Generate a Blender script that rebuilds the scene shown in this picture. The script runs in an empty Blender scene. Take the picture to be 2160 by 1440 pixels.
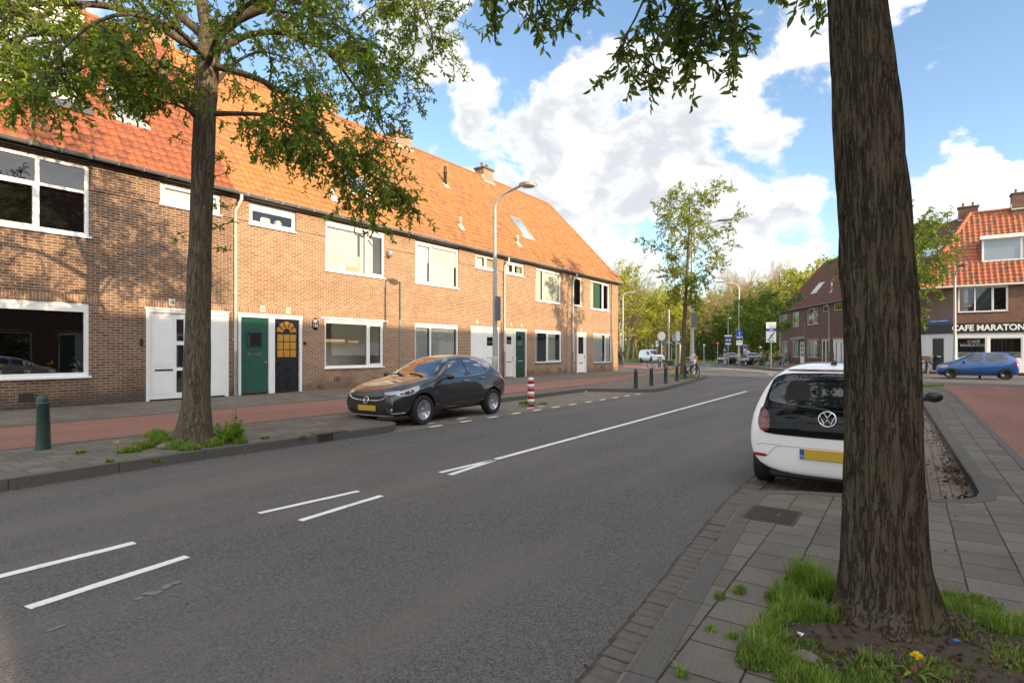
import bpy, bmesh, math, random
import numpy as np
from mathutils import Vector, Matrix, noise as mnoise
from mathutils.bvhtree import BVHTree
from mathutils.geometry import tessellate_polygon

SC = bpy.context.scene
COL = SC.collection
R = math.radians
PI = math.pi

# ------------------------------------------------------------------ camera
CAM_H, FOC, HOR = 1.55, 1200.0, 741.0          # eye height, focal length and horizon row in 2160 px
cd = bpy.data.cameras.new('camera'); cd.sensor_width = 36; cd.lens = 20.0
cd.shift_y = (HOR-720)/2160.0; cd.clip_start = 0.05; cd.clip_end = 2000
cam = bpy.data.objects.new('camera', cd); COL.objects.link(cam)
cam.location = (0, 0, CAM_H); cam.rotation_euler = (R(90), 0, 0)
SC.camera = cam

# ------------------------------------------------------------------ street frame: u along the street, v to the left
TH = R(34.8); SU, CU = math.sin(TH), math.cos(TH)
UROT = R(90)-TH
def S(u, v, z=0.0): return Vector((u*SU-v*CU, u*CU+v*SU, z))
def gp(px, py, z=0.0):                          # a point of the ground at height z
    Y = FOC*(CAM_H-z)/(py-HOR); return Vector(((px-1080)/FOC*Y, Y, z))
def at(px, py, Y): return Vector(((px-1080)/FOC*Y, Y, CAM_H+(HOR-py)/FOC*Y))

# ------------------------------------------------------------------ sun and sky
SUN_EL = R(18.3)
sh = -(S(0.16, 1.0)); sh.normalize()            # horizontal direction towards the sun
SUNV = Vector((sh.x*math.cos(SUN_EL), sh.y*math.cos(SUN_EL), math.sin(SUN_EL)))
ld = bpy.data.lights.new('sun', 'SUN'); ld.energy = 2.45; ld.angle = R(0.55); ld.color = (1.0, 0.76, 0.47)
sun = bpy.data.objects.new('sun', ld); COL.objects.link(sun); sun.location = (0, 0, 40)
sun.rotation_euler = SUNV.to_track_quat('Z', 'Y').to_euler()

W = bpy.data.worlds.new('World'); SC.world = W; W.use_nodes = True
wn = W.node_tree; wn.nodes.clear()
class G:
    """tiny node graph helper"""
    def __init__(s, nt): s.t = nt
    def n(s, typ, ins=None, **props):
        nd = s.t.nodes.new(typ)
        for k, v in props.items(): setattr(nd, k, v)
        if ins:
            for k, v in ins.items():
                sock = nd.inputs[k]
                if isinstance(v, bpy.types.NodeSocket): s.t.links.new(v, sock)
                elif isinstance(v, bpy.types.Node): s.t.links.new(v.outputs[0], sock)
                else: sock.default_value = v
        return nd
    def m(s, op, a, b=None, c=None, clamp=False):
        ins = {0: a}
        if b is not None: ins[1] = b
        if c is not None: ins[2] = c
        return s.n('ShaderNodeMath', ins, operation=op, use_clamp=clamp).outputs[0]
    def vm(s, op, a, b=None, out=0, scale=None):
        ins = {0: a}
        if b is not None: ins[1] = b
        if scale is not None: ins['Scale'] = scale
        return s.n('ShaderNodeVectorMath', ins, operation=op).outputs[out]
    def mix(s, f, a, b, bt='MIX'):
        nd = s.n('ShaderNodeMix', None, data_type='RGBA', blend_type=bt)
        for k, v in ((0, f), (6, a), (7, b)):
            sock = nd.inputs[k]
            if isinstance(v, bpy.types.NodeSocket): s.t.links.new(v, sock)
            elif isinstance(v, (int, float)): sock.default_value = v
            else: sock.default_value = (*v[:3], 1)
        return nd.outputs[2]
    def ramp(s, f, lo, hi, a=0.0, b=1.0, smooth=True):
        nd = s.n('ShaderNodeMapRange', {0: f, 1: lo, 2: hi, 3: a, 4: b}, clamp=True)
        nd.interpolation_type = 'SMOOTHSTEP' if smooth else 'LINEAR'
        return nd.outputs[0]
    def noise(s, vec, scale, detail=2.0, rough=0.5, dist=0.0, out=0):
        ins = {'Scale': scale, 'Detail': detail, 'Roughness': rough, 'Distortion': dist}
        if vec is not None: ins['Vector'] = vec
        return s.n('ShaderNodeTexNoise', ins).outputs[out]

g = G(wn)
sky = g.n('ShaderNodeTexSky', sky_type='NISHITA', sun_disc=False, sun_elevation=SUN_EL,
          sun_rotation=math.atan2(SUNV.x, SUNV.y), altitude=0, air_density=1.0, dust_density=0.4, ozone_density=2.2)
dirv = g.vm('NORMALIZE', g.n('ShaderNodeTexCoord').outputs['Generated'])
warp = g.noise(dirv, 5.0, 3.0, 0.5, out=1)
dw = g.vm('ADD', dirv, g.vm('SCALE', g.vm('SUBTRACT', warp, (0.5, 0.5, 0.5)), scale=0.10))
stretch = g.vm('MULTIPLY', dw, (1.0, 1.0, 1.5))
def cloud_density(vec):
    return g.m('ADD', g.m('MULTIPLY', g.m('SUBTRACT', g.noise(vec, 5.2, 12.0, 0.57), 0.5), 1.85), 0.49)
d0 = cloud_density(stretch)
blobs = None
def ddir(px, py): return Vector(((px-1080)/FOC, 1.0, (HOR-py)/FOC)).normalized()
for px, py, rad, k in ((1000, 330, .17, .17), (1180, 260, .18, .16), (1330, 330, .22, .17), (1450, 430, .22, .15), (1180, 460, .20, .14), (900, 110, .10, .15),
                       (1640, 60, .24, .15), (1900, 40, .16, .09), (2080, 430, .15, .13), (1650, 500, .16, .12), (1760, 480, .14, .06), (1310, 560, .25, .12),
                       (800, 330, .12, .10), (1625, 300, .07, .22), (1690, 400, .07, .20), (1600, 440, .09, .16), (2030, 300, .09, .14), (2000, 170, .10, .12), (1560, 560, .2, .1), (1980, 480, .16, .08), (2120, 120, .10, .05), (640, 20, .12, -.14), (920, 210, .07, -.25),
                       (1080, 130, .13, -.26), (1180, 100, .13, -.18), (1690, 250, .12, -.18), (1500, 215, .11, -.10), (1320, 20, .1, -.05), (1330, 395, .055, -.22), (1240, 375, .03, -.18),
                       (1960, 300, .20, -.06), (1520, 330, .05, -.12), (2000, 160, .16, -.12), (200, 60, .25, .06)):
    dist = g.vm('DISTANCE', dw, ddir(px, py), out=1)
    b = g.ramp(dist, rad, 0.0, 0.0, k)
    blobs = b if blobs is None else g.m('ADD', blobs, b)
fine = g.noise(stretch, 19.0, 6.0, 0.6)
dens = g.m('ADD', g.m('ADD', d0, blobs), g.m('MULTIPLY', g.m('SUBTRACT', fine, 0.5), 0.10))
sy = g.n('ShaderNodeSeparateXYZ', {0: dirv})            # extra unseen cloud overhead and behind, added to fill the shade
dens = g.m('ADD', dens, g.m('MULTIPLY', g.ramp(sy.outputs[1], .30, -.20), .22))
cov = g.ramp(dens, 0.535, 0.68)
thick = g.ramp(dens, 0.58, 0.80)
d1 = cloud_density(g.vm('ADD', stretch, (0.04, -0.03, 0.05)))
edge = g.ramp(g.m('SUBTRACT', d0, d1), -0.10, 0.13)
grey = g.m('MULTIPLY', thick, g.m('SUBTRACT', 1.0, g.m('MULTIPLY', edge, 0.92)))
ccol = g.mix(grey, (3.6, 3.55, 3.46), (2.4, 2.48, 2.62))
fill_gain = g.ramp(g.vm('DOT_PRODUCT', dirv, tuple(SUNV), out=1), -.25, .85, 1.0, 2.9)      # cloud brightness boost added towards the sun to lift the street's shade
ccol = g.mix(1.0, ccol, g.n('ShaderNodeCombineColor', {0: fill_gain, 1: fill_gain, 2: fill_gain}).outputs[0], 'MULTIPLY')
skyc = g.mix(1.0, sky.outputs[0], (1.0, .97, .93), 'MULTIPLY')
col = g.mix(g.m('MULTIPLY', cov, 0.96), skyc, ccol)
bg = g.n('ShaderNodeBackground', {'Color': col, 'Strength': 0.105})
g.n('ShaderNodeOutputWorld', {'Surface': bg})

SC.view_settings.view_transform = 'Standard'; SC.view_settings.look = 'None'
SC.view_settings.exposure = 1.62; SC.view_settings.gamma = 1.0
SC.cycles.max_bounces = 8; SC.cycles.transparent_max_bounces = 12; SC.cycles.use_denoising = True

# ------------------------------------------------------------------ object helpers
def tag(o, label=None, cat=None, group=None, kind=None):
    if label: o['label'] = label
    if cat: o['category'] = cat
    if group: o['group'] = group
    if kind: o['kind'] = kind
    return o
def thing(name, label, cat, loc=(0, 0, 0), rz=0.0, group=None):
    o = bpy.data.objects.new(name, None); COL.objects.link(o); o.empty_display_size = .2
    o.location = loc; o.rotation_euler = (0, 0, rz)
    return tag(o, label, cat, group)
def kids(o): return list(o.children)
def copy_tree(o, parent=None):
    ch = [c for c in bpy.data.objects if c.parent == o]
    c = o.copy(); COL.objects.link(c); c.parent = parent
    for k in ch: copy_tree(k, c)
    return c

class MB:
    """collects shapes, links them as one mesh object"""
    def __init__(s): s.v = []; s.f = []; s.mi = []; s.m = 0; s.T = None; s.sm = []
    def add(s, vs, fs, smooth=False):
        b = len(s.v)
        for p in vs:
            p = Vector(p); s.v.append(s.T @ p if s.T is not None else p)
        for f in fs: s.f.append([i+b for i in f]); s.mi.append(s.m); s.sm.append(smooth)
    def box(s, x0, x1, y0, y1, z0, z1):
        s.add([(x0,y0,z0),(x1,y0,z0),(x1,y1,z0),(x0,y1,z0),(x0,y0,z1),(x1,y0,z1),(x1,y1,z1),(x0,y1,z1)],
              [(0,3,2,1),(4,5,6,7),(0,1,5,4),(1,2,6,5),(2,3,7,6),(3,0,4,7)])
    def bbox(s, x0, x1, y0, y1, z0, z1, b=.006):   # box with chamfered edges
        xs = (x0, x0+b, x1-b, x1); ys = (y0, y0+b, y1-b, y1); zs = (z0, z0+b, z1-b, z1)
        vs = []; idx = {}
        def P(i, j, k):
            key = (i, j, k)
            if key not in idx: idx[key] = len(vs); vs.append((xs[i], ys[j], zs[k]))
            return idx[key]
        fs = []
        for k, fl in ((0, True), (3, False)):
            q = [P(1,1,k), P(2,1,k), P(2,2,k), P(1,2,k)]; fs.append(q[::-1] if fl else q)
        for j, fl in ((0, False), (3, True)):
            q = [P(1,j,1), P(2,j,1), P(2,j,2), P(1,j,2)]; fs.append(q[::-1] if fl else q)
        for i, fl in ((0, True), (3, False)):
            q = [P(i,1,1), P(i,2,1), P(i,2,2), P(i,1,2)]; fs.append(q[::-1] if fl else q)
        for i, I in ((0, 1), (3, 2)):
            for j, J in ((0, 1), (3, 2)): fs.append([P(i,J,1), P(I,j,1), P(I,j,2), P(i,J,2)])
            for k, K in ((0, 1), (3, 2)): fs.append([P(i,1,K), P(i,2,K), P(I,2,k), P(I,1,k)])
        for j, J in ((0, 1), (3, 2)):
            for k, K in ((0, 1), (3, 2)): fs.append([P(1,j,K), P(2,j,K), P(2,J,k), P(1,J,k)])
        for i, I in ((0, 1), (3, 2)):
            for j, J in ((0, 1), (3, 2)):
                for k, K in ((0, 1), (3, 2)): fs.append([P(i,J,K), P(I,j,K), P(I,J,k)])
        s.add(vs, fs)
    def quad(s, a, b, c, d): s.add([a, b, c, d], [(0, 1, 2, 3)])
    def poly(s, pts): s.add(pts, [tuple(range(len(pts)))])
    def prism(s, pts, n):                            # extrude a 3-D polygon by vector n
        n = Vector(n); k = len(pts); a = [Vector(p) for p in pts]
        s.add(a+[p+n for p in a], [tuple(range(k))[::-1], tuple(range(k, 2*k))]+[(i, (i+1) % k, (i+1) % k+k, i+k) for i in range(k)])
    def tube(s, pts, r, seg=8, caps=True):
        pts = [Vector(p) for p in pts]; n = len(pts)
        rs = r if isinstance(r, (list, tuple)) else [r]*n
        vs = []; up = None
        for i, p in enumerate(pts):
            d = (pts[min(i+1, n-1)]-pts[max(i-1, 0)])
            if d.length < 1e-9: d = Vector((0, 0, 1))
            d.normalize()
            if up is None:
                up = Vector((0, 0, 1)) if abs(d.z) < .9 else Vector((1, 0, 0))
            e1 = d.cross(up)
            if e1.length < 1e-6: e1 = d.cross(Vector((0, 1, 0.1)))
            e1.normalize(); e2 = d.cross(e1); up = -e2 if False else e1.cross(d)
            for k in range(seg):
                a = 2*PI*k/seg; vs.append(p+(e1*math.cos(a)+e2*math.sin(a))*rs[i])
        fs = [(i*seg+k, i*seg+(k+1) % seg, (i+1)*seg+(k+1) % seg, (i+1)*seg+k) for i in range(n-1) for k in range(seg)]
        s.add(vs, fs, True)
        if caps: s.add(vs[:seg], [tuple(range(seg))]); s.add(vs[-seg:], [tuple(range(seg))[::-1]])
    def lathe(s, prof, c=(0, 0, 0), seg=16, axis='z', smooth=True):
        vs = []; n = len(prof)
        for r, h in prof:
            for k in range(seg):
                a = 2*PI*k/seg; x, y = r*math.cos(a), r*math.sin(a)
                p = (x, y, h) if axis == 'z' else ((x, h, y) if axis == 'y' else (h, x, y))
                vs.append((p[0]+c[0], p[1]+c[1], p[2]+c[2]))
        fs = [(i*seg+k, i*seg+(k+1) % seg, (i+1)*seg+(k+1) % seg, (i+1)*seg+k) for i in range(n-1) for k in range(seg)]
        fs += [tuple(range(seg))[::-1], tuple(range((n-1)*seg, n*seg))]
        s.add(vs, fs, smooth)
    def ball(s, c, r, seg=10, sc=(1, 1, 1)):
        k = seg//2
        prof = [(max(1e-4, math.sin(PI*i/k))*r, -math.cos(PI*i/k)*r) for i in range(k+1)]
        b = len(s.v); s.lathe(prof, (0, 0, 0), seg)
        for i in range(b, len(s.v)):
            p = s.v[i]
            if s.T is not None: p = s.T.inverted() @ p
            q = Vector((p.x*sc[0]+c[0], p.y*sc[1]+c[1], p.z*sc[2]+c[2]))
            s.v[i] = s.T @ q if s.T is not None else q
    def build(s, name, mats, parent=None, sharp=None, fixn=False):
        me = bpy.data.meshes.new(name)
        me.from_pydata([tuple(p) for p in s.v], [], s.f)
        mats = mats if isinstance(mats, (list, tuple)) else [mats]
        for m in mats: me.materials.append(m)
        if len(s.f):
            me.polygons.foreach_set('material_index', s.mi); me.polygons.foreach_set('use_smooth', s.sm)
        if fixn:
            bm = bmesh.new(); bm.from_mesh(me); bmesh.ops.recalc_face_normals(bm, faces=bm.faces); bm.to_mesh(me); bm.free()
        if sharp: me.set_sharp_from_angle(angle=R(sharp))
        me.update()
        o = bpy.data.objects.new(name, me); COL.objects.link(o); o.parent = parent
        return o
def np_mesh(name, verts, faces, mat, parent=None, smooth=False):
    """verts (n,3) array, faces (m,k) array -> object"""
    verts = np.asarray(verts, dtype=np.float32); faces = np.asarray(faces, dtype=np.int32)
    me = bpy.data.meshes.new(name); m, k = faces.shape
    me.vertices.add(len(verts)); me.vertices.foreach_set('co', verts.ravel())
    me.loops.add(m*k); me.loops.foreach_set('vertex_index', faces.ravel())
    me.polygons.add(m); me.polygons.foreach_set('loop_start', np.arange(m, dtype=np.int32)*k)
    me.polygons.foreach_set('use_smooth', np.full(m, smooth, dtype=bool))
    for x in (mat if isinstance(mat, (list, tuple)) else [mat]): me.materials.append(x)
    me.update(calc_edges=True); me.validate()
    o = bpy.data.objects.new(name, me); COL.objects.link(o); o.parent = parent
    return o
def text_obj(txt, size, mat, parent, M, name='lettering', ext=.004, align='CENTER', sx=1.0, bold=0.0):
    c = bpy.data.curves.new('txt', 'FONT'); c.body = txt; c.size = size; c.extrude = ext; c.align_x = align; c.align_y = 'CENTER'; c.offset = bold
    t = bpy.data.objects.new('txt', c); COL.objects.link(t)
    dg = bpy.context.evaluated_depsgraph_get(); dg.update()
    me = bpy.data.meshes.new_from_object(t.evaluated_get(dg)); bpy.data.objects.remove(t)
    me.transform(Matrix.Diagonal((sx, 1, 1, 1))); me.transform(M)
    me.materials.clear(); me.materials.append(mat)
    o = bpy.data.objects.new(name, me); COL.objects.link(o); o.parent = parent
    return o
UPR = Matrix.Rotation(R(90), 4, 'X')                 # text standing upright, reading along +x, facing -y
# ------------------------------------------------------------------ materials
def new_mat(name):
    m = bpy.data.materials.new(name); m.use_nodes = True
    nt = m.node_tree; nt.nodes.clear(); gg = G(nt)
    b = gg.n('ShaderNodeBsdfPrincipled'); gg.n('ShaderNodeOutputMaterial', {'Surface': b.outputs[0]})
    return m, gg, b
def setin(gg, b, **kw):
    for k, v in kw.items():
        s = b.inputs[k.replace('_', ' ')]
        if isinstance(v, bpy.types.NodeSocket): gg.t.links.new(v, s)
        else: s.default_value = (*v, 1) if isinstance(v, (tuple, list)) and len(v) == 3 else v
def bump(gg, b, h, strength=.3, dist=.01):
    n = gg.n('ShaderNodeBump', {'Height': h, 'Strength': strength, 'Distance': dist}); gg.t.links.new(n.outputs[0], b.inputs['Normal'])
def plain(name, col, rough=.5, metal=0.0, var=.12, scale=6.0, coat=0.0, spec=.5, bmp=0.0):
    m, gg, b = new_mat(name)
    oc = gg.n('ShaderNodeTexCoord').outputs['Object']
    n = gg.noise(oc, scale, 4.0, .6)
    c = gg.mix(n, [x*(1-var) for x in col], [min(1, x*(1+var)) for x in col])
    setin(gg, b, Base_Color=c, Roughness=gg.ramp(n, .2, .8, max(0, rough-.06), min(1, rough+.06)), Metallic=metal)
    b.inputs['Coat Weight'].default_value = coat; b.inputs['Coat Roughness'].default_value = .03
    b.inputs['Specular IOR Level'].default_value = spec
    if bmp: bump(gg, b, gg.noise(oc, scale*12, 3.0, .6), bmp, .004)
    return m

def brick_mat(name, c1, c2, mortar, dirt=.5, soldier=False):
    m, gg, b = new_mat(name)
    oc = gg.n('ShaderNodeTexCoord').outputs['Object']
    sp = gg.n('ShaderNodeSeparateXYZ', {0: oc})
    h = gg.m('ADD', sp.outputs[0], sp.outputs[1])
    vec = gg.n('ShaderNodeCombineXYZ', {0: h, 1: sp.outputs[2]}).outputs[0]
    if soldier: vec = gg.n('ShaderNodeCombineXYZ', {0: sp.outputs[2], 1: h}).outputs[0]
    wob = gg.vm('ADD', vec, gg.vm('SCALE', gg.vm('SUBTRACT', gg.noise(oc, 14.0, 2.0, out=1), (.5, .5, .5)), scale=.006))
    br = gg.n('ShaderNodeTexBrick', {'Vector': wob, 'Color1': (0, 0, 0, 1), 'Color2': (1, 1, 1, 1), 'Mortar': (.5, .5, .5, 1), 'Scale': 1.0,
              'Mortar Size': .0095, 'Mortar Smooth': .15, 'Bias': 0.0, 'Brick Width': .235, 'Row Height': .072}, offset=.5)
    rnd = gg.n('ShaderNodeSeparateColor', {0: br.outputs[0]}).outputs[0]
    n1 = gg.noise(oc, 9.0, 4.0, .65); n2 = gg.noise(oc, .7, 4.0, .55)
    t = gg.m('ADD', gg.m('MULTIPLY', rnd, .62), gg.m('MULTIPLY', n1, .45), clamp=True)
    c = gg.mix(t, c1, c2)
    dark = gg.ramp(gg.noise(vec, 23.0, 1.0), .60, .68)
    c = gg.mix(gg.m('MULTIPLY', dark, .45), c, [x*.45 for x in c1])
    c = gg.mix(br.outputs[1], c, mortar)
    c = gg.mix(gg.m('MULTIPLY', gg.ramp(n2, .45, .8), dirt*.5), c, [x*.55 for x in c1])
    low = gg.ramp(gg.m('ADD', sp.outputs[2], gg.m('MULTIPLY', gg.m('SUBTRACT', gg.noise(oc, 1.6, 3.0), .5), .9)), .75, .1)
    c = gg.mix(gg.m('MULTIPLY', low, dirt), c, (.055, .045, .038))
    setin(gg, b, Base_Color=c, Roughness=.88); b.inputs['Specular IOR Level'].default_value = .25
    hh = gg.m('SUBTRACT', gg.m('MULTIPLY', n1, .3), br.outputs[1])
    bump(gg, b, hh, .7, .006)
    return m
M = {}
M['brick'] = brick_mat('facade_brick', (.165, .078, .038), (.37, .20, .104), (.50, .41, .31), .55)
M['brick_old'] = brick_mat('weathered_brick', (.072, .039, .025), (.26, .138, .079), (.36, .295, .225), .8)
M['brick_red'] = brick_mat('red_brown_brick', (.105, .047, .032), (.225, .102, .068), (.23, .185, .15), .4)
M['soldier'] = brick_mat('upright_brick', (.19, .092, .046), (.39, .215, .118), (.44, .35, .26), .3, True)

def roof_mat(name, a, b_, dark):
    m, gg, b = new_mat(name)
    oc = gg.n('ShaderNodeTexCoord').outputs['Object']
    isl = gg.n('ShaderNodeNewGeometry').outputs['Random Per Island']
    uvn = gg.n('ShaderNodeAttribute', attribute_name='tile_id').outputs['Fac']
    n1 = gg.noise(oc, 1.1, 4.0, .6); n2 = gg.noise(oc, 18.0, 3.0, .6)
    sl = gg.noise(gg.vm('MULTIPLY', oc, (2.2, .45, .45)), 1.3, 4.0, .6)
    t = gg.m('ADD', gg.m('MULTIPLY', uvn, .70), gg.m('ADD', gg.m('MULTIPLY', sl, .35), gg.m('MULTIPLY', n2, .2)), clamp=True)
    c = gg.mix(t, a, b_)
    old = gg.ramp(gg.m('ADD', gg.noise(oc, 3.2, 5.0, .7), gg.m('MULTIPLY', uvn, .22)), .54, .78)
    c = gg.mix(gg.m('MULTIPLY', old, .8), c, dark)
    lich = gg.ramp(gg.noise(oc, 26.0, 4.0, .7), .66, .72); c = gg.mix(gg.m('MULTIPLY', lich, .4), c, [x*.55+.12 for x in dark])
    setin(gg, b, Base_Color=c, Roughness=gg.ramp(n2, .2, .8, .5, .75)); bump(gg, b, n2, .25, .004)
    return m
M['roof_orange'] = roof_mat('orange_roof_tiles', (.29, .108, .026), (.48, .205, .058), (.22, .10, .045))
M['roof_red'] = roof_mat('red_roof_tiles', (.215, .058, .022), (.36, .11, .036), (.15, .045, .025))
M['roof_old'] = roof_mat('mossy_roof_tiles', (.25, .095, .027), (.43, .185, .054), (.14, .072, .042))
M['roof_brown'] = roof_mat('brown_roof_tiles', (.10, .036, .024), (.19, .07, .04), (.07, .035, .025))
M['roof_cafe'] = roof_mat('glazed_red_roof_tiles', (.33, .085, .035), (.52, .16, .06), (.10, .07, .055))

M['white'] = plain('white_paint', (.80, .79, .76), .38, var=.05, scale=3)
M['cream'] = plain('cream_paint', (.70, .66, .57), .42, var=.06, scale=3)
M['white_plaster'] = plain('white_plaster', (.74, .73, .71), .8, var=.08, scale=2, bmp=.15)
M['green_door'] = plain('green_paint', (.018, .085, .058), .35, var=.25, scale=5)
M['dark_green'] = plain('dark_green_paint', (.012, .048, .036), .35, var=.2)
M['navy'] = plain('navy_black_paint', (.012, .014, .020), .28, var=.2)
M['black'] = plain('black_plastic', (.012, .012, .012), .45, var=.2)
M['rubber'] = plain('tyre_rubber', (.016, .016, .016), .75, var=.3, scale=20)
M['zinc'] = plain('zinc_gutter', (.34, .34, .33), .42, .6, var=.25, scale=5)
M['pipe'] = plain('pale_pipe', (.56, .53, .47), .5, var=.15, scale=3)
M['pole'] = plain('galvanised_pole', (.40, .40, .38), .5, .25, var=.12, scale=3)
M['chrome'] = plain('chrome', (.75, .75, .76), .12, 1.0, var=.03)
M['alloy'] = plain('alloy_rim', (.46, .46, .47), .32, .8, var=.05)
M['lead'] = plain('lead_flashing', (.10, .105, .11), .55, .3, var=.25)
M['lead_white'] = plain('pale_flashing', (.62, .62, .60), .5, var=.12)
M['slate'] = plain('grey_cladding', (.12, .13, .14), .6, var=.15)
M['bollard'] = plain('bollard_green', (.016, .042, .038), .42, var=.35, scale=14, bmp=.1)
M['bollard_dk'] = plain('bollard_black', (.014, .018, .018), .45, var=.35, scale=14)
M['red'] = plain('red_paint', (.42, .022, .02), .4, var=.15)
M['blue_sign'] = plain('blue_sign_face', (.012, .075, .36), .35, var=.05)
M['sign_white'] = plain('white_sign_face', (.74, .74, .73), .4, var=.04)
M['sign_back'] = plain('grey_sign_back', (.36, .36, .35), .45, .4, var=.1)
M['yellow'] = plain('yellow_plate', (.55, .34, .03), .4, var=.05)
M['fluor'] = plain('yellow_green_sign', (.55, .70, .03), .4, var=.05)
M['orange'] = plain('orange_plastic', (.65, .27, .02), .45, var=.1)
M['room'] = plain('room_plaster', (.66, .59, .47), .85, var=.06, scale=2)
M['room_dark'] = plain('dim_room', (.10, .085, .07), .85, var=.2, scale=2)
M['curtain'] = plain('curtain_cloth', (.60, .58, .53), .9, var=.06)
M['curtain_white'] = plain('white_curtain', (.72, .72, .70), .9, var=.05)
M['blind'] = plain('roller_blind', (.66, .66, .63), .8, var=.03)
M['blind_dark'] = plain('dark_blind', (.014, .013, .012), .6, var=.2)
M['green_cloth'] = plain('green_curtain', (.05, .16, .13), .9, var=.1)
M['tan'] = plain('tan_box', (.48, .38, .24), .7, var=.1)
M['gold_glass'] = plain('amber_glass', (.50, .24, .03), .25, var=.35, scale=40, bmp=.3)
M['num_tile'] = plain('number_plate', (.66, .62, .54), .5, var=.05)
M['ink'] = plain('black_ink', (.02, .02, .02), .6)
M['rust'] = plain('rusty_iron', (.075, .055, .042), .7, .3, var=.35, scale=9, bmp=.2)
M['steel_box'] = plain('grey_cabinet', (.22, .24, .24), .5, var=.1)
M['stone'] = plain('rough_stone', (.17, .14, .12), .9, var=.3, scale=10, bmp=.4)
M['skin'] = plain('skin', (.42, .25, .17), .6)
M['coat'] = plain('dark_coat', (.028, .022, .02), .85, var=.3)
M['trousers'] = plain('dark_trousers', (.012, .012, .014), .85, var=.3)
M['leather'] = plain('brown_wicker', (.26, .12, .05), .7, var=.2, scale=30)
M['turq'] = plain('turquoise_sign', (.04, .42, .42), .4)
M['dandelion'] = plain('dandelion_petals', (.75, .50, .01), .7)
M['litter'] = plain('white_litter', (.72, .72, .70), .6)

def glass_mat(name, tint=(.9, .95, .95), refl=1.0):
    m = bpy.data.materials.new(name); m.use_nodes = True; nt = m.node_tree; nt.nodes.clear(); gg = G(nt)
    fr = gg.n('ShaderNodeFresnel', {'IOR': 1.55}).outputs[0]
    oc = gg.n('ShaderNodeTexCoord').outputs['Object']
    bp = gg.n('ShaderNodeBump', {'Height': gg.noise(oc, 1.4, 2.0), 'Strength': .05, 'Distance': .02}).outputs[0]
    gl = gg.n('ShaderNodeBsdfGlossy', {'Roughness': .004, 'Normal': bp})
    tr = gg.n('ShaderNodeBsdfTransparent', {'Color': (*tint, 1)})
    mx = gg.n('ShaderNodeMixShader', {0: gg.m('MULTIPLY', gg.m('ADD', fr, .03), refl, clamp=True), 1: tr.outputs[0], 2: gl.outputs[0]})
    gg.n('ShaderNodeOutputMaterial', {'Surface': mx.outputs[0]}); return m
M['glass'] = glass_mat('window_glass', (.86, .90, .89), 1.15)
M['glass_clear'] = glass_mat('clear_glass', (.95, .96, .95), .55)
def mirror_glass(name, base, rough=.02, ior=1.6, coat=1.0):
    m, gg, b = new_mat(name); setin(gg, b, Base_Color=base, Roughness=rough, IOR=ior); b.inputs['Coat Weight'].default_value = coat; b.inputs['Coat Roughness'].default_value = .01
    return m
M['car_glass'] = mirror_glass('tinted_car_glass', (.012, .016, .018), .015, 2.3)
M['car_glass2'] = mirror_glass('grey_car_glass', (.010, .013, .014), .015, 1.62, .5)
M['tailgate_black'] = mirror_glass('black_tailgate_glass', (.003, .004, .006), .015, 1.36, 0.0)
M['seat_black'] = plain('black_seat', (.010, .010, .011), .6, spec=.3)
M['skylight_glass'] = mirror_glass('skylight_glass', (.20, .25, .29), .05)
M['lamp_red'] = mirror_glass('red_lamp_glass', (.30, .010, .012), .12)
M['lamp_dark'] = mirror_glass('smoked_red_lamp', (.10, .012, .012), .08)
M['lamp_clear'] = mirror_glass('clear_lamp_glass', (.36, .37, .37), .1)
def paint(name, col, metal=.0, rough=.32):
    m, gg, b = new_mat(name); oc = gg.n('ShaderNodeTexCoord').outputs['Object']
    n = gg.noise(oc, 3.0, 3.0)
    fl = gg.noise(oc, 900.0, 1.0)
    c = gg.mix(gg.m('MULTIPLY', fl, .25), col, [min(1, x*1.5+.01) for x in col])
    c = gg.mix(gg.m('MULTIPLY', gg.ramp(gg.n('ShaderNodeSeparateXYZ', {0: oc}).outputs[2], .45, .15), gg.m('MULTIPLY', n, .22)), c, (.10, .085, .07))
    setin(gg, b, Base_Color=c, Roughness=rough, Metallic=metal); b.inputs['Coat Weight'].default_value = 1.0; b.inputs['Coat Roughness'].default_value = .03
    return m
M['paint_anthracite'] = paint('anthracite_car_paint', (.022, .021, .024), .35)
M['paint_white'] = paint('white_car_paint', (.83, .825, .81))
M['paint_blue'] = paint('blue_car_paint', (.003, .055, .24), .1)
M['paint_black'] = paint('black_car_paint', (.010, .011, .013), .2)
M['paint_brown'] = paint('dark_bronze_car_paint', (.020, .018, .015), .3)
M['paint_van'] = paint('white_van_paint', (.72, .71, .68))

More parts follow.
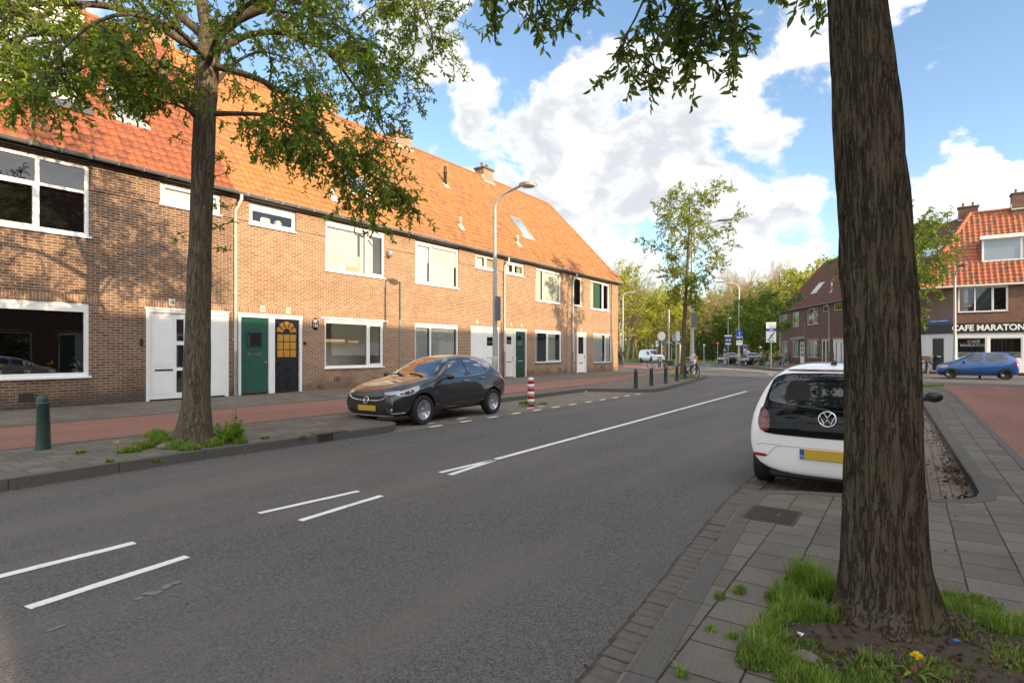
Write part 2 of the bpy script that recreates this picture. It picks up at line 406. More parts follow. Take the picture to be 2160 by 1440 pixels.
def asphalt_mat(name, col, red=False, warm=False):
    m, gg, b = new_mat(name); oc = gg.n('ShaderNodeTexCoord').outputs['Object']
    gr = gg.noise(oc, 105.0, 3.0, .85); vo = gg.n('ShaderNodeTexVoronoi', {'Vector': oc, 'Scale': 100.0}).outputs[1]
    vs_ = gg.n('ShaderNodeSeparateColor', {0: vo}).outputs[0]
    big = gg.noise(oc, .33, 5.0, .6); mid = gg.noise(oc, 2.2, 5.0, .65)
    sx = gg.vm('MULTIPLY', gg.vm('ADD', oc, (0, 0, 0)), (.12, 1.1, 1)); streak = gg.noise(sx, 1.1, 4.0, .6)
    t = gg.m('ADD', gg.m('MULTIPLY', gr, .55), gg.m('MULTIPLY', vs_, .35))
    t = gg.ramp(t, .22, .72, smooth=False)
    c = gg.mix(t, [x*.22 for x in col], [x*1.9 for x in col])
    c = gg.mix(gg.m('MULTIPLY', gg.ramp(big, .35, .7), .40), c, [x*1.35 for x in col])
    c = gg.mix(gg.m('MULTIPLY', gg.ramp(streak, .42, .68), .6), c, [col[0]*1.45, col[1]*1.36, col[2]*1.26])
    c = gg.mix(gg.m('MULTIPLY', gg.ramp(mid, .55, .8), .30), c, [x*.55 for x in col])
    if not red:
        sp = gg.n('ShaderNodeSeparateXYZ', {0: oc})
        sp2 = gg.noise(oc, 13.0, 2.0, .6)
        c = gg.mix(gg.ramp(sp2, .735, .755, 0, .6), c, (.20, .195, .18))
    setin(gg, b, Base_Color=c, Roughness=gg.ramp(t, .2, .8, .80, .92)); b.inputs['Specular IOR Level'].default_value = .3
    bump(gg, b, gg.m('ADD', gr, vs_), .8, .006)
    return m
M['asphalt'] = asphalt_mat('asphalt', (.106, .098, .091))
M['red_asphalt'] = asphalt_mat('red_asphalt', (.22, .108, .084), True)

def paver_mat(name, c1, c2, joint, w, h, js=.006, moss=.3, off=.5, rot=0.0, stain=.4):
    m, gg, b = new_mat(name); oc = gg.n('ShaderNodeTexCoord').outputs['Object']
    vec = gg.n('ShaderNodeMapping', {'Vector': oc, 'Rotation': (0, 0, rot)}).outputs[0]
    wob = gg.vm('ADD', vec, gg.vm('SCALE', gg.vm('SUBTRACT', gg.noise(oc, 5.0, 3.0, out=1), (.5, .5, .5)), scale=.010))
    br = gg.n('ShaderNodeTexBrick', {'Vector': wob, 'Color1': (0, 0, 0, 1), 'Color2': (1, 1, 1, 1), 'Mortar': (.5, .5, .5, 1), 'Scale': 1.0,
              'Mortar Size': js, 'Mortar Smooth': .3, 'Bias': 0.0, 'Brick Width': w, 'Row Height': h}, offset=off)
    rnd = gg.n('ShaderNodeSeparateColor', {0: br.outputs[0]}).outputs[0]
    gr = gg.ramp(gg.noise(oc, 75.0, 4.0, .8), .28, .72, smooth=False); mid = gg.noise(oc, 1.3, 5.0, .62); n3 = gg.noise(oc, 6.0, 5.0, .65)
    t = gg.m('ADD', gg.m('MULTIPLY', rnd, .35), gg.m('MULTIPLY', gr, .6))
    c = gg.mix(t, c1, c2)
    c = gg.mix(gg.m('MULTIPLY', gg.ramp(mid, .42, .72), stain), c, [x*.55 for x in c1])
    c = gg.mix(gg.m('MULTIPLY', gg.ramp(n3, .62, .75), .35), c, [min(1, x*1.5) for x in c2])
    jm = gg.mix(gg.ramp(gg.noise(oc, 1.8, 4.0), .48, .62), joint, (.07, .085, .03))
    jc = gg.mix(min(1, moss*2), joint, jm) if moss else gg.mix(1.0, joint, joint)
    c = gg.mix(br.outputs[1], c, jc)
    setin(gg, b, Base_Color=c, Roughness=.9); b.inputs['Specular IOR Level'].default_value = .25
    bump(gg, b, gg.m('SUBTRACT', gg.m('ADD', gg.m('MULTIPLY', gr, .25), gg.m('MULTIPLY', rnd, .25)), br.outputs[1]), .6, .006)
    return m
M['tiles'] = paver_mat('concrete_paving_tiles', (.088, .075, .060), (.218, .191, .157), (.032, .028, .021), .30, .30)
M['bay'] = paver_mat('clinker_parking_bricks', (.150, .122, .098), (.255, .212, .170), (.05, .043, .033), .20, .10, .005, .15)
M['kerb'] = plain('kerb_concrete', (.100, .090, .077), .9, var=.6, scale=55, bmp=.5)
M['clinker'] = plain('gutter_clinker', (.105, .092, .077), .85, var=.5, scale=30, bmp=.4)
M['soil'] = plain('dark_soil', (.070, .050, .034), .95, var=.85, scale=38, bmp=1.0)
M['verge'] = plain('park_ground', (.06, .085, .02), .95, var=.4, scale=2, bmp=.4)
def mark_mat():
    m, gg, b = new_mat('road_marking'); oc = gg.n('ShaderNodeTexCoord').outputs['Object']
    n = gg.noise(oc, 22.0, 5.0, .7); n2 = gg.noise(oc, 3.0, 3.0)
    w = gg.ramp(gg.m('ADD', n, gg.m('MULTIPLY', n2, .3)), .74, .86)
    c = gg.mix(w, (.74, .73, .71), (.20, .19, .18)); setin(gg, b, Base_Color=c, Roughness=.75); bump(gg, b, gg.noise(oc, 120., 2.), .4, .004)
    return m
M['marking'] = mark_mat()

def leaf_mat(name, a, b_, trans=.45, straw=None):
    straw = straw or (min(.8, b_[0]*1.7), min(.8, b_[1]*1.35), b_[2])
    m = bpy.data.materials.new(name); m.use_nodes = True; nt = m.node_tree; nt.nodes.clear(); gg = G(nt)
    rnd = gg.n('ShaderNodeNewGeometry').outputs['Random Per Island']
    c = gg.mix(rnd, a, b_)
    oc = gg.n('ShaderNodeTexCoord').outputs['Object']
    c = gg.mix(gg.m('MULTIPLY', gg.ramp(gg.noise(oc, 4.0, 3.0, .6), .35, .65), .45), c, [x*.55 for x in a])
    c = gg.mix(gg.ramp(rnd, .90, .96), c, straw)
    pb = gg.n('ShaderNodeBsdfPrincipled', {'Base Color': c, 'Roughness': .5}); pb.inputs['Specular IOR Level'].default_value = .35
    tc = gg.mix(1.0, c, (1.25, 1.25, .45), 'MULTIPLY')
    tl = gg.n('ShaderNodeBsdfTranslucent', {'Color': tc})
    mx = gg.n('ShaderNodeMixShader', {0: trans, 1: pb.outputs[0], 2: tl.outputs[0]})
    gg.n('ShaderNodeOutputMaterial', {'Surface': mx.outputs[0]}); return m
M['leaf'] = leaf_mat('spring_leaves', (.10, .18, .026), (.29, .37, .065), .5)
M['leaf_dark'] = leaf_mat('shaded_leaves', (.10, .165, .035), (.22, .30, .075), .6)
M['leaf_yel'] = leaf_mat('yellow_green_leaves', (.22, .26, .03), (.46, .48, .07))
M['leaf_mid'] = leaf_mat('mid_green_leaves', (.085, .155, .022), (.22, .30, .05))
M['leaf_fresh'] = leaf_mat('fresh_pale_leaves', (.15, .21, .035), (.34, .40, .08), .5)
M['leaf_bush'] = leaf_mat('dark_bush_leaves', (.028, .062, .016), (.085, .15, .03))
M['grass'] = leaf_mat('grass_blades', (.10, .205, .022), (.31, .43, .08), .45, (.42, .35, .15))
M['dry_leaf'] = leaf_mat('fallen_leaves', (.050, .026, .013), (.15, .075, .036), .1)
def bark_mat(name, a, b_, green, scale=1.0):
    m, gg, b = new_mat(name); oc = gg.n('ShaderNodeTexCoord').outputs['Object']
    wob = gg.vm('SCALE', gg.vm('SUBTRACT', gg.noise(oc, 7.0*scale, 4.0, .6, out=1), (.5, .5, .5)), scale=.035/scale)
    p = gg.vm('ADD', oc, wob)
    r1 = gg.noise(gg.vm('MULTIPLY', p, (1, 1, .085)), 33*scale, 4.0, .65); r2 = gg.noise(gg.vm('MULTIPLY', p, (1, 1, .20)), 85*scale, 4.0, .75)
    crev = gg.ramp(gg.m('ABSOLUTE', gg.m('SUBTRACT', r1, .5)), .0, .05)
    n2 = gg.noise(oc, 2.6, 4.0, .6); n3 = gg.noise(gg.vm('MULTIPLY', oc, (1, 1, .5)), 130*scale, 3.0, .8)
    t = gg.m('MULTIPLY', gg.m('ADD', gg.m('MULTIPLY', crev, .42), .58), gg.m('ADD', gg.m('MULTIPLY', r2, .55), gg.m('MULTIPLY', n3, .5)), clamp=True)
    c = gg.mix(gg.ramp(t, .16, .72, smooth=False), a, b_)
    c = gg.mix(gg.m('MULTIPLY', gg.ramp(n2, .42, .74), .45), c, gg.mix(t, [x*.5 for x in green], green))
    li = gg.ramp(gg.noise(gg.vm('MULTIPLY', oc, (1, 1, .6)), 75.0, 4.0, .8), .645, .70); c = gg.mix(gg.m('MULTIPLY', li, .6), c, (.27, .265, .215))
    ye = gg.ramp(gg.noise(oc, 11.0, 3.0, .6), .735, .76); c = gg.mix(gg.m('MULTIPLY', ye, .4), c, (.20, .135, .03))
    setin(gg, b, Base_Color=c, Roughness=.92); b.inputs['Specular IOR Level'].default_value = .2
    bump(gg, b, gg.m('ADD', crev, gg.m('MULTIPLY', r2, .8)), 1.0, .012)
    return m
M['bark'] = bark_mat('furrowed_bark', (.024, .018, .012), (.140, .108, .075), (.095, .09, .038))
M['bark_young'] = bark_mat('young_bark', (.06, .046, .030), (.20, .155, .105), (.14, .13, .06))
M['bark_light'] = bark_mat('grey_brown_bark', (.046, .036, .024), (.225, .178, .126), (.165, .155, .066))
M['bark_pale'] = plain('pale_bark', (.26, .20, .12), .9, var=.3, scale=3)
M['twig'] = plain('tan_twigs', (.30, .21, .12), .9, var=.25, scale=2)
# ------------------------------------------------------------------ the ground (street-frame coordinates u, v)
def uv(p): return (p.x*SU+p.y*CU, -p.x*CU+p.y*SU)
def guv(px, py, z=0.0): return uv(gp(px, py, z))
def street(o, kind='structure'):
    o.rotation_euler = (0, 0, UROT); 
    if kind: o['kind'] = kind
    return o
def sheet(name, poly, z, mat, holes=None):
    mb = MB(); pts = [Vector((p[0], p[1], z)) for p in poly]
    tris = tessellate_polygon([pts]); 
    fs = []
    for t in tris:
        a, b, c = (pts[i] for i in t)
        fs.append(t if (b-a).cross(c-a).z > 0 else t[::-1])
    mb.add(pts, fs); return street(mb.build(name, mat))
def offset_line(pts, d):
    out = []; n = len(pts)
    for i, p in enumerate(pts):
        a = Vector(pts[max(i-1, 0)]); b = Vector(pts[min(i+1, n-1)]); t = (b-a)
        if t.length < 1e-9: t = Vector((1, 0))
        t.normalize(); out.append((p[0]-t.y*d, p[1]+t.x*d))
    return out
def ribbon(name, pts, w, z0, z1, mat, bevel=.015, kind='structure'):
    """kerb stones along a polyline, w to its left, split with fine joints each ~0.95 m"""
    mb = MB(); out = offset_line(pts, w)
    inb = offset_line(pts, bevel)
    for i in range(len(pts)-1):
        a, b, c, d, e, f = pts[i], pts[i+1], out[i+1], out[i], inb[i], inb[i+1]
        L = math.hypot(b[0]-a[0], b[1]-a[1]); k = max(1, round(L/.95))
        for j in range(k):
            gap = .004/L if k > 1 or L > .5 else 0
            t0, t1 = j/k+gap, (j+1)/k-gap
            l = lambda p, q, t: (p[0]+(q[0]-p[0])*t, p[1]+(q[1]-p[1])*t)
            A, B, Cc, D, E_, F_ = l(a, b, t0), l(a, b, t1), l(d, c, t1), l(d, c, t0), l(e, f, t0), l(e, f, t1)
            vs = [(*A, z0), (*B, z0), (*Cc, z0), (*D, z0), (*A, z1-bevel), (*B, z1-bevel), (*F_, z1), (*E_, z1), (*Cc, z1), (*D, z1)]
            mb.add(vs, [(0, 1, 5, 4), (4, 5, 6, 7), (7, 6, 8, 9), (1, 2, 8, 6, 5), (0, 4, 7, 9, 3), (2, 3, 9, 8)])
    return street(mb.build(name, mat, fixn=True), kind)

ZL, ZR = .13, .11                                    # pavement heights, left and right
# land and carriageway
sheet('ground', [(-300, -300), (700, -300), (700, 700), (-300, 700)], -.03, M['verge'])
sheet('road', [(-70, -60), (150, -60), (150, 120), (-70, 120)], 0, M['asphalt'])

# left pavement: one raised slab from the kerb to the house fronts
kerbL = [(-40, 8.22), (2, 8.22), (4.2, 8.3), (6.2, 8.2), (7.3, 8.12), (7.75, 8.18), (7.98, 8.36), (8.1, 8.62), (8.35, 10.05), (8.6, 10.2), (12, 10.15), (15.7, 10.1), (19.3, 10.15), (19.62, 10.05), (19.8, 9.8),
         (20.35, 8.25), (20.55, 8.02), (20.9, 7.92), (21.8, 7.9), (24, 8.15), (26.9, 8.55), (30, 9.0), (32.5, 9.4), (34.3, 9.75), (34.75, 10.0), (35.0, 10.5), (35.4, 12.0), (36.0, 13.2)]
sheet('pavement', kerbL+[(37.0, 14.6), (40.0, 16.0), (42.5, 18.5), (43, 30), (39.3, 30), (39.3, 17.9), (-40, 17.9)], ZL, M['tiles'])
ribbon('kerb', kerbL, .16, -.02, ZL+.004, M['kerb'])
ribbon('kerb', [(36.0, 13.2), (37.0, 14.6), (40.0, 16.0), (42.5, 18.5), (43, 30)], .16, -.02, ZL+.004, M['kerb'])
sheet('cycle_path', [(-40, 10.85), (9, 10.75), (16, 11.1), (22, 11.3), (27, 11.75), (31, 12.3), (35.3, 12.9), (36.6, 14.2), (39, 15.7), (36.0, 14.15), (28, 14.05), (12, 13.85), (-40, 13.65)], ZL+.004, M['red_asphalt'])
ribbon('kerb_edging', [(-40, 10.73), (9, 10.63), (16, 10.98), (22, 11.18), (27, 11.63), (31, 12.18), (34.9, 12.7)], .09, ZL-.05, ZL+.008, M['kerb'], .003)
ribbon('kerb_edging', [(-40, 13.68), (12, 13.88), (28, 14.08), (36.0, 14.2)], .11, ZL-.05, ZL+.014, M['kerb'], .005)
sheet('parking_bay', [(7.6, 8.02), (20.8, 7.90), (20.5, 8.1), (19.9, 10.0), (19.4, 10.18), (8.5, 10.25), (8.0, 8.5)], .004, M['bay'])
mb = MB()
for i, u in enumerate(np.arange(8.6, 19.6, .98)):
    mb.box(u, u+.36, 7.98, 8.07, .004, .0085)
for u in (8.9, 10.0, 12.9, 13.5): mb.box(u, u+.30, 8.42, 8.50, .004, .0085)
street(mb.build('bay_marking', M['marking']))

# right pavement
kr = lambda u: 1.05+.075*(u-2.4)
kerbR = [(-40, kr(-6)), (-6, kr(-6)), (2.4, kr(2.4)), (5.9, kr(5.9)), (6.2, 1.30), (6.42, 1.12), (6.55, .85), (6.9, -.15), (7.05, -.42), (7.25, -.56), (7.6, -.61), (12, -.52), (19.4, -.36), (24, -.2), (24.6, 0), (25.0, .8), (25.3, 1.5), (25.7, 1.9), (27, 1.75), (29, 1.0), (30.3, -.3), (31, -2), (31.2, -30)]
# (slab lies to the right of this line)
rl = [(p[0], p[1]) for p in kerbR]
sheet('pavement', rl+[(-40, -30)], ZR, M['tiles'])
ribbon('kerb', rl[::-1], .15, -.02, ZR+.004, M['kerb'])
sheet('cycle_path', [(-40, -1.5), (6, -1.22), (18, -1.28), (25, -1.3), (29.3, -1.0), (31.0, -.9), (31.05, -5.6), (30, -4.6), (28, -3.9), (25, -3.25), (6, -3.3), (-40, -3.5)], ZR+.004, M['red_asphalt'])
ribbon('kerb_edging', [(29.5, -.93), (25, -1.22), (18, -1.20), (6, -1.14), (-40, -1.4)], .10, ZR-.05, ZR+.010, M['kerb'], .004)
sheet('parking_bay', [(5.95, 1.49), (26.0, 1.95), (24.9, .8), (24.5, .1), (19.4, -.40), (7.6, -.64), (7.1, -.5), (6.6, .8), (6.2, 1.28)], .004, M['bay'])
# row of clinker bricks in the gutter, each a little out of line
sheet('gutter_bed', [(-1, kr(-1)-.01), (6, kr(6)-.01), (27, kr(6)+.24), (27, kr(6)+.47), (6, kr(6)+.22), (-1, kr(-1)+.22)], .003, M['soil'])
rng = random.Random(5)
mb = MB(); u = -1.0
while u < 27:
    v0 = (kr(u) if u < 6.0 else kr(6)+.012*(u-6))+.012; w = .195
    if u > 6: v0 -= .0
    j = lambda: rng.uniform(-.005, .005)
    L = rng.uniform(.097, .106); h = .020+rng.uniform(-.005, .005); t = rng.uniform(-.002, .002); b = .006
    v0 += j(); x0, x1, y0, y1 = u+.007, u+L-.006+j()*.4, v0, v0+w+j()
    vs = [(x0, y0, -.02), (x1, y0, -.02), (x1, y1, -.02), (x0, y1, -.02), (x0, y0, h-b), (x1, y0, h-b+t), (x1, y1, h-b), (x0, y1, h-b+t),
          (x0+b, y0+b, h), (x1-b, y0+b, h+t), (x1-b, y1-b, h), (x0+b, y1-b, h+t)]
    mb.add(vs, [(0,1,5,4), (1,2,6,5), (2,3,7,6), (3,0,4,7), (4,5,9,8), (5,6,10,9), (6,7,11,10), (7,4,8,11), (8,9,10,11)])
    u += L
street(mb.build('gutter', M['clinker']))
mb = MB(); u = -1.0                                  # broken dark seam between gutter and asphalt
while u < 26:
    L = rng.uniform(.12, .3); v = (kr(u) if u < 6 else kr(6)+.012*(u-6))+.225; o = rng.uniform(-.006, .008)
    mb.quad((u, v+o-.012, .005), (u+L, v+o-.012+rng.uniform(-.006, .006), .005), (u+L, v+o+.012+rng.uniform(-.006, .01), .005), (u, v+o+.010, .005)); u += L
street(mb.build('gutter_seam', M['soil']))

# road markings (ends measured in the street frame)
mb = MB(); rng = random.Random(8)
def stripe(a, b, w, z=.004):
    a = Vector(a); b = Vector(b); d = (b-a); L = d.length; d.normalize(); n = Vector((-d.y, d.x))*(w/2)
    k = max(1, int(L/.12)); prev = None
    for i in range(k+1):
        p = a+d*(L*i/k); e1, e2 = rng.uniform(-.004, .004), rng.uniform(-.004, .004)
        l, r = p+n*(1+e1/w*2), p-n*(1+e2/w*2)
        if prev: mb.quad((*prev[1], z), (*r, z), (*l, z), (*prev[0], z))
        prev = (l, r)
stripe((1.15, 4.37), (2.13, 4.47), .085); stripe((.6, 5.13), (2.04, 5.14), .085)
stripe((3.17, 4.57), (4.22, 4.64), .075); stripe((3.09, 5.10), (4.21, 5.00), .075)
stripe((5.42, 4.72), (6.50, 4.83), .085); stripe((5.45, 4.91), (6.50, 4.85), .075)
stripe((6.58, 4.86), (9.1, 4.90), .095); stripe((9.13, 4.90), (15.0, 5.0), .095); stripe((15.03, 5.0), (23.4, 5.13), .095)
for u0 in (-3.2, -6.6, -10): stripe((u0, 4.3), (u0+1.1, 4.32), .085); stripe((u0, 5.2), (u0+1.1, 5.19), .085)
# markings of the junction
for (a, b, w) in (((1485, 769), (1500, 769.5), .5), ((1470, 772), (1640, 786), .22), ((1490, 778), (1560, 778.5), .28), ((1640, 796), (1655, 797), .3), ((1622, 789), (1630, 790), .3), ((1300, 769), (1345, 771.5), .15), ((1350, 767.5), (1380, 769), .9)):
    stripe(guv(*a), guv(*b), w)
street(mb.build('road_marking', M['marking']))
mb = MB(); rr = random.Random(6)                     # faint remains of scraped-off paint
for px, py, n in ((360, 1234, 4), (308, 1256, 4), (130, 1322, 3)):
    u0, v0 = guv(px, py)
    for k in range(n):
        cu, cv, w = u0+rr.uniform(-.05, .05), v0+rr.uniform(-.02, .02), rr.uniform(.01, .03)
        mb.poly([(cu+math.cos(a)*w*rr.uniform(.6, 1.8), cv+math.sin(a)*w*rr.uniform(.6, 1.6), .004+.0004*k) for a in np.linspace(0, 2*PI, 9)[:-1]])
street(mb.build('paint_remains', plain('scraped_paint', (.17, .165, .155), .85, var=.4, scale=60)))
# far side of the junction: red cycle path, tiled path, verge under the trees
def far_sheet(name, px, z, mat): return sheet(name, [guv(x, y, z) for x, y in px], z, mat)
far_sheet('cycle_path', [(1296, 766.5), (1338, 766.5), (1400, 771), (1445, 777), (1470, 783), (1478, 789), (1440, 787), (1400, 783), (1340, 776), (1300, 773)], .02, M['red_asphalt'])
far_sheet('cycle_path', [(1455, 755.5), (1520, 757.5), (1524, 760.5), (1490, 760.5), (1450, 758)], .02, M['red_asphalt'])
far_sheet('path', [(1280, 757.5), (1400, 756), (1400, 757.5), (1320, 760), (1280, 760.5)], .022, M['red_asphalt'])
ribbon('kerb', [guv(1470, 757.3), guv(1530, 762.5), guv(1548, 768), guv(1580, 775), guv(1620, 780), guv(1660, 782.3), guv(1800, 784)], .2, -.02, .12, M['kerb'])
sheet('pavement', [guv(1505, 760), guv(1530, 762.6), guv(1548, 768.1), guv(1580, 775.1), guv(1620, 780.1), guv(1660, 782.4), guv(1800, 784.1)]+[(51, 6), (49.2, -2.5), (48, -30), (75, -30), (120, -10)], .115, M['tiles'])
sheet('verge', [guv(1290, 756.5), guv(1400, 755.2), guv(1470, 754.5), guv(1530, 756.5), (130, 20), (220, -40), (300, 100), (250, 250), (100, 250), guv(1250, 757)], .05, M['verge'])
sheet('verge', [guv(1405, 757.5), guv(1440, 758), guv(1455, 762), guv(1430, 762.5), guv(1405, 760)], .06, M['verge'])
# iron drain in the left kerb, cover in the right pavement
t = thing('storm_drain', 'rusty iron kerb drain with three dark slots beside the left tree', 'drain', S(6.05, 8.2, 0), UROT)
mb = MB(); mb.box(-.02, .60, -.012, .2, ZL+.002, ZL+.016); mb.box(-.02, .02, -.014, .0, .0, ZL+.01); mb.box(.56, .60, -.014, .0, .0, ZL+.01); mb.box(.2, .225, -.014, .0, .0, ZL+.01); mb.box(.37, .395, -.014, 0, 0, ZL+.01); mb.box(.02, .56, -.0135, 0, .0, .025); mb.build('casting', M['rust'], t)
mb = MB(); mb.box(.02, .56, -.010, -.001, .02, ZL-.01); mb.build('slot', M['ink'], t)
t = thing('manhole_cover', 'square ribbed iron cover set in the right pavement behind the white car', 'manhole cover', S(5.42, .98, ZR), UROT)
mb = MB(); mb.box(-.25, .25, -.21, .21, -.02, .006); mb.build('rim', M['rust'], t)
mb = MB()
for i in range(15): mb.box(-.22+i*.03, -.205+i*.03, -.185, .185, .006, .012)
mb.box(-.08, .06, -.07, -.04, .012, .0135); mb.box(-.1, -.07, .03, .09, .012, .0135); mb.build('lid', M['rust'], t)
# ------------------------------------------------------------------ terraced houses
def wall_mesh(mb, L, H, holes, depth=.11, z0=0.0, y=0.0):
    xs = sorted({0, L, *[h[0] for h in holes], *[h[1] for h in holes]}); zs = sorted({z0, H, *[h[2] for h in holes], *[h[3] for h in holes]})
    for i in range(len(xs)-1):
        for j in range(len(zs)-1):
            cx, cz = (xs[i]+xs[i+1])/2, (zs[j]+zs[j+1])/2
            if any(h[0] < cx < h[1] and h[2] < cz < h[3] for h in holes): continue
            mb.quad((xs[i], y, zs[j]), (xs[i+1], y, zs[j]), (xs[i+1], y, zs[j+1]), (xs[i], y, zs[j+1]))
    for a, b, c, d in holes:
        mb.quad((a, y, c), (a, y, d), (a, y+depth, d), (a, y+depth, c)); mb.quad((b, y, d), (b, y, c), (b, y+depth, c), (b, y+depth, d))
        mb.quad((a, y, d), (b, y, d), (b, y+depth, d), (a, y+depth, d)); mb.quad((b, y, c), (a, y, c), (a, y+depth, c), (b, y+depth, c))
def wavy(mb, x0, x1, z0, z1, y, amp=.035, wl=.16, rng=random):
    n = max(8, int((x1-x0)/.025)); vs = []; ph = rng.uniform(0, 6)
    for i in range(n+1):
        x = x0+(x1-x0)*i/n; yy = y+amp*math.sin(2*PI*x/wl+ph+.8*math.sin(x*7))
        vs += [(x, yy, z0), (x, yy+amp*.2*math.sin(x*11), z1)]
    mb.add(vs, [(2*i, 2*i+2, 2*i+3, 2*i+1) for i in range(n)], True)
wrng = random.Random(77)
def window(parent, x0, x1, z0, z1, bars_x=(), bars_z=(), sash=(), mat='white', y=.035, fw=.075, curtain=(), sill='white', depth=.07, header=0.0, sillz=.05, room=None):
    """frame (this mesh) with pane, sill and curtain children. bars_x: x of mullions; sash: (xa, xb, za, zb) opening lights"""
    f = MB(); b = fw
    f.box(x0, x0+b, y, y+depth, z0, z1); f.box(x1-b, x1, y, y+depth, z0, z1)
    f.box(x0+b, x1-b, y, y+depth, z0, z0+b); f.box(x0+b, x1-b, y, y+depth, z1-b-header, z1)
    if header > .05: f.box(x0+b, x1-b, y-.004, y, z1-header+.02, z1-header+.032)
    for bx in bars_x:
        xx, za, zb, ww = bx if isinstance(bx, tuple) else (bx, z0+b, z1-b-header, .085)
        f.box(xx-ww/2, xx+ww/2, y+.003, y+depth-.003, za, zb)
    for bz in bars_z:
        zz, xa, xb = bz if isinstance(bz, tuple) else (bz, x0+b, x1-b)
        f.box(xa, xb, y+.005, y+depth-.005, zz-.035, zz+.035)
    for s_ in sash:
        xa, xb, za, zb = s_[:4]; w = .055
        f.box(xa, xa+w, y-.014, y+.03, za, zb); f.box(xb-w, xb, y-.014, y+.03, za, zb); f.box(xa+w, xb-w, y-.014, y+.03, za, za+w); f.box(xa+w, xb-w, y-.014, y+.03, zb-w, zb)
    o = f.build('window', M[mat], parent)
    p = MB(); e1, e2 = wrng.uniform(-.006, .006), wrng.uniform(-.005, .005)
    p.quad((x0+b*.7, y+.045+e1, z0+b*.7), (x1-b*.7, y+.045-e1, z0+b*.7), (x1-b*.7, y+.045-e1+e2, z1-b*.7), (x0+b*.7, y+.045+e1+e2, z1-b*.7))
    p.build('pane', M['glass'], o)
    if sill:
        s_ = MB(); s_.bbox(x0-.045, x1+.045, -.055, y+.02, z0-sillz, z0+.006, .008); s_.build('sill', M[sill], o)
    for c in curtain:
        kind, xa, xb, za, zb, cm = c; m = MB()
        if kind == 'cloth': wavy(m, xa, xb, za, zb, y+.115, .025, wrng.uniform(.13, .2), wrng)
        elif kind == 'net': wavy(m, xa, xb, za, zb, y+.10, .012, .09, wrng)
        elif kind == 'blind': m.box(xa, xb, y+.085, y+.095, za, zb)
        elif kind == 'slats':
            n = int((zb-za)/.05)
            for i in range(n):
                z = za+i*.05; m.quad((xa, y+.14, z), (xb, y+.14, z), (xb, y+.17, z+.035), (xa, y+.17, z+.035))
        m.build({'cloth': 'curtain', 'net': 'curtain', 'blind': 'blind', 'slats': 'blind'}[kind], M[cm], o)
    return o
def door_leaf(parent, x0, x1, z0, z1, mat, y=.07, label=None, panels=(), glazing=(), glass='glass', handle='L', slot=None, hmat='chrome', thick=.045):
    m = MB(); m.box(x0, x1, y, y+thick, z0, z1)
    for (a, b, c, d) in panels:                        # raised mouldings
        w = .022
        m.box(a, b, y-.010, y-.0005, c, c+w); m.box(a, b, y-.010, y-.0005, d-w, d); m.box(a, a+w, y-.010, y-.0005, c+w, d-w); m.box(b-w, b, y-.010, y-.0005, c+w, d-w)
        m.box(a+.06, b-.06, y-.007, y-.0005, c+.06, d-.06)
    o = m.build('door', M[mat], parent)
    if label: o['label'] = label
    if glazing:
        gz = MB()
        for (a, b, c, d) in glazing: gz.box(a, b, y-.006, y-.001, c, d)
        gz.build('glazing', M[glass], o)
    h = MB(); hx = x0+.07 if handle == 'L' else x1-.07; hz = z0+1.02
    sg = 1 if handle == 'L' else -1
    h.box(hx-.02, hx+.02, y-.012, y-.001, hz-.11, hz+.07); h.tube([(hx, y-.01, hz), (hx, y-.055, hz), (hx+sg*.12, y-.055, hz)], .010, 6)
    h.build('handle', M[hmat], o)
    if slot:
        a, b, c = slot; s_ = MB(); s_.bbox(a, b, y-.014, y-.001, c, c+.06, .004); s_.box(a+.03, b-.03, y-.016, y-.0145, c+.022, c+.036)
        s_.build('letter_slot', M['chrome' if hmat == 'chrome' else hmat], o)
    return o
def door_frame(parent, x0, x1, z0, z1, mids=(), mat='white', w=.085, top=.12):
    m = MB(); y0, y1 = .012, .12
    m.box(x0, x0+w, y0, y1, z0, z1-top); m.box(x1-w, x1, y0, y1, z0, z1-top); m.box(x0, x1, y0, y1, z1-top, z1)
    for a, b in mids: m.box(a, b, y0+.002, y1, z0, z1-top)
    m.box(x0-.02, x1+.02, -.012, y0-.001, z1-.035, z1+.012)
    return m.build('door_frame', M[mat], parent)
def number_plate(parent, x, z, txt, w=.17, h=.20):
    m = MB(); m.bbox(x-w/2, x+w/2, -.018, -.001, z, z+h, .004); o = m.build('number_plate', M['num_tile'], parent)
    if txt: text_obj(txt, h*.72, M['ink'], o, Matrix.Translation((x, -.0195, z+h*.5)) @ UPR, 'lettering', .001, sx=.62, bold=.003)

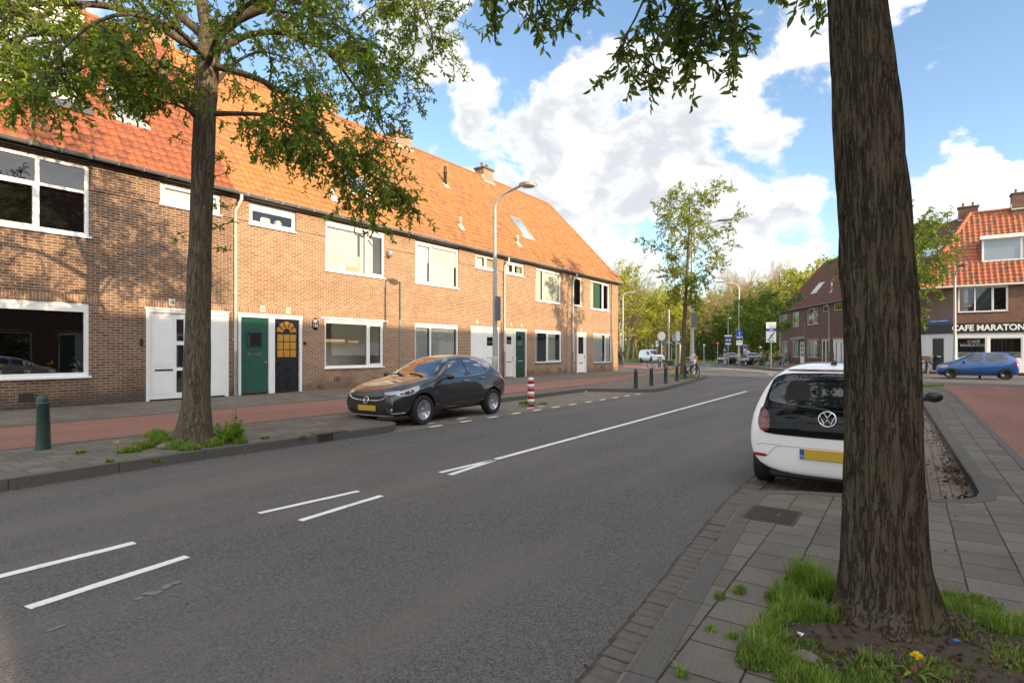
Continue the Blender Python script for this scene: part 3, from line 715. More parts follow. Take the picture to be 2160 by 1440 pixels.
def roof_tiles(name, x0, x1, S_len, pitch, y0, z0, mat, parent, xclip=None, tw=.205, th=.31, amp=.034, step=.032, seg=6, flip=False, y_sag=0.0):
    """pantile slope: runs along x, rises with y. xclip(s) -> (xa, xb) limits at slope distance s."""
    nt = max(1, int(round((x1-x0)/tw))); tw = (x1-x0)/nt; nr = max(1, int(round(S_len/th))); th = S_len/nr
    nx = nt*seg+1; xs = np.linspace(x0, x1, nx); ph = ((xs-x0)/tw) % 1.0
    prof = amp*(np.where(ph < .38, np.sin(ph/.38*PI)*1.0, -.42*np.sin((ph-.38)/.62*PI)))
    cp, sp_ = math.cos(pitch), math.sin(pitch)
    V = []; Fs = []; tid = []; rr = np.random.RandomState(11); base = 0
    for r in range(nr):
        jit = np.repeat(rr.uniform(-.004, .004, nt), seg); jit = np.append(jit, jit[-1]); row = []
        idr = np.repeat(rr.rand(nt), seg)
        for (s, lift) in ((r*th-.012, -.004), (r*th-.012, step), (r*th+th*.5, step*.55), ((r+1)*th+.004, .002)):
            hgt = prof+lift+jit*(1 if lift > 0 else 0)
            x = xs.copy()
            if xclip:
                a, b = xclip(max(0, min(S_len, s))); x = np.clip(x, a, b)
            sag = y_sag*np.sin(xs*.9+r*.3)
            y = y0+s*cp-(hgt+sag)*sp_; z = z0+s*sp_+(hgt+sag)*cp
            row.append(np.stack([x, y, z], 1))
        V.append(np.concatenate(row)); 
        for k in range(3):
            i = np.arange(nx-1)+base+k*nx
            Fs.append(np.stack([i, i+1, i+1+nx, i+nx], 1)); tid.append(idr)
        base += 4*nx
    V = np.concatenate(V); Fs = np.concatenate(Fs); tid = np.concatenate(tid)
    o = np_mesh(name, V, Fs, mat, parent, True)
    at_ = o.data.attributes.new('tile_id', 'FLOAT', 'FACE'); at_.data.foreach_set('value', tid.astype(np.float32))
    return o
def ridge(mb, a, b, r=.085, n=None):
    a = Vector(a); b = Vector(b); L = (b-a).length; n = n or max(1, int(L/.36)); d = (b-a)/n
    for i in range(n):
        p = a+d*i; q = p+d*1.04; mb.tube([p, q], [r, r*.90], 8)
def chimney(parent, x, y, w, d, zb, zt, pots=2, brick='brick', pot='roof_orange', label=None):
    m = MB(); m.box(x-w/2, x+w/2, y-d/2, y+d/2, zb, zt)
    o = m.build('chimney', M[brick], parent)
    m = MB(); m.bbox(x-w/2-.07, x+w/2+.07, y-d/2-.07, y+d/2+.07, zt, zt+.12, .015); m.build('chimney_cap', M['kerb'], parent)
    for i in range(pots):
        px_ = x-w/2+w*(i+.5)/pots; m = MB(); m.lathe([(.09, zt+.12), (.10, zt+.16), (.085, zt+.2), (.075, zt+.38), (.095, zt+.4), (.095, zt+.44)], (px_, y, 0), 10); m.build('chimney_pot', M['roof_red'], parent)
    m = MB(); m.box(x-w/2-.05, x+w/2+.05, y-d/2-.10, y-d/2-.02, zb+.55, zb+.62); m.box(x-w/2-.05, x-w/2-.012, y-d/2-.02, y+d/2, zb+.72, zb+1.0); m.build('flashing', M['lead_white'], parent)
    return o
PITCH = R(52); EAVE_Z, EAVE_Y = 6.60, -.26
def skylight(parent, x0, x1, s0, s1, frame='pole'):
    cp, sp_ = math.cos(PITCH), math.sin(PITCH)
    P = lambda x, s, h: (x, EAVE_Y+s*cp-h*sp_, EAVE_Z+s*sp_+h*cp)
    m = MB(); w = .07
    def slab(xa, xb, sa, sb, h0, h1, mm):
        v = [P(xa, sa, h0), P(xb, sa, h0), P(xb, sb, h0), P(xa, sb, h0), P(xa, sa, h1), P(xb, sa, h1), P(xb, sb, h1), P(xa, sb, h1)]
        mm.add(v, [(0,3,2,1), (4,5,6,7), (0,1,5,4), (1,2,6,5), (2,3,7,6), (3,0,4,7)])
    slab(x0, x1, s0, s0+w, -.02, .09, m); slab(x0, x1, s1-w, s1, -.02, .09, m); slab(x0, x0+w, s0+w, s1-w, -.02, .09, m); slab(x1-w, x1, s0+w, s1-w, -.02, .09, m)
    o = m.build('skylight', M[frame], parent)
    m = MB(); slab(x0+w, x1-w, s0+w, s1-w, .04, .06, m); m.build('skylight_pane', M['skylight_glass'], parent)
    m = MB(); slab(x0-.08, x1+.08, s0-.22, s0, -.01, .05, m); m.build('skylight_apron', M['lead_white'], parent)
def roof_vent(parent, x, s, h=.45, mat='lead_white', r=.06):
    cp, sp_ = math.cos(PITCH), math.sin(PITCH); y, z = EAVE_Y+s*cp, EAVE_Z+s*sp_
    m = MB(); m.lathe([(r, z-.1), (r, z+h*.62), (r*1.35, z+h*.64), (r*1.35, z+h*.7), (r*.95, z+h*.72), (r*.9, z+h)], (x, y, 0), 10)
    m.build('vent_pipe', M[mat], parent)
    m = MB(); P = lambda xx, ss, hh: (xx, EAVE_Y+ss*cp-hh*sp_, EAVE_Z+ss*sp_+hh*cp)
    m.prism([P(x-.17, s-.28, .03), P(x+.17, s-.28, .03), P(x+.17, s+.1, .03), P(x-.17, s+.1, .03)], (0, -.02*sp_, .02*cp)); m.build('flashing', M['lead_white'], parent)
HV = 17.7
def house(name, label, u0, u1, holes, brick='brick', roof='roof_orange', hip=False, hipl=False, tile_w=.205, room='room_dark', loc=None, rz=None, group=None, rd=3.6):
    L = u1-u0; t = thing(name, label, 'house', S(u0, HV, 0) if loc is None else loc, UROT if rz is None else rz, group)
    hs = [(a-u0, b-u0, c, d) for a, b, c, d in holes]
    w = MB(); wall_mesh(w, L, 6.62, hs)
    D = 8.8
    w.quad((L, 0, 0), (L, D, 0), (L, D, 6.62), (L, 0, 6.62)); w.quad((0, D, 0), (0, 0, 0), (0, 0, 6.62), (0, D, 6.62)); w.quad((L, D, 0), (0, D, 0), (0, D, 6.62), (L, D, 6.62))
    w.build('wall', M[brick], t)
    b = MB(); xs = [0]; cuts = sorted([(a-.0, bb) for a, bb, c, d in hs if d > 5.78])
    x = 0
    for a, bb in cuts:
        if a-x > .03: b = MB(); b.box(x+.002, a-.012, -.028, -.0005, 5.80, 6.50); b.build('brick_band', M[brick], t)
        x = bb+.012
    if L-x > .03: b = MB(); b.box(x, L-.002, -.028, -.0005, 5.80, 6.50); b.build('brick_band', M[brick], t)
    # upright brick courses over the ground floor openings
    for a, bb, c, d in hs:
        if d < 3.2: sd = MB(); sd.box(a-.18, bb+.18, -.006, -.0005, d+.012, d+.215); sd.build('soldier_course', M['soldier'], t)
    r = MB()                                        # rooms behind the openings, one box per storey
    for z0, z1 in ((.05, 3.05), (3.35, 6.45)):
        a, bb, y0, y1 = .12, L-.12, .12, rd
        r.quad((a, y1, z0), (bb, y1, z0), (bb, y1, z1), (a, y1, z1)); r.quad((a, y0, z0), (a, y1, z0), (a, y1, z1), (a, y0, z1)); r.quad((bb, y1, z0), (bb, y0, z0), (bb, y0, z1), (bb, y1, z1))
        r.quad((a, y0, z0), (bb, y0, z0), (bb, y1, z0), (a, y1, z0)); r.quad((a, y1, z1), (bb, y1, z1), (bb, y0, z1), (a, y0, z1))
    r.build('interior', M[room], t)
    SL = 7.6
    xl = -.25 if hipl else 0.0; HR = 2.95
    clip = lambda s: (xl+(s/SL)*HR if hipl else xl, L+.25-(s/SL)*HR if hip else L)
    rf = roof_tiles('roof', xl, L+(.25 if hip else 0), SL, PITCH, EAVE_Y, EAVE_Z, M[roof], t, clip if hip or hipl else None, tile_w)
    ry, rz = EAVE_Y+SL*math.cos(PITCH), EAVE_Z+SL*math.sin(PITCH)
    m = MB(); x1 = L+.25-2.95 if hip else L
    x0_ = xl+HR if hipl else 0
    m.quad((x0_, ry, rz-.03), (x1, ry, rz-.03), (L, 2*ry-EAVE_Y, EAVE_Z), (0, 2*ry-EAVE_Y, EAVE_Z))
    if hipl: m.add([(x0_, ry, rz-.03), (xl, 2*ry-EAVE_Y, EAVE_Z), (xl, EAVE_Y, EAVE_Z-.02)], [(0, 1, 2)])
    if hip: m.add([(x1, ry, rz-.03), (L+.25, EAVE_Y, EAVE_Z-.02), (L+.25, 2*ry-EAVE_Y, EAVE_Z)], [(0, 1, 2)])
    m.build('rear_roof', M[roof], t)
    m = MB(); ridge(m, (x0_, ry, rz+.01), (x1, ry, rz+.01), .10)
    if hipl: ridge(m, (xl, EAVE_Y-.02, EAVE_Z+.03), (x0_, ry, rz+.03), .10)
    if hip: ridge(m, (L+.25, EAVE_Y-.02, EAVE_Z+.03), (x1, ry, rz+.03), .10)
    m.build('ridge_tiles', M['roof_old'], t)
    # eave: soffit board and half-round gutter
    m = MB(); xe = L+(.22 if hip else 0)
    m.box(0, xe, -.20, -.03, 6.50, 6.54); m.box(0, xe, EAVE_Y+.01, -.16, 6.56, 6.60); m.build('soffit', M['black' if roof == 'roof_red' else 'slate'], t)
    m = MB(); n = 9; vs = []
    for xx in (0, xe):
        for k in range(n):
            a = PI+PI*k/(n-1); vs.append((xx, -.325+.075*math.cos(a), 6.60+.075*math.sin(a)))
    m.add(vs, [(k, k+1, n+k+1, n+k) for k in range(n-1)], True)
    m.tube([(0, -.40, 6.605), (xe, -.40, 6.605)], .012, 6)
    for k in range(int(L/.62)): m.box(k*.62+.3, k*.62+.33, -.407, -.25, 6.518, 6.615)
    gt = m.build('gutter', M['slate' if roof == 'roof_red' else 'zinc'], t)
    return t
def downpipe(parent, x, mat='pipe', low='zinc', r=.05):
    m = MB(); m.tube([(x+.06, -.33, 6.53), (x+.06, -.33, 6.38), (x, -.085, 6.05), (x, -.085, 1.55)], r, 10)
    for z in (5.2, 3.4, 1.9): m.box(x-r-.012, x+r+.012, -.09, -.001, z, z+.03)
    m.build('downpipe', M[mat], parent)
    m = MB(); m.tube([(x, -.085, 1.56), (x, -.085, .14)], r+.008, 10); m.build('downpipe_foot', M[low], parent)
def air_bricks(parent, spots):
    m = MB()
    for x, z in spots:
        for k in range(4): m.box(x+k*.075, x+k*.075+.035, -.004, -.0005, z, z+.17)
    m.build('air_brick', M['ink'], parent)

UPZ, LOZ = (4.56, 6.42), (.90, 2.82)
# --- house 150: dark weathered brick, nearest
u0, u1 = 2.45, 9.80
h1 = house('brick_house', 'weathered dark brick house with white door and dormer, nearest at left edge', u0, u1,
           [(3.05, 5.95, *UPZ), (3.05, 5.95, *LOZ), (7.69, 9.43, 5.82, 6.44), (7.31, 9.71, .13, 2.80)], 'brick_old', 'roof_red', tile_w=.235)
x = lambda u: u-u0
window(h1, x(3.05), x(5.95), *UPZ, bars_x=(x(4.87),), bars_z=(5.72,), sash=((x(3.12), x(4.83), 4.63, 5.69),), curtain=(('slats', x(3.12), x(5.88), 4.7, 5.66, 'blind_dark'),), fw=.09, room=1)
window(h1, x(3.05), x(5.95), *LOZ, header=.14, curtain=(('slats', x(3.12), x(5.88), 1.0, 2.7, 'blind_dark'),), fw=.10)
window(h1, x(7.69), x(9.43), 5.82, 6.44, bars_x=(x(9.0),), sash=((x(7.76), x(8.95), 5.89, 6.37), (x(9.04), x(9.37), 5.89, 6.37)), curtain=(('blind', x(7.76), x(9.36), 5.9, 6.38, 'blind'),))
door_frame(h1, x(7.31), x(9.71), .13, 2.80, mids=((x(8.50), x(8.62)),), w=.09)
a = x(7.40)
door_leaf(h1, a, x(8.50), .17, 2.68, 'white', panels=((a+.08, a+.70, .32, 1.02), (a+.08, a+.70, 1.12, 2.58)), glazing=((a+.76, a+.96, .34, .98), (a+.76, a+.96, 1.08, 1.74), (a+.76, a+.96, 1.86, 2.5)), glass='car_glass', handle='R', slot=(a+.16, a+.66, .98))
m = MB(); m.box(x(8.62), x(9.62), .06, .10, .17, 2.68); m.box(x(8.70), x(9.52), .048, .059, .27, 2.58); m.build('side_panel', M['white'], h1)
number_plate(h1, x(8.0), 2.88, '150')
m = MB(); m.bbox(x(7.15), x(7.23), -.035, -.001, 1.72, 1.90, .006); m.build('doorbell', M['black'], h1)
m = MB(); m.box(x(4.5), x(4.8), -.005, -.0005, .32, .52); m.build('air_brick', M['ink'], h1)
# dormer with white front
dm = MB(); zA, zB = 8.35, 10.55; ya = EAVE_Y+(zA-EAVE_Z)/math.tan(PITCH)-.10; xa, xb = x(2.0)-1.6, x(6.05)
dm.box(xa, xb, ya+.06, ya+3.2, zB-.02, zB+.24); 
dm.prism([(xb-.04, ya+.06, zA), (xb-.04, ya+.06, zB), (xb-.04, ya+2.4, zB)], (.05, 0, 0)); dm.prism([(xa, ya+.06, zA), (xa, ya+.06, zB), (xa, ya+2.4, zB)], (.05, 0, 0))
dmo = dm.build('dormer', M['slate'], h1)
m = MB(); fr = .10
m.box(xa, xb, ya, ya+.08, zA, zA+.14); m.box(xa, xb, ya, ya+.08, zB-.14, zB); m.box(xa-.05, xb+.08, ya-.10, ya-.002, zB, zB+.25)
k = 4
for i in range(k+1): xx = xa+(xb-xa-.16)*i/k; m.box(xx, xx+.16 if i in (0, k) else xx+.10, ya-.002, ya+.078, zA+.14, zB-.14)
m.build('dormer_frame', M['white'], dmo)
m = MB(); m.quad((xa+.1, ya+.05, zA+.1), (xb-.1, ya+.05, zA+.1), (xb-.1, ya+.05, zB-.1), (xa+.1, ya+.05, zB-.1)); m.build('dormer_pane', M['skylight_glass'], dmo)
m = MB(); cp, sp_ = math.cos(PITCH), math.sin(PITCH)
P = lambda xx, s, h: (xx, EAVE_Y+s*cp-h*sp_, EAVE_Z+s*sp_+h*cp); s0 = (zA-EAVE_Z)/sp_
m.prism([P(xa, s0-.42, .06), P(xb+.28, s0-.42, .06), P(xb+.28, s0-.05, .06), P(xb+.02, s0, .06), P(xa, s0, .06)], (0, -.02*sp_, .02*cp)); m.build('dormer_apron', M['lead'], dmo)
skylight(h1, x(6.95), x(7.75), 2.2, 3.55)
roof_vent(h1, x(9.0), 4.9, .9, 'zinc', .10)
chimney(h1, x(9.75), 5.0, 1.0, .6, 11.2, 13.3, 3)
downpipe(h1, x(9.85)+.03)
# flowers in the lower window are things of their own
def pot_plant(u, z, label, flower, n=9):
    t = thing('potted_plant', label, 'plant', S(u, HV+.20, z), UROT)
    m = MB(); m.lathe([(.055, 0), (.075, .12), (.08, .125), (.07, .13)], seg=12); m.build('pot', M['white'], t)
    m = MB(); rr = random.Random(int(u*100))
    for i in range(22):
        aa = rr.uniform(0, 6.28); l = rr.uniform(.08, .2); p = Vector((math.cos(aa)*.1, math.sin(aa)*.06, .12+l)); m.tube([(0, 0, .1), p*.6+Vector((0, 0, .05)), p], [.012, .02, .003], 4)
    m.build('leaves', M['leaf_bush'], t)
    m = MB()
    for i in range(n):
        aa = rr.uniform(0, 6.28); m.ball((math.cos(aa)*rr.uniform(.02, .11), math.sin(aa)*.05-.02, rr.uniform(.22, .34)), .028, 6)
    m.build('blossom', M[flower], t)
pot_plant(4.18, .96, 'potted plant with yellow flowers at the left end of the dark lower window', 'dandelion')
pot_plant(4.72, .96, 'white potted orchid standing in the dark lower window', 'litter', 12)
pot_plant(5.22, .96, 'yellow lily in a small white pot behind dark glass', 'dandelion', 5)
pot_plant(5.70, .96, 'white flowers at the right end of the dark lower window', 'litter', 8)

# --- house 154/156
u0, u1 = 9.80, 17.15
h2 = house('brick_house', 'sunlit orange brick house with green door beside black door with amber fanlight', u0, u1,
           [(10.38, 12.10, 5.74, 6.45), (13.37, 16.26, *UPZ), (13.33, 16.20, .94, 2.76), (10.02, 12.38, .13, 2.79)], 'brick', 'roof_orange', room='room', tile_w=.235, rd=1.7)
x = lambda u, o=9.80: u-o
window(h2, x(10.38), x(12.10), 5.74, 6.45, header=.13, sash=((x(10.45), x(12.03), 5.81, 6.25),))
window(h2, x(13.37), x(16.26), *UPZ, bars_x=(x(15.33),), header=.12, sash=((x(15.37), x(16.20), 4.63, 6.24),), curtain=(('cloth', x(13.45), x(15.0), 4.66, 6.2, 'curtain'), ('cloth', x(15.1), x(15.28), 4.66, 6.2, 'curtain'), ('cloth', x(15.4), x(15.75), 4.66, 6.2, 'curtain')))
wl_ = window(h2, x(13.33), x(16.20), .94, 2.76, bars_x=(x(15.40),), header=.08, sash=((x(15.44), x(16.13), 1.01, 2.62),))
wl_.children[0].data.materials[0] = M['glass_clear']
m = MB(); m.bbox(x(13.15), x(16.4), -.03, -.002, 2.76, 2.83, .006); m.build('lintel_board', M['white'], h2)
door_frame(h2, x(10.02), x(12.38), .13, 2.79, mids=((x(11.10), x(11.32)),), w=.10)
a = x(10.12)
door_leaf(h2, a, x(11.10), .17, 2.67, 'green_door', glazing=(), handle='R', slot=(a+.28, a+.70, 1.43), hmat='chrome')
m = MB(); m.box(a+.25, a+.72, .058, .069, 1.72, 2.16); m.build('door_window', M['car_glass'], h2)
m = MB(); w = .03; m.box(a+.22, a+.75, .05, .0575, 1.69, 1.72); m.box(a+.22, a+.75, .05, .0575, 2.16, 2.19); m.box(a+.22, a+.25, .05, .0575, 1.72, 2.16); m.box(a+.72, a+.75, .05, .0575, 1.72, 2.16); m.build('door_window_frame', M['dark_green'], h2)
m = MB(); m.box(a, x(11.10), .05, .069, .165, .22); m.build('kick_board', M['rust'], h2)
b = x(11.32); bw = x(12.28)-b
bd = door_leaf(h2, b, x(12.28), .17, 2.67, 'navy', panels=((b+.06, b+bw*.47, .28, .72), (b+bw*.53, b+bw-.06, .28, .72), (b+.06, b+bw*.47, .82, 1.20), (b+bw*.53, b+bw-.06, .82, 1.20)), handle='L', slot=(b+.24, b+.72, 1.24), hmat='black')
gl = MB(); cx = b+bw/2
for i in range(3):
    for j in range(3): gl.box(cx-.36+i*.25, cx-.36+i*.25+.22, .060, .069, 1.36+j*.27, 1.36+j*.27+.24)
for i in range(5):                                   # fanlight of five petals
    a0, a1 = PI*i/5+.07, PI*(i+1)/5-.07; r0, r1 = .14, .38
    pts = [(cx+r0*math.cos(a0), .069, 2.20+r0*math.sin(a0)), (cx+r1*math.cos(a0), .069, 2.20+r1*math.sin(a0)), (cx+r1*math.cos((a0+a1)/2)*1.02, .069, 2.20+r1*math.sin((a0+a1)/2)*1.02), (cx+r1*math.cos(a1), .069, 2.20+r1*math.sin(a1)), (cx+r0*math.cos(a1), .069, 2.20+r0*math.sin(a1))]
    gl.prism(pts, (0, -.009, 0))
gl.build('amber_glazing', M['gold_glass'], bd)
number_plate(h2, x(10.85), 2.87, '154'); number_plate(h2, x(12.0)-.18, 2.87, '156')
m = MB(); m.lathe([(.17, -.015), (.17, 0)], (0, 0, 0), 24, 'y'); 
for i in range(len(m.v)): m.v[i] = Vector((m.v[i].x*.82+x(12.92), m.v[i].y, m.v[i].z*1.35+2.55))
ov = m.build('oval_sign', M['ink'], h2); ov['label'] = 'black oval enamel sign with white figures'
text_obj('LK', .15, M['sign_white'], ov, Matrix.Translation((x(12.92), -.0165, 2.65)) @ UPR, 'lettering', .001, bold=.004); text_obj('156', .15, M['sign_white'], ov, Matrix.Translation((x(12.92), -.0165, 2.48)) @ UPR, 'lettering', .001, bold=.004)
m = MB(); m.lathe([(.045, 1.80), (.045, 1.9)], (x(12.46), -.03, 0), 8); m.build('doorbell', M['black'], h2)
m = MB(); m.lathe([(.03, 5.45), (.10, 5.48), (.12, 5.62), (.10, 5.72), (.03, 5.74)], (x(16.45), -.12, 0), 12); m.box(x(16.42), x(16.48), -.06, -.001, 5.55, 5.65); m.build('alarm_dome', M['sign_back'], h2)
air_bricks(h2, ((x(13.75), .42), (x(13.0), .0+.17)))
roof_vent(h2, x(14.0), 1.1, .3, 'lead_white', .07)
skylight(h2, x(15.3), x(16.4), 1.9, 3.1, 'lead_white')
chimney(h2, x(16.9), 4.75, .9, .7, 11.2, 13.2, 3)
m = MB(); m.tube([(x(17.10), -.03, .15), (x(17.10), -.03, 2.9)], .028, 8); m.build('cable_pipe', M['zinc'], h2)
m = MB(); m.tube([(x(17.10), -.03, 2.9), (x(17.10), -.03, 4.5)], .028, 8); m.build('cable_pipe', M['green_door'], h2)
def inside(name, label, cat, build, mat, u, z, dv=.2): 
    m = MB(); build(m); o = m.build(name, M[mat]); o.location = S(u, HV+dv, z); o.rotation_euler = (0, 0, UROT); tag(o, label, cat); return o
inside('storage_box', 'cream box on the sill of the upper window with curtains', 'box', lambda m: m.bbox(0, .55, 0, .2, 0, .26, .01), 'tan', 14.45, 4.62, .12)
inside('vase', 'small white bottle on the sill of the upper curtained window', 'vase', lambda m: m.lathe([(.04, 0), (.045, .15), (.02, .2), (.02, .3)], seg=10), 'white', 13.85, 4.62, .15)
def _bk(m):
    for i, h_ in enumerate((.26, .3, .22, .28, .25)): m.box(i*.05, i*.05+.04, 0, .16, 0, h_)
inside('books', 'row of upright books beside the cream box on the upper sill', 'books', _bk, 'curtain_white', 14.1, 4.62, .12)
inside('plates', 'white round plate leaning in the small high kitchen window', 'plate', lambda m: m.lathe([(.17, 0), (.20, .02)], (0, 0, .2), 20, 'y'), 'white', 11.15, 5.80, .3)
inside('jar', 'white storage jar beside the plate in the high window', 'jar', lambda m: m.lathe([(.13, 0), (.14, .2), (.09, .26), (.09, .28)], seg=14), 'num_tile', 11.6, 5.80, .3)
inside('table', 'white sideboard at the back of the empty ground floor room', 'cabinet', lambda m: (m.bbox(0, .9, 0, .4, .1, .75, .01), m.box(.05, .1, 0, .05, 0, .1), m.box(.8, .85, 0, .05, 0, .1)), 'white', 14.6, .1, 1.2)

# --- house with two white doors
u0, u1 = 17.15, 24.65
h3 = house('brick_house', 'brick house with net curtains above and below, partly behind the grey car', u0, u1,
           [(18.04, 20.96, *UPZ), (18.02, 20.95, *LOZ), (22.24, 24.0, 5.74, 6.44), (21.9, 24.28, .13, 2.80)], 'brick', 'roof_old')
x = lambda u, o=17.15: u-o
window(h3, x(18.04), x(20.96), *UPZ, bars_x=(x(19.08),), header=.06, sash=((x(18.11), x(19.03), 4.63, 6.30),), curtain=(('blind', x(18.1), x(20.9), 5.55, 6.35, 'blind'), ('net', x(18.1), x(18.95), 4.64, 5.62, 'curtain_white'), ('net', x(19.2), x(20.8), 4.64, 5.60, 'curtain_white')))
window(h3, x(18.02), x(20.95), *LOZ, bars_x=(x(19.05),), header=.14, curtain=(('cloth', x(18.1), x(18.95), .95, 2.65, 'curtain_white'), ('cloth', x(19.1), x(20.85), .95, 2.65, 'curtain_white')))
window(h3, x(22.24), x(24.0), 5.74, 6.44, bars_x=(x(23.12),), mat='cream', sash=((x(22.31), x(23.08), 5.81, 6.37), (x(23.16), x(23.93), 5.81, 6.37)), curtain=(('cloth', x(22.3), x(23.05), 5.8, 6.4, 'curtain_white'), ('cloth', x(23.3), x(23.9), 5.8, 6.4, 'tan')))
door_frame(h3, x(21.9), x(24.28), .13, 2.80, mids=((x(23.00), x(23.12)), (x(24.0), x(24.06))))
door_leaf(h3, x(22.0), x(23.0), .17, 2.68, 'white', handle='R')
door_leaf(h3, x(23.12), x(24.0), .17, 2.68, 'white', glazing=((x(23.3), x(23.8), 1.85, 2.3),), glass='glass', handle='L', slot=(x(23.35), x(23.75), 1.2))
for uu, tx in ((22.4, ''), (23.9, '')): number_plate(h3, x(uu), 2.95, tx, .12, .18)
roof_vent(h3, x(21.9), 1.5, .5)
roof_vent(h3, x(23.2), 5.0, 1.0, 'rust', .09)
chimney(h3, x(21.5), 4.55, 1.1, .7, 11.7, 12.95, 3)
downpipe(h3, x(24.67)-.02)
m = MB(); m.tube([(x(24.45), -.05, .3), (x(24.45), -.05, 3.1)], .02, 6); m.build('cable_pipe', M['slate'], h3)

# --- house with cream and dark green doors
u0, u1 = 24.65, 32.20
h4 = house('brick_house', 'brick house with cream door beside dark green door, right of the lamp post', u0, u1,
           [(24.89, 26.63, 5.74, 6.44), (27.88, 30.78, 4.50, 6.42), (27.82, 30.86, .88, 2.82), (24.74, 26.94, .13, 2.78)], 'brick', 'roof_old')
x = lambda u, o=24.65: u-o
window(h4, x(24.89), x(26.63), 5.74, 6.44, bars_x=(x(25.65),), sash=((x(24.96), x(25.61), 5.81, 6.3), (x(25.69), x(26.56), 5.81, 6.3)), header=.05, curtain=(('net', x(25.0), x(25.35), 5.8, 6.3, 'curtain_white'), ('net', x(26.1), x(26.5), 5.8, 6.3, 'tan')))
window(h4, x(27.88), x(30.78), 4.50, 6.42, bars_x=(x(28.75),), header=.06, curtain=(('blind', x(27.95), x(28.6), 4.6, 6.4, 'blind'), ('blind', x(28.72), x(30.72), 4.6, 6.4, 'blind')))
window(h4, x(27.82), x(30.86), .88, 2.82, bars_x=(x(29.2),), header=.12, sill='kerb', sash=((x(29.25), x(30.78), .95, 2.66),), curtain=(('cloth', x(27.9), x(28.3), .95, 2.7, 'curtain'), ('cloth', x(29.4), x(30.4), .95, 2.7, 'curtain')))
door_frame(h4, x(24.74), x(26.94), .13, 2.78, mids=((x(25.68), x(25.85)),), mat='cream')
door_leaf(h4, x(24.84), x(25.68), .17, 2.66, 'cream', glazing=((x(25.05), x(25.5), 1.95, 2.35),), glass='car_glass', handle='R', slot=(x(25.05), x(25.5), .95))
door_leaf(h4, x(25.85), x(26.84), .17, 2.66, 'dark_green', glazing=((x(26.05), x(26.6), 1.9, 2.4),), glass='car_glass', handle='L', slot=(x(26.1), x(26.6), .98))
for uu, tx in ((25.4, ''), (26.4, '')): number_plate(h4, x(uu), 2.93, tx, .12, .18)
skylight(h4, x(28.3), x(29.4), 2.4, 4.0)
roof_vent(h4, x(26.9), 1.4, .5)
chimney(h4, x(28.9), 4.55, 1.0, .7, 11.7, 13.1, 2)
downpipe(h4, x(32.25)-.04)
m = MB(); m.tube([(x(31.5), -.03, .15), (x(31.5), -.03, 3.6)], .022, 8); m.build('cable_pipe', M['zinc'], h4)
air_bricks(h4, ((x(27.4), .3), (x(30.6), .35)))
# --- end house
u0, u1 = 32.20, 39.25
h5 = house('brick_house', 'end brick house at the corner with narrow windows and white door', u0, u1,
           [(32.44, 33.55, 4.52, 6.40), (34.78, 37.75, 4.45, 6.38), (32.22, 32.62, .88, 2.82), (32.89, 34.25, .13, 2.80), (35.28, 38.2, .75, 2.82)], 'brick', 'roof_old', hip=True)
x = lambda u, o=32.20: u-o
window(h5, x(32.44), x(33.55), 4.52, 6.40, header=.05, curtain=(('cloth', x(32.5), x(32.9), 4.6, 6.3, 'green_cloth'),))
window(h5, x(34.78), x(37.75), 4.45, 6.38, bars_x=(x(36.75),), sash=((x(36.8), x(37.68), 4.52, 6.3),), curtain=(('cloth', x(34.9), x(35.5), 4.5, 6.3, 'curtain'), ('cloth', x(35.7), x(36.5), 4.5, 6.3, 'green_cloth')))
window(h5, x(32.22), x(32.62), .88, 2.82, sill='kerb', fw=.05)
door_frame(h5, x(32.89), x(34.25), .13, 2.80, w=.14)
door_leaf(h5, x(33.03), x(34.11), .17, 2.68, 'white', glazing=((x(33.2), x(33.9), 1.4, 2.5),), glass='car_glass', handle='R', slot=(x(33.35), x(33.8), .75), hmat='black')
window(h5, x(35.28), x(38.2), .75, 2.82, bars_x=(x(37.2),), header=.05, sill='kerb', curtain=(('net', x(35.35), x(36.9), .85, 2.7, 'curtain_white'), ('net', x(37.4), x(38.1), .85, 2.7, 'curtain_white')))
number_plate(h5, x(33.5), 2.9, '', .12, .16)
m = MB(); m.tube([(x(39.25)+.08, -.30, 6.5), (x(39.25)+.05, .0, 6.1), (x(39.25)+.05, .1, .2)], .045, 8); m.build('downpipe', M['zinc'], h5)
air_bricks(h5, ((x(36.4), .35),))
# ------------------------------------------------------------------ right-hand block: row along the main road, café on the corner
C1 = S(51.8, -2.7, 0); FROT = math.atan2(-SU, CU)                      # front of the café, x to the right
C0 = C1+Vector((-.25, 1.392, 0)).normalized()*2.2
E0 = Vector((34.9, 74.0, 0)); dR = (C0-E0); RL = dR.length; dR.normalize(); RROT = math.atan2(dR.y, dR.x)
def rx(px, py=None):                                 # pixel on the row's front -> (x along the row, height)
    k = (px-1080)/FOC; t = (k*E0.y-E0.x)/(dR.x-k*dR.y); Y = E0.y+t*dR.y
    return t if py is None else (t, CAM_H+(HOR-py)/FOC*Y)
def fx(px, py=None):                                 # pixel on the café's front -> (x, height)
    k = (px-1080)/FOC; d = Vector((math.cos(FROT), math.sin(FROT))); t = (k*C1.y-C1.x)/(d.x-k*d.y); Y = C1.y+t*d.y
    return t if py is None else (t, CAM_H+(HOR-py)/FOC*Y)
def rwin(t, xo, a, b, z0, z1, **kw): window(t, rx(a)-xo, rx(b)-xo, z0, z1, **kw)
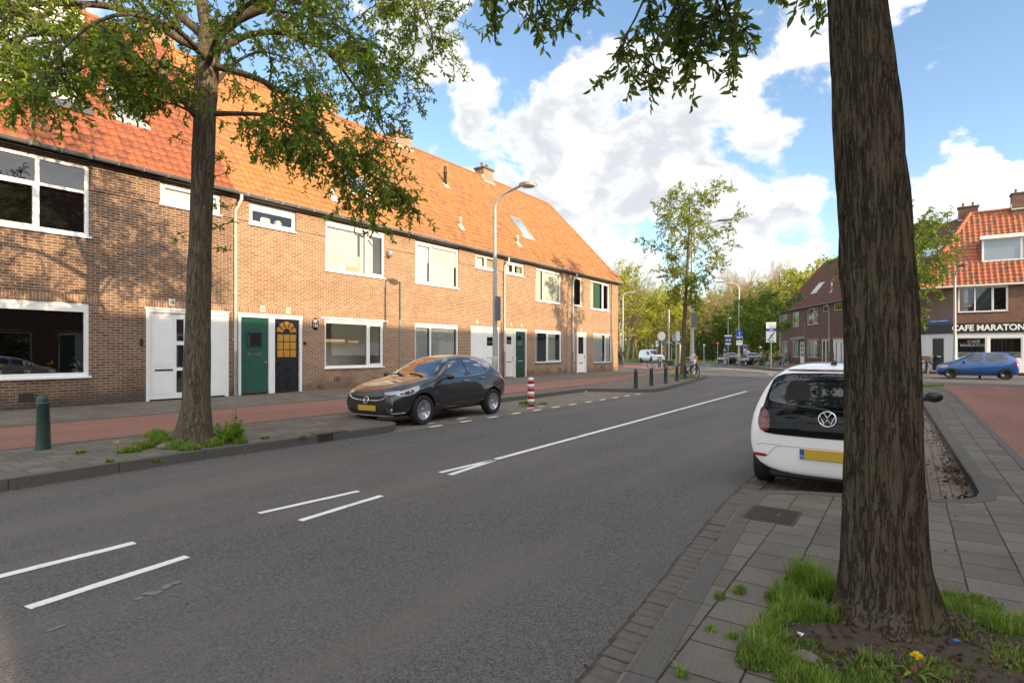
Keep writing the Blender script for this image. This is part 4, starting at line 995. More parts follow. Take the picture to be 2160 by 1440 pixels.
# end house
xb = rx(1752)
hl = [(rx(a), rx(b), z0, z1) for a, b, z0, z1 in ((1648, 1661, 4.4, 6.2), (1672, 1685, 4.5, 6.3), (1703, 1725, 4.55, 6.4), (1736, 1748.5, 5.75, 6.45), (1650, 1661, .85, 2.75), (1672, 1685, .85, 2.75), (1687.5, 1696.5, .13, 2.75), (1703, 1726, .85, 2.8), (1733.5, 1750, .13, 2.78))]
t = house('brick_house', 'dark brick end house with steep brown roof and canopied white door', 0, xb, hl, 'brick_red', 'roof_brown', hipl=True, loc=E0, rz=RROT)
for i, cur in ((0, 'blind'), (1, 'blind'), (2, ''), (3, ''), (4, 'net'), (5, 'net'), (7, 'net')):
    a, b, z0, z1 = hl[i]; w = b-a
    cl = (('blind', a+w*.1, b-w*.1, z0+.1, z1-.1, 'blind'),) if cur == 'blind' else ((('net', a+w*.1, a+w*.75, z0+.1, z1-.1, 'curtain_white'),) if cur else ())
    window(t, a, b, z0, z1, bars_x=((a+w*.6),) if i in (1, 2, 7) else (), mat='cream', sill='kerb', curtain=cl)
a, b, z0, z1 = hl[6]; door_frame(t, a, b, z0, z1, mat='cream', w=.06)
door_leaf(t, a+.06, b-.06, .17, 2.63, 'white', glazing=[(a+.2+i*.42, a+.5+i*.42, 1.0+j*.5, 1.4+j*.5) for i in range(2) for j in range(3) if a+.5+i*.42 < b-.1], glass='car_glass')
m = MB(); m.prism([(a-1.0, -.02, 3.0), (a-.8, -.02, 3.3), (b-.0, -.02, 3.35), (b+.2, -.02, 3.0)], (0, -.8, -.1)); m.build('canopy', M['steel_box'], t)
a, b, z0, z1 = hl[8]; door_frame(t, a, b, z0, z1, mids=(((a+b)/2-.12, (a+b)/2+.12),), mat='cream', w=.12)
door_leaf(t, a+.12, (a+b)/2-.12, .17, 2.66, 'black', slot=(a+.25, (a+b)/2-.25, 1.1)); door_leaf(t, (a+b)/2+.12, b-.12, .17, 2.66, 'black', slot=((a+b)/2+.25, b-.25, 1.1))
skylight(t, rx(1691), rx(1702), 2.3, 3.7, 'lead_white'); roof_vent(t, rx(1737), 1.8, .9)
chimney(t, rx(1752)-1.0, 4.55, 1.3, .7, 11.6, 13.2, 3, 'brick_red')
downpipe(t, xb-.15); 
m = MB(); m.tube([(.1, -.05, 6.4), (.1, -.05, .2)], .05, 8); m.build('downpipe', M['pipe'], t)
m = MB(); m.tube([(rx(1698), -.04, .3), (rx(1698), -.04, 5.0)], .025, 6); m.build('cable_pipe', M['zinc'], t)
# middle house, mostly behind the big trunk
xc = rx(1862)
hl = [(rx(a), rx(b), z0, z1) for a, b, z0, z1 in ((1759, 1775, 5.7, 6.45), (1757, 1779, .13, 2.78), (1790, 1812, 4.5, 6.4), (1790, 1812, .85, 2.8), (1835, 1850, 4.5, 6.4), (1835, 1850, .13, 2.78))]
t = house('brick_house', 'dark brick house with tall white double door, half hidden behind the big trunk', xb, xc, [(a-0, b-0, c, d) for a, b, c, d in hl], 'brick_red', 'roof_brown', loc=E0+dR*xb, rz=RROT)
hl = [(a-xb, b-xb, c, d) for a, b, c, d in hl]
window(t, *hl[0], mat='cream', sill='kerb'); window(t, *hl[2], mat='cream', sill='kerb'); window(t, *hl[3], mat='cream', sill='kerb'); window(t, *hl[4], mat='cream', sill='kerb')
a, b = hl[1][:2]; door_frame(t, *hl[1], mids=(((a+b)/2-.05, (a+b)/2+.05),), w=.10)
for q0, q1 in ((a+.1, (a+b)/2-.05), ((a+b)/2+.05, b-.1)):
    mid = (q0+q1)/2; door_leaf(t, q0, q1, .17, 2.66, 'white', glazing=((mid-.1, mid+.1, .4, 2.45),), glass='car_glass')
a, b = hl[5][:2]; door_frame(t, *hl[5], w=.1); door_leaf(t, a+.1, b-.1, .17, 2.66, 'navy')
skylight(t, rx(1752)-xb+.6, rx(1768)-xb+.3, 2.6, 4.1, 'lead_white')
chimney(t, (xc-xb)*.75, 4.55, 1.2, .7, 11.6, 13.0, 2, 'brick_red')
for a_ in (1741, 1747, 1759, 1765): pass

# café: walls of three faces with a white ground floor
t = thing('corner_cafe', 'corner brick cafe with white ground floor, black fascia and red tiled roof', 'cafe', C1, FROT)
inv = Matrix.Translation(C1) @ Matrix.Rotation(FROT, 4, 'Z'); inv = inv.inverted()
def loc(p): q = inv @ Vector(p); return q
c0 = loc(C0); CH = c0-Vector((0, 0, 0)); chl = CH.length
e1 = loc(E0+dR*xc); ld_ = (c0-e1); LL = ld_.length
EZ = 6.25
def face_matrix(p, q):                               # local frame of a wall running from p to q (outside on the right hand)
    d = (q-p).normalized(); return Matrix.Translation(p) @ Matrix.Rotation(math.atan2(d.y, d.x), 4, 'Z')
MF = Matrix.Identity(4); MC = face_matrix(c0, Vector((0, 0, 0))); ML = face_matrix(e1, c0)
FL = 15.0; ZB = 3.55
up_holes = [(fx(2021), fx(2127), fx(2070, 658)[1], fx(2070, 604)[1]), (8.2, 11.0, 4.3, 6.0)]
lo_holes = [(fx(2017), fx(2081), fx(2050, 757)[1], fx(2050, 711)[1]), (fx(2086), fx(2157), fx(2120, 757)[1], fx(2120, 711)[1]), (8.6, 12.4, 1.0, 2.55)]
ch_door = (.45, 1.55, .13, 2.62)
ll_up = [(LL-2.6, LL-1.2, 4.1, 6.0)]; ll_lo = [(LL-2.3, LL-1.0, .8, 2.6)]
def fitted(Mx, L, z0, z1, holes, name, mat, depth=.12, y=0.0):
    mb = MB(); mb.T = Mx; wall_mesh(mb, L, z1, holes, depth, z0, y); return mb.build(name, mat, t)
for Mx, L, up, lo in ((MF, FL, up_holes, lo_holes), (MC, chl, [], [ch_door]), (ML, LL, ll_up, ll_lo)):
    fitted(Mx, L, ZB, EZ, up, 'upper_wall', M['brick_red']); fitted(Mx, L, 0.0, 2.86, lo, 'shopfront_wall', M['white_plaster'])
mb = MB(); mb.quad((FL, 0, 0), (FL, 9, 0), (FL, 9, EZ), (FL, 0, EZ)); mb.build('side_wall', M['brick_red'], t)
mb = MB()                                            # black fascia along the three faces
for Mx, L in ((MF, FL), (MC, chl), (ML, LL)):
    mb.T = Mx; mb.box(-.03, L+.03, -.09, .02, 2.86, ZB)
fas = mb.build('fascia', M['black'], t)
zt = fx(2088, 692)[1]
for txt, Mx, xx, sz, wsc in (('CAFE MARATON', MF, fx(2083), .57, .92), ('CAFE MARATON', ML, LL-3.1, .62, 1.0)):
    text_obj(txt, sz, M['sign_white'], fas, Mx @ Matrix.Translation((xx, -.097, 3.2)) @ UPR, 'lettering', .004, sx=wsc, bold=.018)
def at_face(Mx, fn):
    e = bpy.data.objects.new('tmp', None); COL.objects.link(e); before = set(bpy.data.objects); fn(e)
    for o in [o for o in bpy.data.objects if o.parent == e]:
        o.parent = t; o.matrix_local = Mx
    bpy.data.objects.remove(e)
def f_front(e):
    a, b, c, d = up_holes[0]; w = b-a
    window(e, a, b, c, d, bars_x=(a+w*.345, a+w*.69), curtain=(('blind', a+w*.37, a+w*.66, c+.05, d-.05, 'slate'),), sash=((a+w*.70, b-.06, c+.07, d-.07),), sill='kerb', fw=.09)
    window(e, *up_holes[1], sill='kerb')
    for i, h_ in enumerate(lo_holes):
        o = window(e, *h_, sill=None, fw=.08, curtain=(('blind', h_[0]+.05, h_[1]-.05, h_[2], h_[2]+.5, 'lead_white'),))
        if i == 0:
            for tx, zz in (('CAFÉ', h_[3]-.32), ('MARATON', h_[3]-.58)):
                text_obj(tx, .27, M['steel_box'], o, Matrix.Translation(((h_[0]+h_[1])/2+.15, .062, zz)) @ UPR, 'lettering', .002, sx=1.15, bold=.004)
at_face(MF, f_front)
def f_ch(e):
    door_frame(e, *ch_door, mat='cream', w=.08, top=.1); door_leaf(e, .53, 1.47, .15, 2.5, 'black', slot=(.8, 1.2, 1.15), hmat='chrome')
    m = MB(); m.bbox(.25, 2.05, -.03, -.002, 3.66, 3.92, .006); o = m.build('street_name_sign', M['blue_sign'], e)
    text_obj('Busken Huetstraat', .17, M['sign_white'], o, Matrix.Translation((1.15, -.0315, 3.8)) @ UPR, 'lettering', .001, sx=1.05)
at_face(MC, f_ch)
def f_left(e):
    window(e, *ll_up[0], mat='cream', sill='kerb', curtain=(('blind', ll_up[0][0]+.1, ll_up[0][1]-.1, 4.2, 5.9, 'blind'),)); window(e, *ll_lo[0], sill=None, curtain=(('blind', ll_lo[0][0], ll_lo[0][1], .8, 1.5, 'blue_sign'),))
at_face(ML, f_left)
mb = MB(); mb.quad((.2, 3.0, .05), (FL-.2, 3.0, .05), (FL-.2, 3.0, 6.2), (.2, 3.0, 6.2)); mb.quad((.2, .15, .05), (FL-.2, .15, .05), (FL-.2, 3, .05), (.2, 3, .05)); mb.quad((.2, .15, 3.2), (.2, 3, 3.2), (FL-.2, 3, 3.2), (FL-.2, .15, 3.2)); mb.build('interior', M['room_dark'], t)
# roof: front slope with bold pantiles, left slope dark, meeting in a hip
HT = Vector((1.3, 4.6, 12.15)); HB = Vector((-1.95, -.28, EZ-.02)); pit = math.atan2(HT.z-EZ, HT.y+.28); SLn = math.hypot(HT.z-EZ, HT.y+.28)
roof_tiles('roof', HB.x, FL, SLn, pit, -.28, EZ, M['roof_cafe'], t, lambda s: (HB.x+(HT.x-HB.x)*s/SLn, FL), .33, .36, .05, .03)
rt2 = thing('tmp', 'x', 'x'); 
iL = ML.inverted(); hb, ht = iL @ HB, iL @ HT
pl = math.atan2(ht.z-EZ, ht.y-hb.y); sl = math.hypot(ht.z-EZ, ht.y-hb.y)
o = roof_tiles('roof', 0, hb.x, sl, pl, hb.y, EZ, M['roof_brown'], t, lambda s: (0, hb.x+(ht.x-hb.x)*s/sl), .25, .33)
o.matrix_local = ML; bpy.data.objects.remove(rt2)
m = MB(); ridge(m, HB+Vector((0, 0, .05)), HT+Vector((0, 0, .06)), .15, 22); ridge(m, HT+Vector((0, 0, .05)), (FL, HT.y, HT.z+.05), .13); m.build('ridge_tiles', M['roof_cafe'], t)
m = MB(); m.add([HT, (FL, HT.y, HT.z-.02), (FL, 9.6, EZ), (3, 9.6, EZ)], [(0, 1, 2, 3)]); m.build('rear_roof', M['roof_cafe'], t)
m = MB(); m.box(-1.9, FL, -.42, -.27, EZ-.12, EZ+.0); m.box(-1.7, FL, -.27, .02, EZ-.06, EZ-.03); m.T = MC; m.box(0, chl, -.35, 0, EZ-.1, EZ-.02); m.build('gutter', M['cream'], t)
m = MB(); m.T = ML; m.box(0, LL, -.36, -.2, EZ-.12, EZ); m.build('gutter', M['cream'], t)
# dormer
da, db = fx(2040)+.9, fx(2160)+3.2; dz0, dz1 = 7.95, 9.55; dy = -.28+(dz0-EZ)/math.tan(pit)-.05
m = MB(); m.box(da, db, dy+.05, dy+3.0, dz1, dz1+.22); m.prism([(da, dy+.05, dz0), (da, dy+.05, dz1), (da, dy+1.5, dz1)], (.05, 0, 0)); m.prism([(db-.05, dy+.05, dz0), (db-.05, dy+.05, dz1), (db-.05, dy+1.5, dz1)], (.05, 0, 0)); do = m.build('dormer', M['lead'], t)
m = MB(); m.box(da-.12, db+.12, dy-.25, dy-.002, dz1, dz1+.26)
for i in range(4):
    xx = da+(db-da-.12)*(0, .40, .72, 1)[i]; m.box(xx, xx+.12, dy, dy+.08, dz0+.1, dz1-.08)
m.box(da, db, dy, dy+.08, dz0, dz0+.1); m.box(da, db, dy, dy+.08, dz1-.08, dz1-.001)
q0 = da+(db-da-.12)*.40+.2; q1 = da+(db-da-.12)*.72-.08
for (a_, b_, c_, d_) in ((q0, q0+.07, dz0+.14, dz1-.12), (q1-.07, q1, dz0+.14, dz1-.12), (q0+.07, q1-.07, dz0+.14, dz0+.21), (q0+.07, q1-.07, dz1-.19, dz1-.12)): m.box(a_, b_, dy-.03, dy-.002, c_, d_)
m.build('dormer_frame', M['white'], do)
m = MB(); m.quad((da+.05, dy+.05, dz0+.05), (db-.05, dy+.05, dz0+.05), (db-.05, dy+.05, dz1-.04), (da+.05, dy+.05, dz1-.04)); m.build('dormer_pane', M['skylight_glass'], do)
chimney(t, 1.2, 5.2, 1.2, .7, 11.2, 12.75, 2, 'brick_red'); chimney(t, fx(2150)+.9, 4.6, 1.6, .9, 11.5, 13.2, 3, 'brick_red')
# a dormer on the dark left slope, half hidden by the small tree
m = MB(); m.T = ML; m.box(LL-3.6, LL-.9, 1.2, 3.4, 8.1, 9.7); d2 = m.build('dormer', M['white'], t)
m = MB(); m.T = ML; m.quad((LL-3.4, 1.18, 8.3), (LL-1.1, 1.18, 8.3), (LL-1.1, 1.18, 9.4), (LL-3.4, 1.18, 9.4)); m.build('dormer_pane', M['skylight_glass'], d2)

# flags hanging in the café's upper window
a, b, c, d = up_holes[0]; w = b-a
o = MB(); cols = []
fl = thing('window_flag', 'red white and green flag with yellow sun in the upper cafe window', 'flag', C1, FROT)
x0, x1, y_ = a+w*.12, a+w*.29, .115; z0 = c+.28
for i, cm in enumerate(('green_cloth', 'sign_white', 'red')):
    m = MB(); m.box(x0, x1, y_, y_+.01, z0+i*.13, z0+(i+1)*.13); m.build('stripe', M[cm], fl)
m = MB(); m.lathe([(.07, y_-.004), (.07, y_-.002)], ((x0+x1)/2, 0, z0+.195), 14, 'y'); m.build('sun', M['dandelion'], fl)
fl = thing('window_flag', 'large red white and blue flag behind the smaller one in the cafe window', 'flag', C1, FROT)
for i, cm in enumerate(('red', 'sign_white', 'blue_sign')):
    m = MB(); m.box(a+w*.03+i*w*.09, a+w*.03+(i+1)*w*.09, .19, .20, c+.1, d-.1); m.build('stripe', M[cm], fl)

# ------------------------------------------------------------------ the opposite row, behind the camera: it keeps the street in shade
def plain_house(label, ua, ub, hip=False):
    L = ub-ua
    hs = [(1.0, 3.6, *UPZ), (1.0, 3.6, *LOZ), (4.6, 6.6, .13, 2.8), (4.8, 6.4, 5.74, 6.44)]
    t = house('brick_house', label, 0, L, hs, 'brick_red', 'roof_brown', loc=S(ub, -8.0, 0), rz=UROT+PI, tile_w=.4, group='brick houses across the street')
    window(t, *hs[0], bars_x=(2.6,), curtain=(('blind', 1.1, 2.4, 4.7, 6.3, 'blind'),)); window(t, *hs[1], bars_x=(2.6,)); window(t, *hs[3])
    door_frame(t, *hs[2], mids=((5.5, 5.7),)); door_leaf(t, 4.7, 5.5, .17, 2.66, 'white'); door_leaf(t, 5.7, 6.5, .17, 2.66, 'green_door')
ub = 33.5
for lab in range(5): plain_house('dark brick house of the row across the street, behind the camera', ub-6.89, ub); ub -= 6.892
ub = -4.0
for lab in range(4): plain_house('dark brick house of the row across the street, behind the camera', ub-7.2, ub); ub -= 7.202
# ------------------------------------------------------------------ cars
def car_body(name, st, mat, parent, axles, wr, lvl=2, arch_w=.30):
    """st: stations front to rear (x, zbot, wlow, wmid, zmid, wbelt, zbelt, wroof, ztop) ; half ring mirrored, smoothed, wheel arches cut"""
    bm = bmesh.new(); rings = []
    for (x, zb, wl, wm, zm, wb, zbe, wr_, zt) in st:
        half = [(0, zb), (wl, zb), (wm, zm), (wb, zbe), (wr_, zt-.045*(1 if zt-zbe > .2 else .35)), (wr_*.52, zt-.004), (0, zt)]
        pts = [(-y, z) for y, z in half[1:-1]][::-1]
        loop = half + [(-y, z) for y, z in half[1:-1][::-1]]
        rings.append([bm.verts.new((x, y, z)) for y, z in loop])
    n = len(rings[0])
    for a, b in zip(rings, rings[1:]):
        for i in range(n): bm.faces.new((a[i], a[(i+1) % n], b[(i+1) % n], b[i]))
    bm.faces.new(rings[0][::-1]); bm.faces.new(rings[-1])
    bmesh.ops.recalc_face_normals(bm, faces=bm.faces)
    me = bpy.data.meshes.new(name); bm.to_mesh(me); bm.free(); me.materials.append(mat); me.materials.append(M['black'])
    o = bpy.data.objects.new(name, me); COL.objects.link(o)
    ss = o.modifiers.new('s', 'SUBSURF'); ss.levels = lvl; ss.render_levels = lvl
    cut = MB()
    W_ = max(s[3] for s in st)
    for ax in axles:
        for sg in (1, -1):
            y0, y1 = (W_-arch_w)*sg, (W_+.3)*sg
            cut.lathe([(wr, min(y0, y1)), (wr, max(y0, y1))], (ax, 0, wr-.065), 28, 'y')
    co = cut.build('cutter', M['black'], fixn=True)
    bo = o.modifiers.new('b', 'BOOLEAN'); bo.object = co; bo.operation = 'DIFFERENCE'; bo.solver = 'EXACT'
    try: bo.material_mode = 'TRANSFER'
    except Exception: pass
    dg = bpy.context.evaluated_depsgraph_get(); dg.update()
    ev = o.evaluated_get(dg); new = bpy.data.meshes.new_from_object(ev)
    bpy.data.objects.remove(co); o.modifiers.clear(); o.data = new; bpy.data.meshes.remove(me)
    new.polygons.foreach_set('use_smooth', [True]*len(new.polygons)); new.set_sharp_from_angle(angle=R(38))
    o.parent = parent
    bm = bmesh.new(); bm.from_mesh(new); tree = BVHTree.FromBMesh(bm); bm.free()
    return o, tree
AX = {'L': (Vector((0, -1, 0)), 1), 'Rt': (Vector((0, 1, 0)), 1), 'F': (Vector((-1, 0, 0)), 0), 'B': (Vector((1, 0, 0)), 0), 'T': (Vector((0, 0, -1)), 2)}
def proj(tree, side, p, q, off):
    """a point (p, q) seen from a side -> point on the body, raised by off. sides L R: (x, z); F B: (y, z); T: (x, y)"""
    d = AX[side][0]
    o = {'L': Vector((p, 3, q)), 'Rt': Vector((p, -3, q)), 'F': Vector((6, p, q)), 'B': Vector((-6, p, q)), 'T': Vector((p, q, 4))}[side]
    h, n, i, dist = tree.ray_cast(o, d)
    if h is None: return None
    return h+(n if n.dot(d) < 0 else -n)*off
def panel(tree, side, poly, mat, name, parent, off=.004, res=.06, smooth=True, solid=0.0):
    bm = bmesh.new()
    vs = [bm.verts.new((p, q, 0)) for p, q in poly]; bm.faces.new(vs)
    bmesh.ops.triangulate(bm, faces=bm.faces)
    for _ in range(7):
        es = [e for e in bm.edges if e.calc_length() > res]
        if not es: break
        bmesh.ops.subdivide_edges(bm, edges=es, cuts=1); bmesh.ops.triangulate(bm, faces=bm.faces)
    last = None; bad = []
    for v in bm.verts:
        h = proj(tree, side, v.co.x, v.co.y, off)
        if h is None: bad.append(v)
        else: v.co = h
    if bad: bmesh.ops.delete(bm, geom=bad, context='VERTS')
    d = AX[side][0]
    for f in bm.faces:
        f.normal_update()
        if f.normal.dot(d) > 0: f.normal_flip()
        f.smooth = smooth
    me = bpy.data.meshes.new(name); bm.to_mesh(me); bm.free(); me.materials.append(mat)
    o = bpy.data.objects.new(name, me); COL.objects.link(o); o.parent = parent
    if solid:
        pass
    return o
def strip(tree, side, pts, w, mat, name, parent, off=.003, res=.05):
    mb = MB(); dense = []
    for a, b in zip(pts, pts[1:]):
        a = Vector(a); b = Vector(b); k = max(1, int((b-a).length/res))
        for i in range(k): dense.append(a+(b-a)*i/k)
    dense.append(Vector(pts[-1])); P = []
    for p in dense:
        h = proj(tree, side, p.x, p.y, off)
        if h is not None: P.append(h)
    if len(P) > 1: mb.tube(P, w/2, 5)
    return mb.build(name, mat, parent)
def smooth_poly(poly, it=2):
    for _ in range(it):
        out = []
        for i in range(len(poly)):
            a, b = Vector(poly[i]), Vector(poly[(i+1) % len(poly)]); out += [tuple(a*.8+b*.2), tuple(a*.2+b*.8)]
        poly = out
    return poly
def wheel(parent, x, y, r, w, sg, spokes=10, rim='alloy', rr=.66, style='twin'):
    """tyre (this mesh) with rim and spokes; sg +1: outside towards +y"""
    e = MB(); T = Matrix.Translation((x, y, r))
    e.T = T; h = w/2
    e.lathe([(r*rr, -h*.8), (r*.80, -h), (r*.95, -h*.92), (r, -h*.6), (r, h*.6), (r*.95, h*.92), (r*.80, h), (r*rr, h*.8), (r*rr*.98, h*.2), (r*rr*.98, -h*.2), (r*rr, -h*.8)], seg=32, axis='y')
    o = e.build('wheel', M['rubber'], parent, sharp=40)
    e = MB(); e.T = T; yo = sg*h*.72
    R0 = r*rr
    e.lathe([(R0*.90, yo-sg*.02), (R0*.90, yo+sg*.004), (R0*1.0, yo+sg*.010), (R0*1.03, yo+sg*.002), (R0*1.03, yo-sg*.05)][::1 if sg > 0 else -1], seg=32, axis='y')
    for k in range(spokes):
        a = 2*PI*k/spokes
        for da in ((-.10, .10) if style == 'twin' else (0,)):
            ww = .016 if style == 'twin' else .03
            c, s_ = math.cos(a+da), math.sin(a+da); c2, s2 = math.cos(a+da*.5), math.sin(a+da*.5)
            p0 = Vector((c2*R0*.18, yo-sg*.03, s2*R0*.18)); p1 = Vector((c*R0*.94, yo-sg*.004, s_*R0*.94)); t = Vector((-s_, 0, c))*ww*.5*(r/.31)
            e.prism([p0-t*1.3, p0+t*1.3, p1+t*.8, p1-t*.8], (0, -sg*.022, 0))
    e.lathe([(R0*.24, yo-sg*.05), (R0*.24, yo-sg*.022), (R0*.17, yo-sg*.012)], seg=14, axis='y')
    e.build('rim', M[rim], o, fixn=True)
    e = MB(); e.T = T; e.lathe([(R0*.9, yo-sg*.075), (R0*.9, yo-sg*.07)], seg=24, axis='y'); e.build('brake_disc', M['black'], o)
    return o
def mirror_part(parent, x, y, z, sg, mat, tree=None):
    m = MB(); m.ball((x, y+sg*.12, z), .1, 12, (.75, 1.05, .72)); m.tube([(x+.02, y-sg*.06, z-.05), (x, y+sg*.06, z-.03)], .025, 6); return m.build('wing_mirror', mat, parent)
def interp(tab, x):
    tab = sorted(tab)
    for (a, p), (b, q) in zip(tab, tab[1:]):
        if x <= b: return p+(q-p)*((x-a)/(b-a))
    return tab[-1][1]

# ---- the dark five-door hatchback by the left kerb (x forward)
def hatchback(name, label, mat):
    t = thing(name, label, 'car')
    st = [ # x zb wl wm zm wb zbelt wroof ztop
        (2.06, .24, .50, .66, .40, .60, .60, .45, .66), (2.00, .20, .62, .76, .42, .68, .66, .50, .725), (1.86, .17, .74, .83, .46, .75, .73, .56, .80), (1.60, .17, .80, .866, .50, .80, .815, .62, .885),
        (1.25, .18, .82, .872, .52, .825, .86, .66, .95), (.98, .19, .82, .870, .54, .83, .885, .70, .985), (.78, .19, .82, .868, .55, .83, .895, .715, 1.03), (.30, .19, .82, .867, .55, .825, .91, .61, 1.33), (-.02, .19, .82, .867, .55, .825, .92, .575, 1.435),
        (-.45, .19, .82, .868, .55, .825, .94, .565, 1.478), (-.95, .19, .82, .870, .56, .825, .965, .555, 1.462), (-1.35, .20, .82, .870, .57, .815, .985, .53, 1.405), (-1.62, .22, .80, .860, .58, .80, .99, .50, 1.32),
        (-1.76, .26, .74, .835, .60, .77, .97, .52, 1.10), (-1.90, .30, .66, .79, .60, .72, .90, .50, .96), (-1.95, .36, .56, .70, .58, .62, .80, .42, .86)]
    body, tree = car_body('body', st, mat, t, (1.255, -1.255), .375)
    G_ = M['car_glass']
    # side glass, both sides
    for sd in ('L', 'Rt'):
        panel(tree, sd, smooth_poly([(.52, .975), (.20, 1.235), (-.07, 1.36), (-.27, 1.388), (-.27, .985)], 1), G_, 'side_window', t, .004)
        panel(tree, sd, smooth_poly([(-.35, .99), (-.35, 1.392), (-.78, 1.385), (-1.03, 1.345), (-1.03, 1.075), (-.93, 1.03)], 1), G_, 'side_window', t, .004)
        panel(tree, sd, smooth_poly([(-1.07, 1.095), (-1.07, 1.335), (-1.22, 1.27), (-1.29, 1.20), (-1.22, 1.13)], 1), G_, 'side_window', t, .004)
        panel(tree, sd, [(.80, .925), (.64, 1.02), (.57, .965)], M['black'], 'mirror_triangle', t, .004)
        strip(tree, sd, [(.60, .955), (.2, .968), (-.3, .972), (-.93, 1.012), (-1.2, 1.10), (-1.31, 1.19), (-1.26, 1.27)], .018, M['chrome'], 'window_trim', t, .004)
        strip(tree, sd, [(.82, .93), (.72, .60), (.66, .32)], .007, M['ink'], 'door_seam', t, -.001)
        strip(tree, sd, [(-.31, 1.38), (-.31, .92), (-.36, .42), (-.38, .30)], .007, M['ink'], 'door_seam', t, -.001)
        strip(tree, sd, [(-1.1, 1.05), (-.98, .80), (-.82, .62), (-.78, .40)], .007, M['ink'], 'door_seam', t, -.001)
        strip(tree, sd, [(.86, .29), (-.75, .29)], .03, M['black'], 'sill_trim', t, -.006)
        strip(tree, sd, [(.55, .80), (0, .855), (-.6, .90), (-1.3, .945)], .010, mat, 'shoulder_crease', t, .0)
        for hx in (-.22, -.86):
            p = proj(tree, sd, hx, .865 if hx > -.5 else .905, .02); m = MB(); m.bbox(p.x-.10, p.x+.10, p.y-.016, p.y+.016, p.z-.016, p.z+.016, .006); m.build('door_handle', M['chrome'], t)
        panel(tree, sd, smooth_poly([(1.02, .79), (.96, .805), (.95, .785), (1.0, .775)], 1), M['lamp_clear'], 'side_indicator', t, .004)
    # windscreen and rear window
    panel(tree, 'T', smooth_poly([(.90, -.60), (.94, 0), (.90, .60), (.70, .66), (.42, .575), (.20, .53), (.04, .50), (.02, 0), (.04, -.50), (.20, -.53), (.42, -.575), (.70, -.66)], 1), G_, 'windscreen', t, .004, .07)
    panel(tree, 'B', smooth_poly([(-.46, 1.33), (.46, 1.33), (.60, 1.06), (.58, 1.02), (-.58, 1.02), (-.60, 1.06)], 1), G_, 'rear_window', t, .004)
    for y0 in (.5, -.1): 
        pts = [proj(tree, 'T', *p, .012) for p in ((.92, y0), (.82, y0-.28), (.80, y0-.52))]; m = MB(); m.tube([p for p in pts if p], .010, 5); m.build('wiper', M['black'], t)
    # bonnet creases
    for sg in (1, -1): strip(tree, 'T', [(.95, .55*sg), (1.5, .46*sg), (1.88, .26*sg)], .008, mat, 'bonnet_crease', t, -.001)
    strip(tree, 'T', [(1.0, .70), (1.55, .66), (1.80, .52), (1.93, .28), (1.965, 0), (1.93, -.28), (1.80, -.52), (1.55, -.66), (1.0, -.70)], .006, M['ink'], 'bonnet_seam', t, -.001)
    # nose: grille with chrome wing bar and round badge, lower intake, fog lamps, plate
    panel(tree, 'F', smooth_poly([(-.52, .655), (-.56, .60), (-.44, .50), (-.2, .465), (.2, .465), (.44, .50), (.56, .60), (.52, .655), (.25, .62), (-.25, .62)], 1), M['black'], 'grille', t, .003)
    strip(tree, 'F', [(-.55, .635), (-.46, .57), (-.3, .54), (0, .532), (.3, .54), (.46, .57), (.55, .635)], .028, M['chrome'], 'grille_bar', t, .008)
    p = proj(tree, 'F', 0, .545, .03); m = MB(); m.T = Matrix.Translation(p) @ Matrix.Rotation(R(-12), 4, 'Y')
    m.tube([(0, .068*math.cos(2*PI*k/24), .068*math.sin(2*PI*k/24)) for k in range(25)], .0095, 6, False)
    m.tube([(.004, -.115, .012), (.004, -.02, .012), (.004, .02, -.012), (.004, .115, -.012)], [.002, .009, .009, .002], 5); m.build('badge', M['chrome'], t)
    panel(tree, 'F', smooth_poly([(-.60, .36), (.60, .36), (.50, .26), (-.50, .26)], 1), M['black'], 'lower_intake', t, .003)
    strip(tree, 'F', [(-.62, .235), (0, .225), (.62, .235)], .02, M['sign_back'], 'lip', t, .004)
    for sg in (1, -1):
        panel(tree, 'F', smooth_poly([(sg*.58, .40), (sg*.70, .42), (sg*.74, .36), (sg*.62, .30)], 1), M['black'], 'fog_lamp_recess', t, .003)
        strip(tree, 'F', [(sg*.56, .42), (sg*.585, .33), (sg*.64, .285), (sg*.76, .295)], .018, M['chrome'], 'fog_lamp_trim', t, .006)
        p = proj(tree, 'F', sg*.665, .36, .006); m = MB(); m.lathe([(.035, 0), (.03, .015)], (p.x, p.y, p.z), 12, 'x'); m.build('fog_lamp', M['lamp_clear'], t)
        sd = 'L' if sg > 0 else 'Rt'
        hl = panel(tree, sd, smooth_poly([(1.32, .835), (1.50, .80), (1.78, .735), (1.93, .69), (1.90, .64), (1.72, .635), (1.52, .665), (1.38, .735)], 1), M['lamp_clear'], 'headlight', t, .006, .04)
        hl2 = panel(tree, sd, smooth_poly([(1.50, .765), (1.70, .725), (1.86, .685), (1.84, .655), (1.68, .66), (1.54, .70)], 1), M['black'], 'headlight_inner', t, .009, .04)
        for cx_, cz_ in ((1.62, .715), (1.78, .682)):
            p = proj(tree, sd, cx_, cz_, .010); m = MB(); m.ball(p, .034, 10); m.build('headlight_lens', M['lamp_clear'], t)
        panel(tree, 'F', smooth_poly([(sg*.42, .70), (sg*.60, .735), (sg*.72, .745), (sg*.70, .665), (sg*.52, .655)], 1), M['lamp_clear'], 'headlight', t, .005, .04)
        panel(tree, sd, smooth_poly([(-1.66, .99), (-1.78, 1.0), (-1.90, .90), (-1.90, .80), (-1.70, .82), (-1.58, .92)], 1), M['lamp_red'], 'tail_light', t, .005, .04)
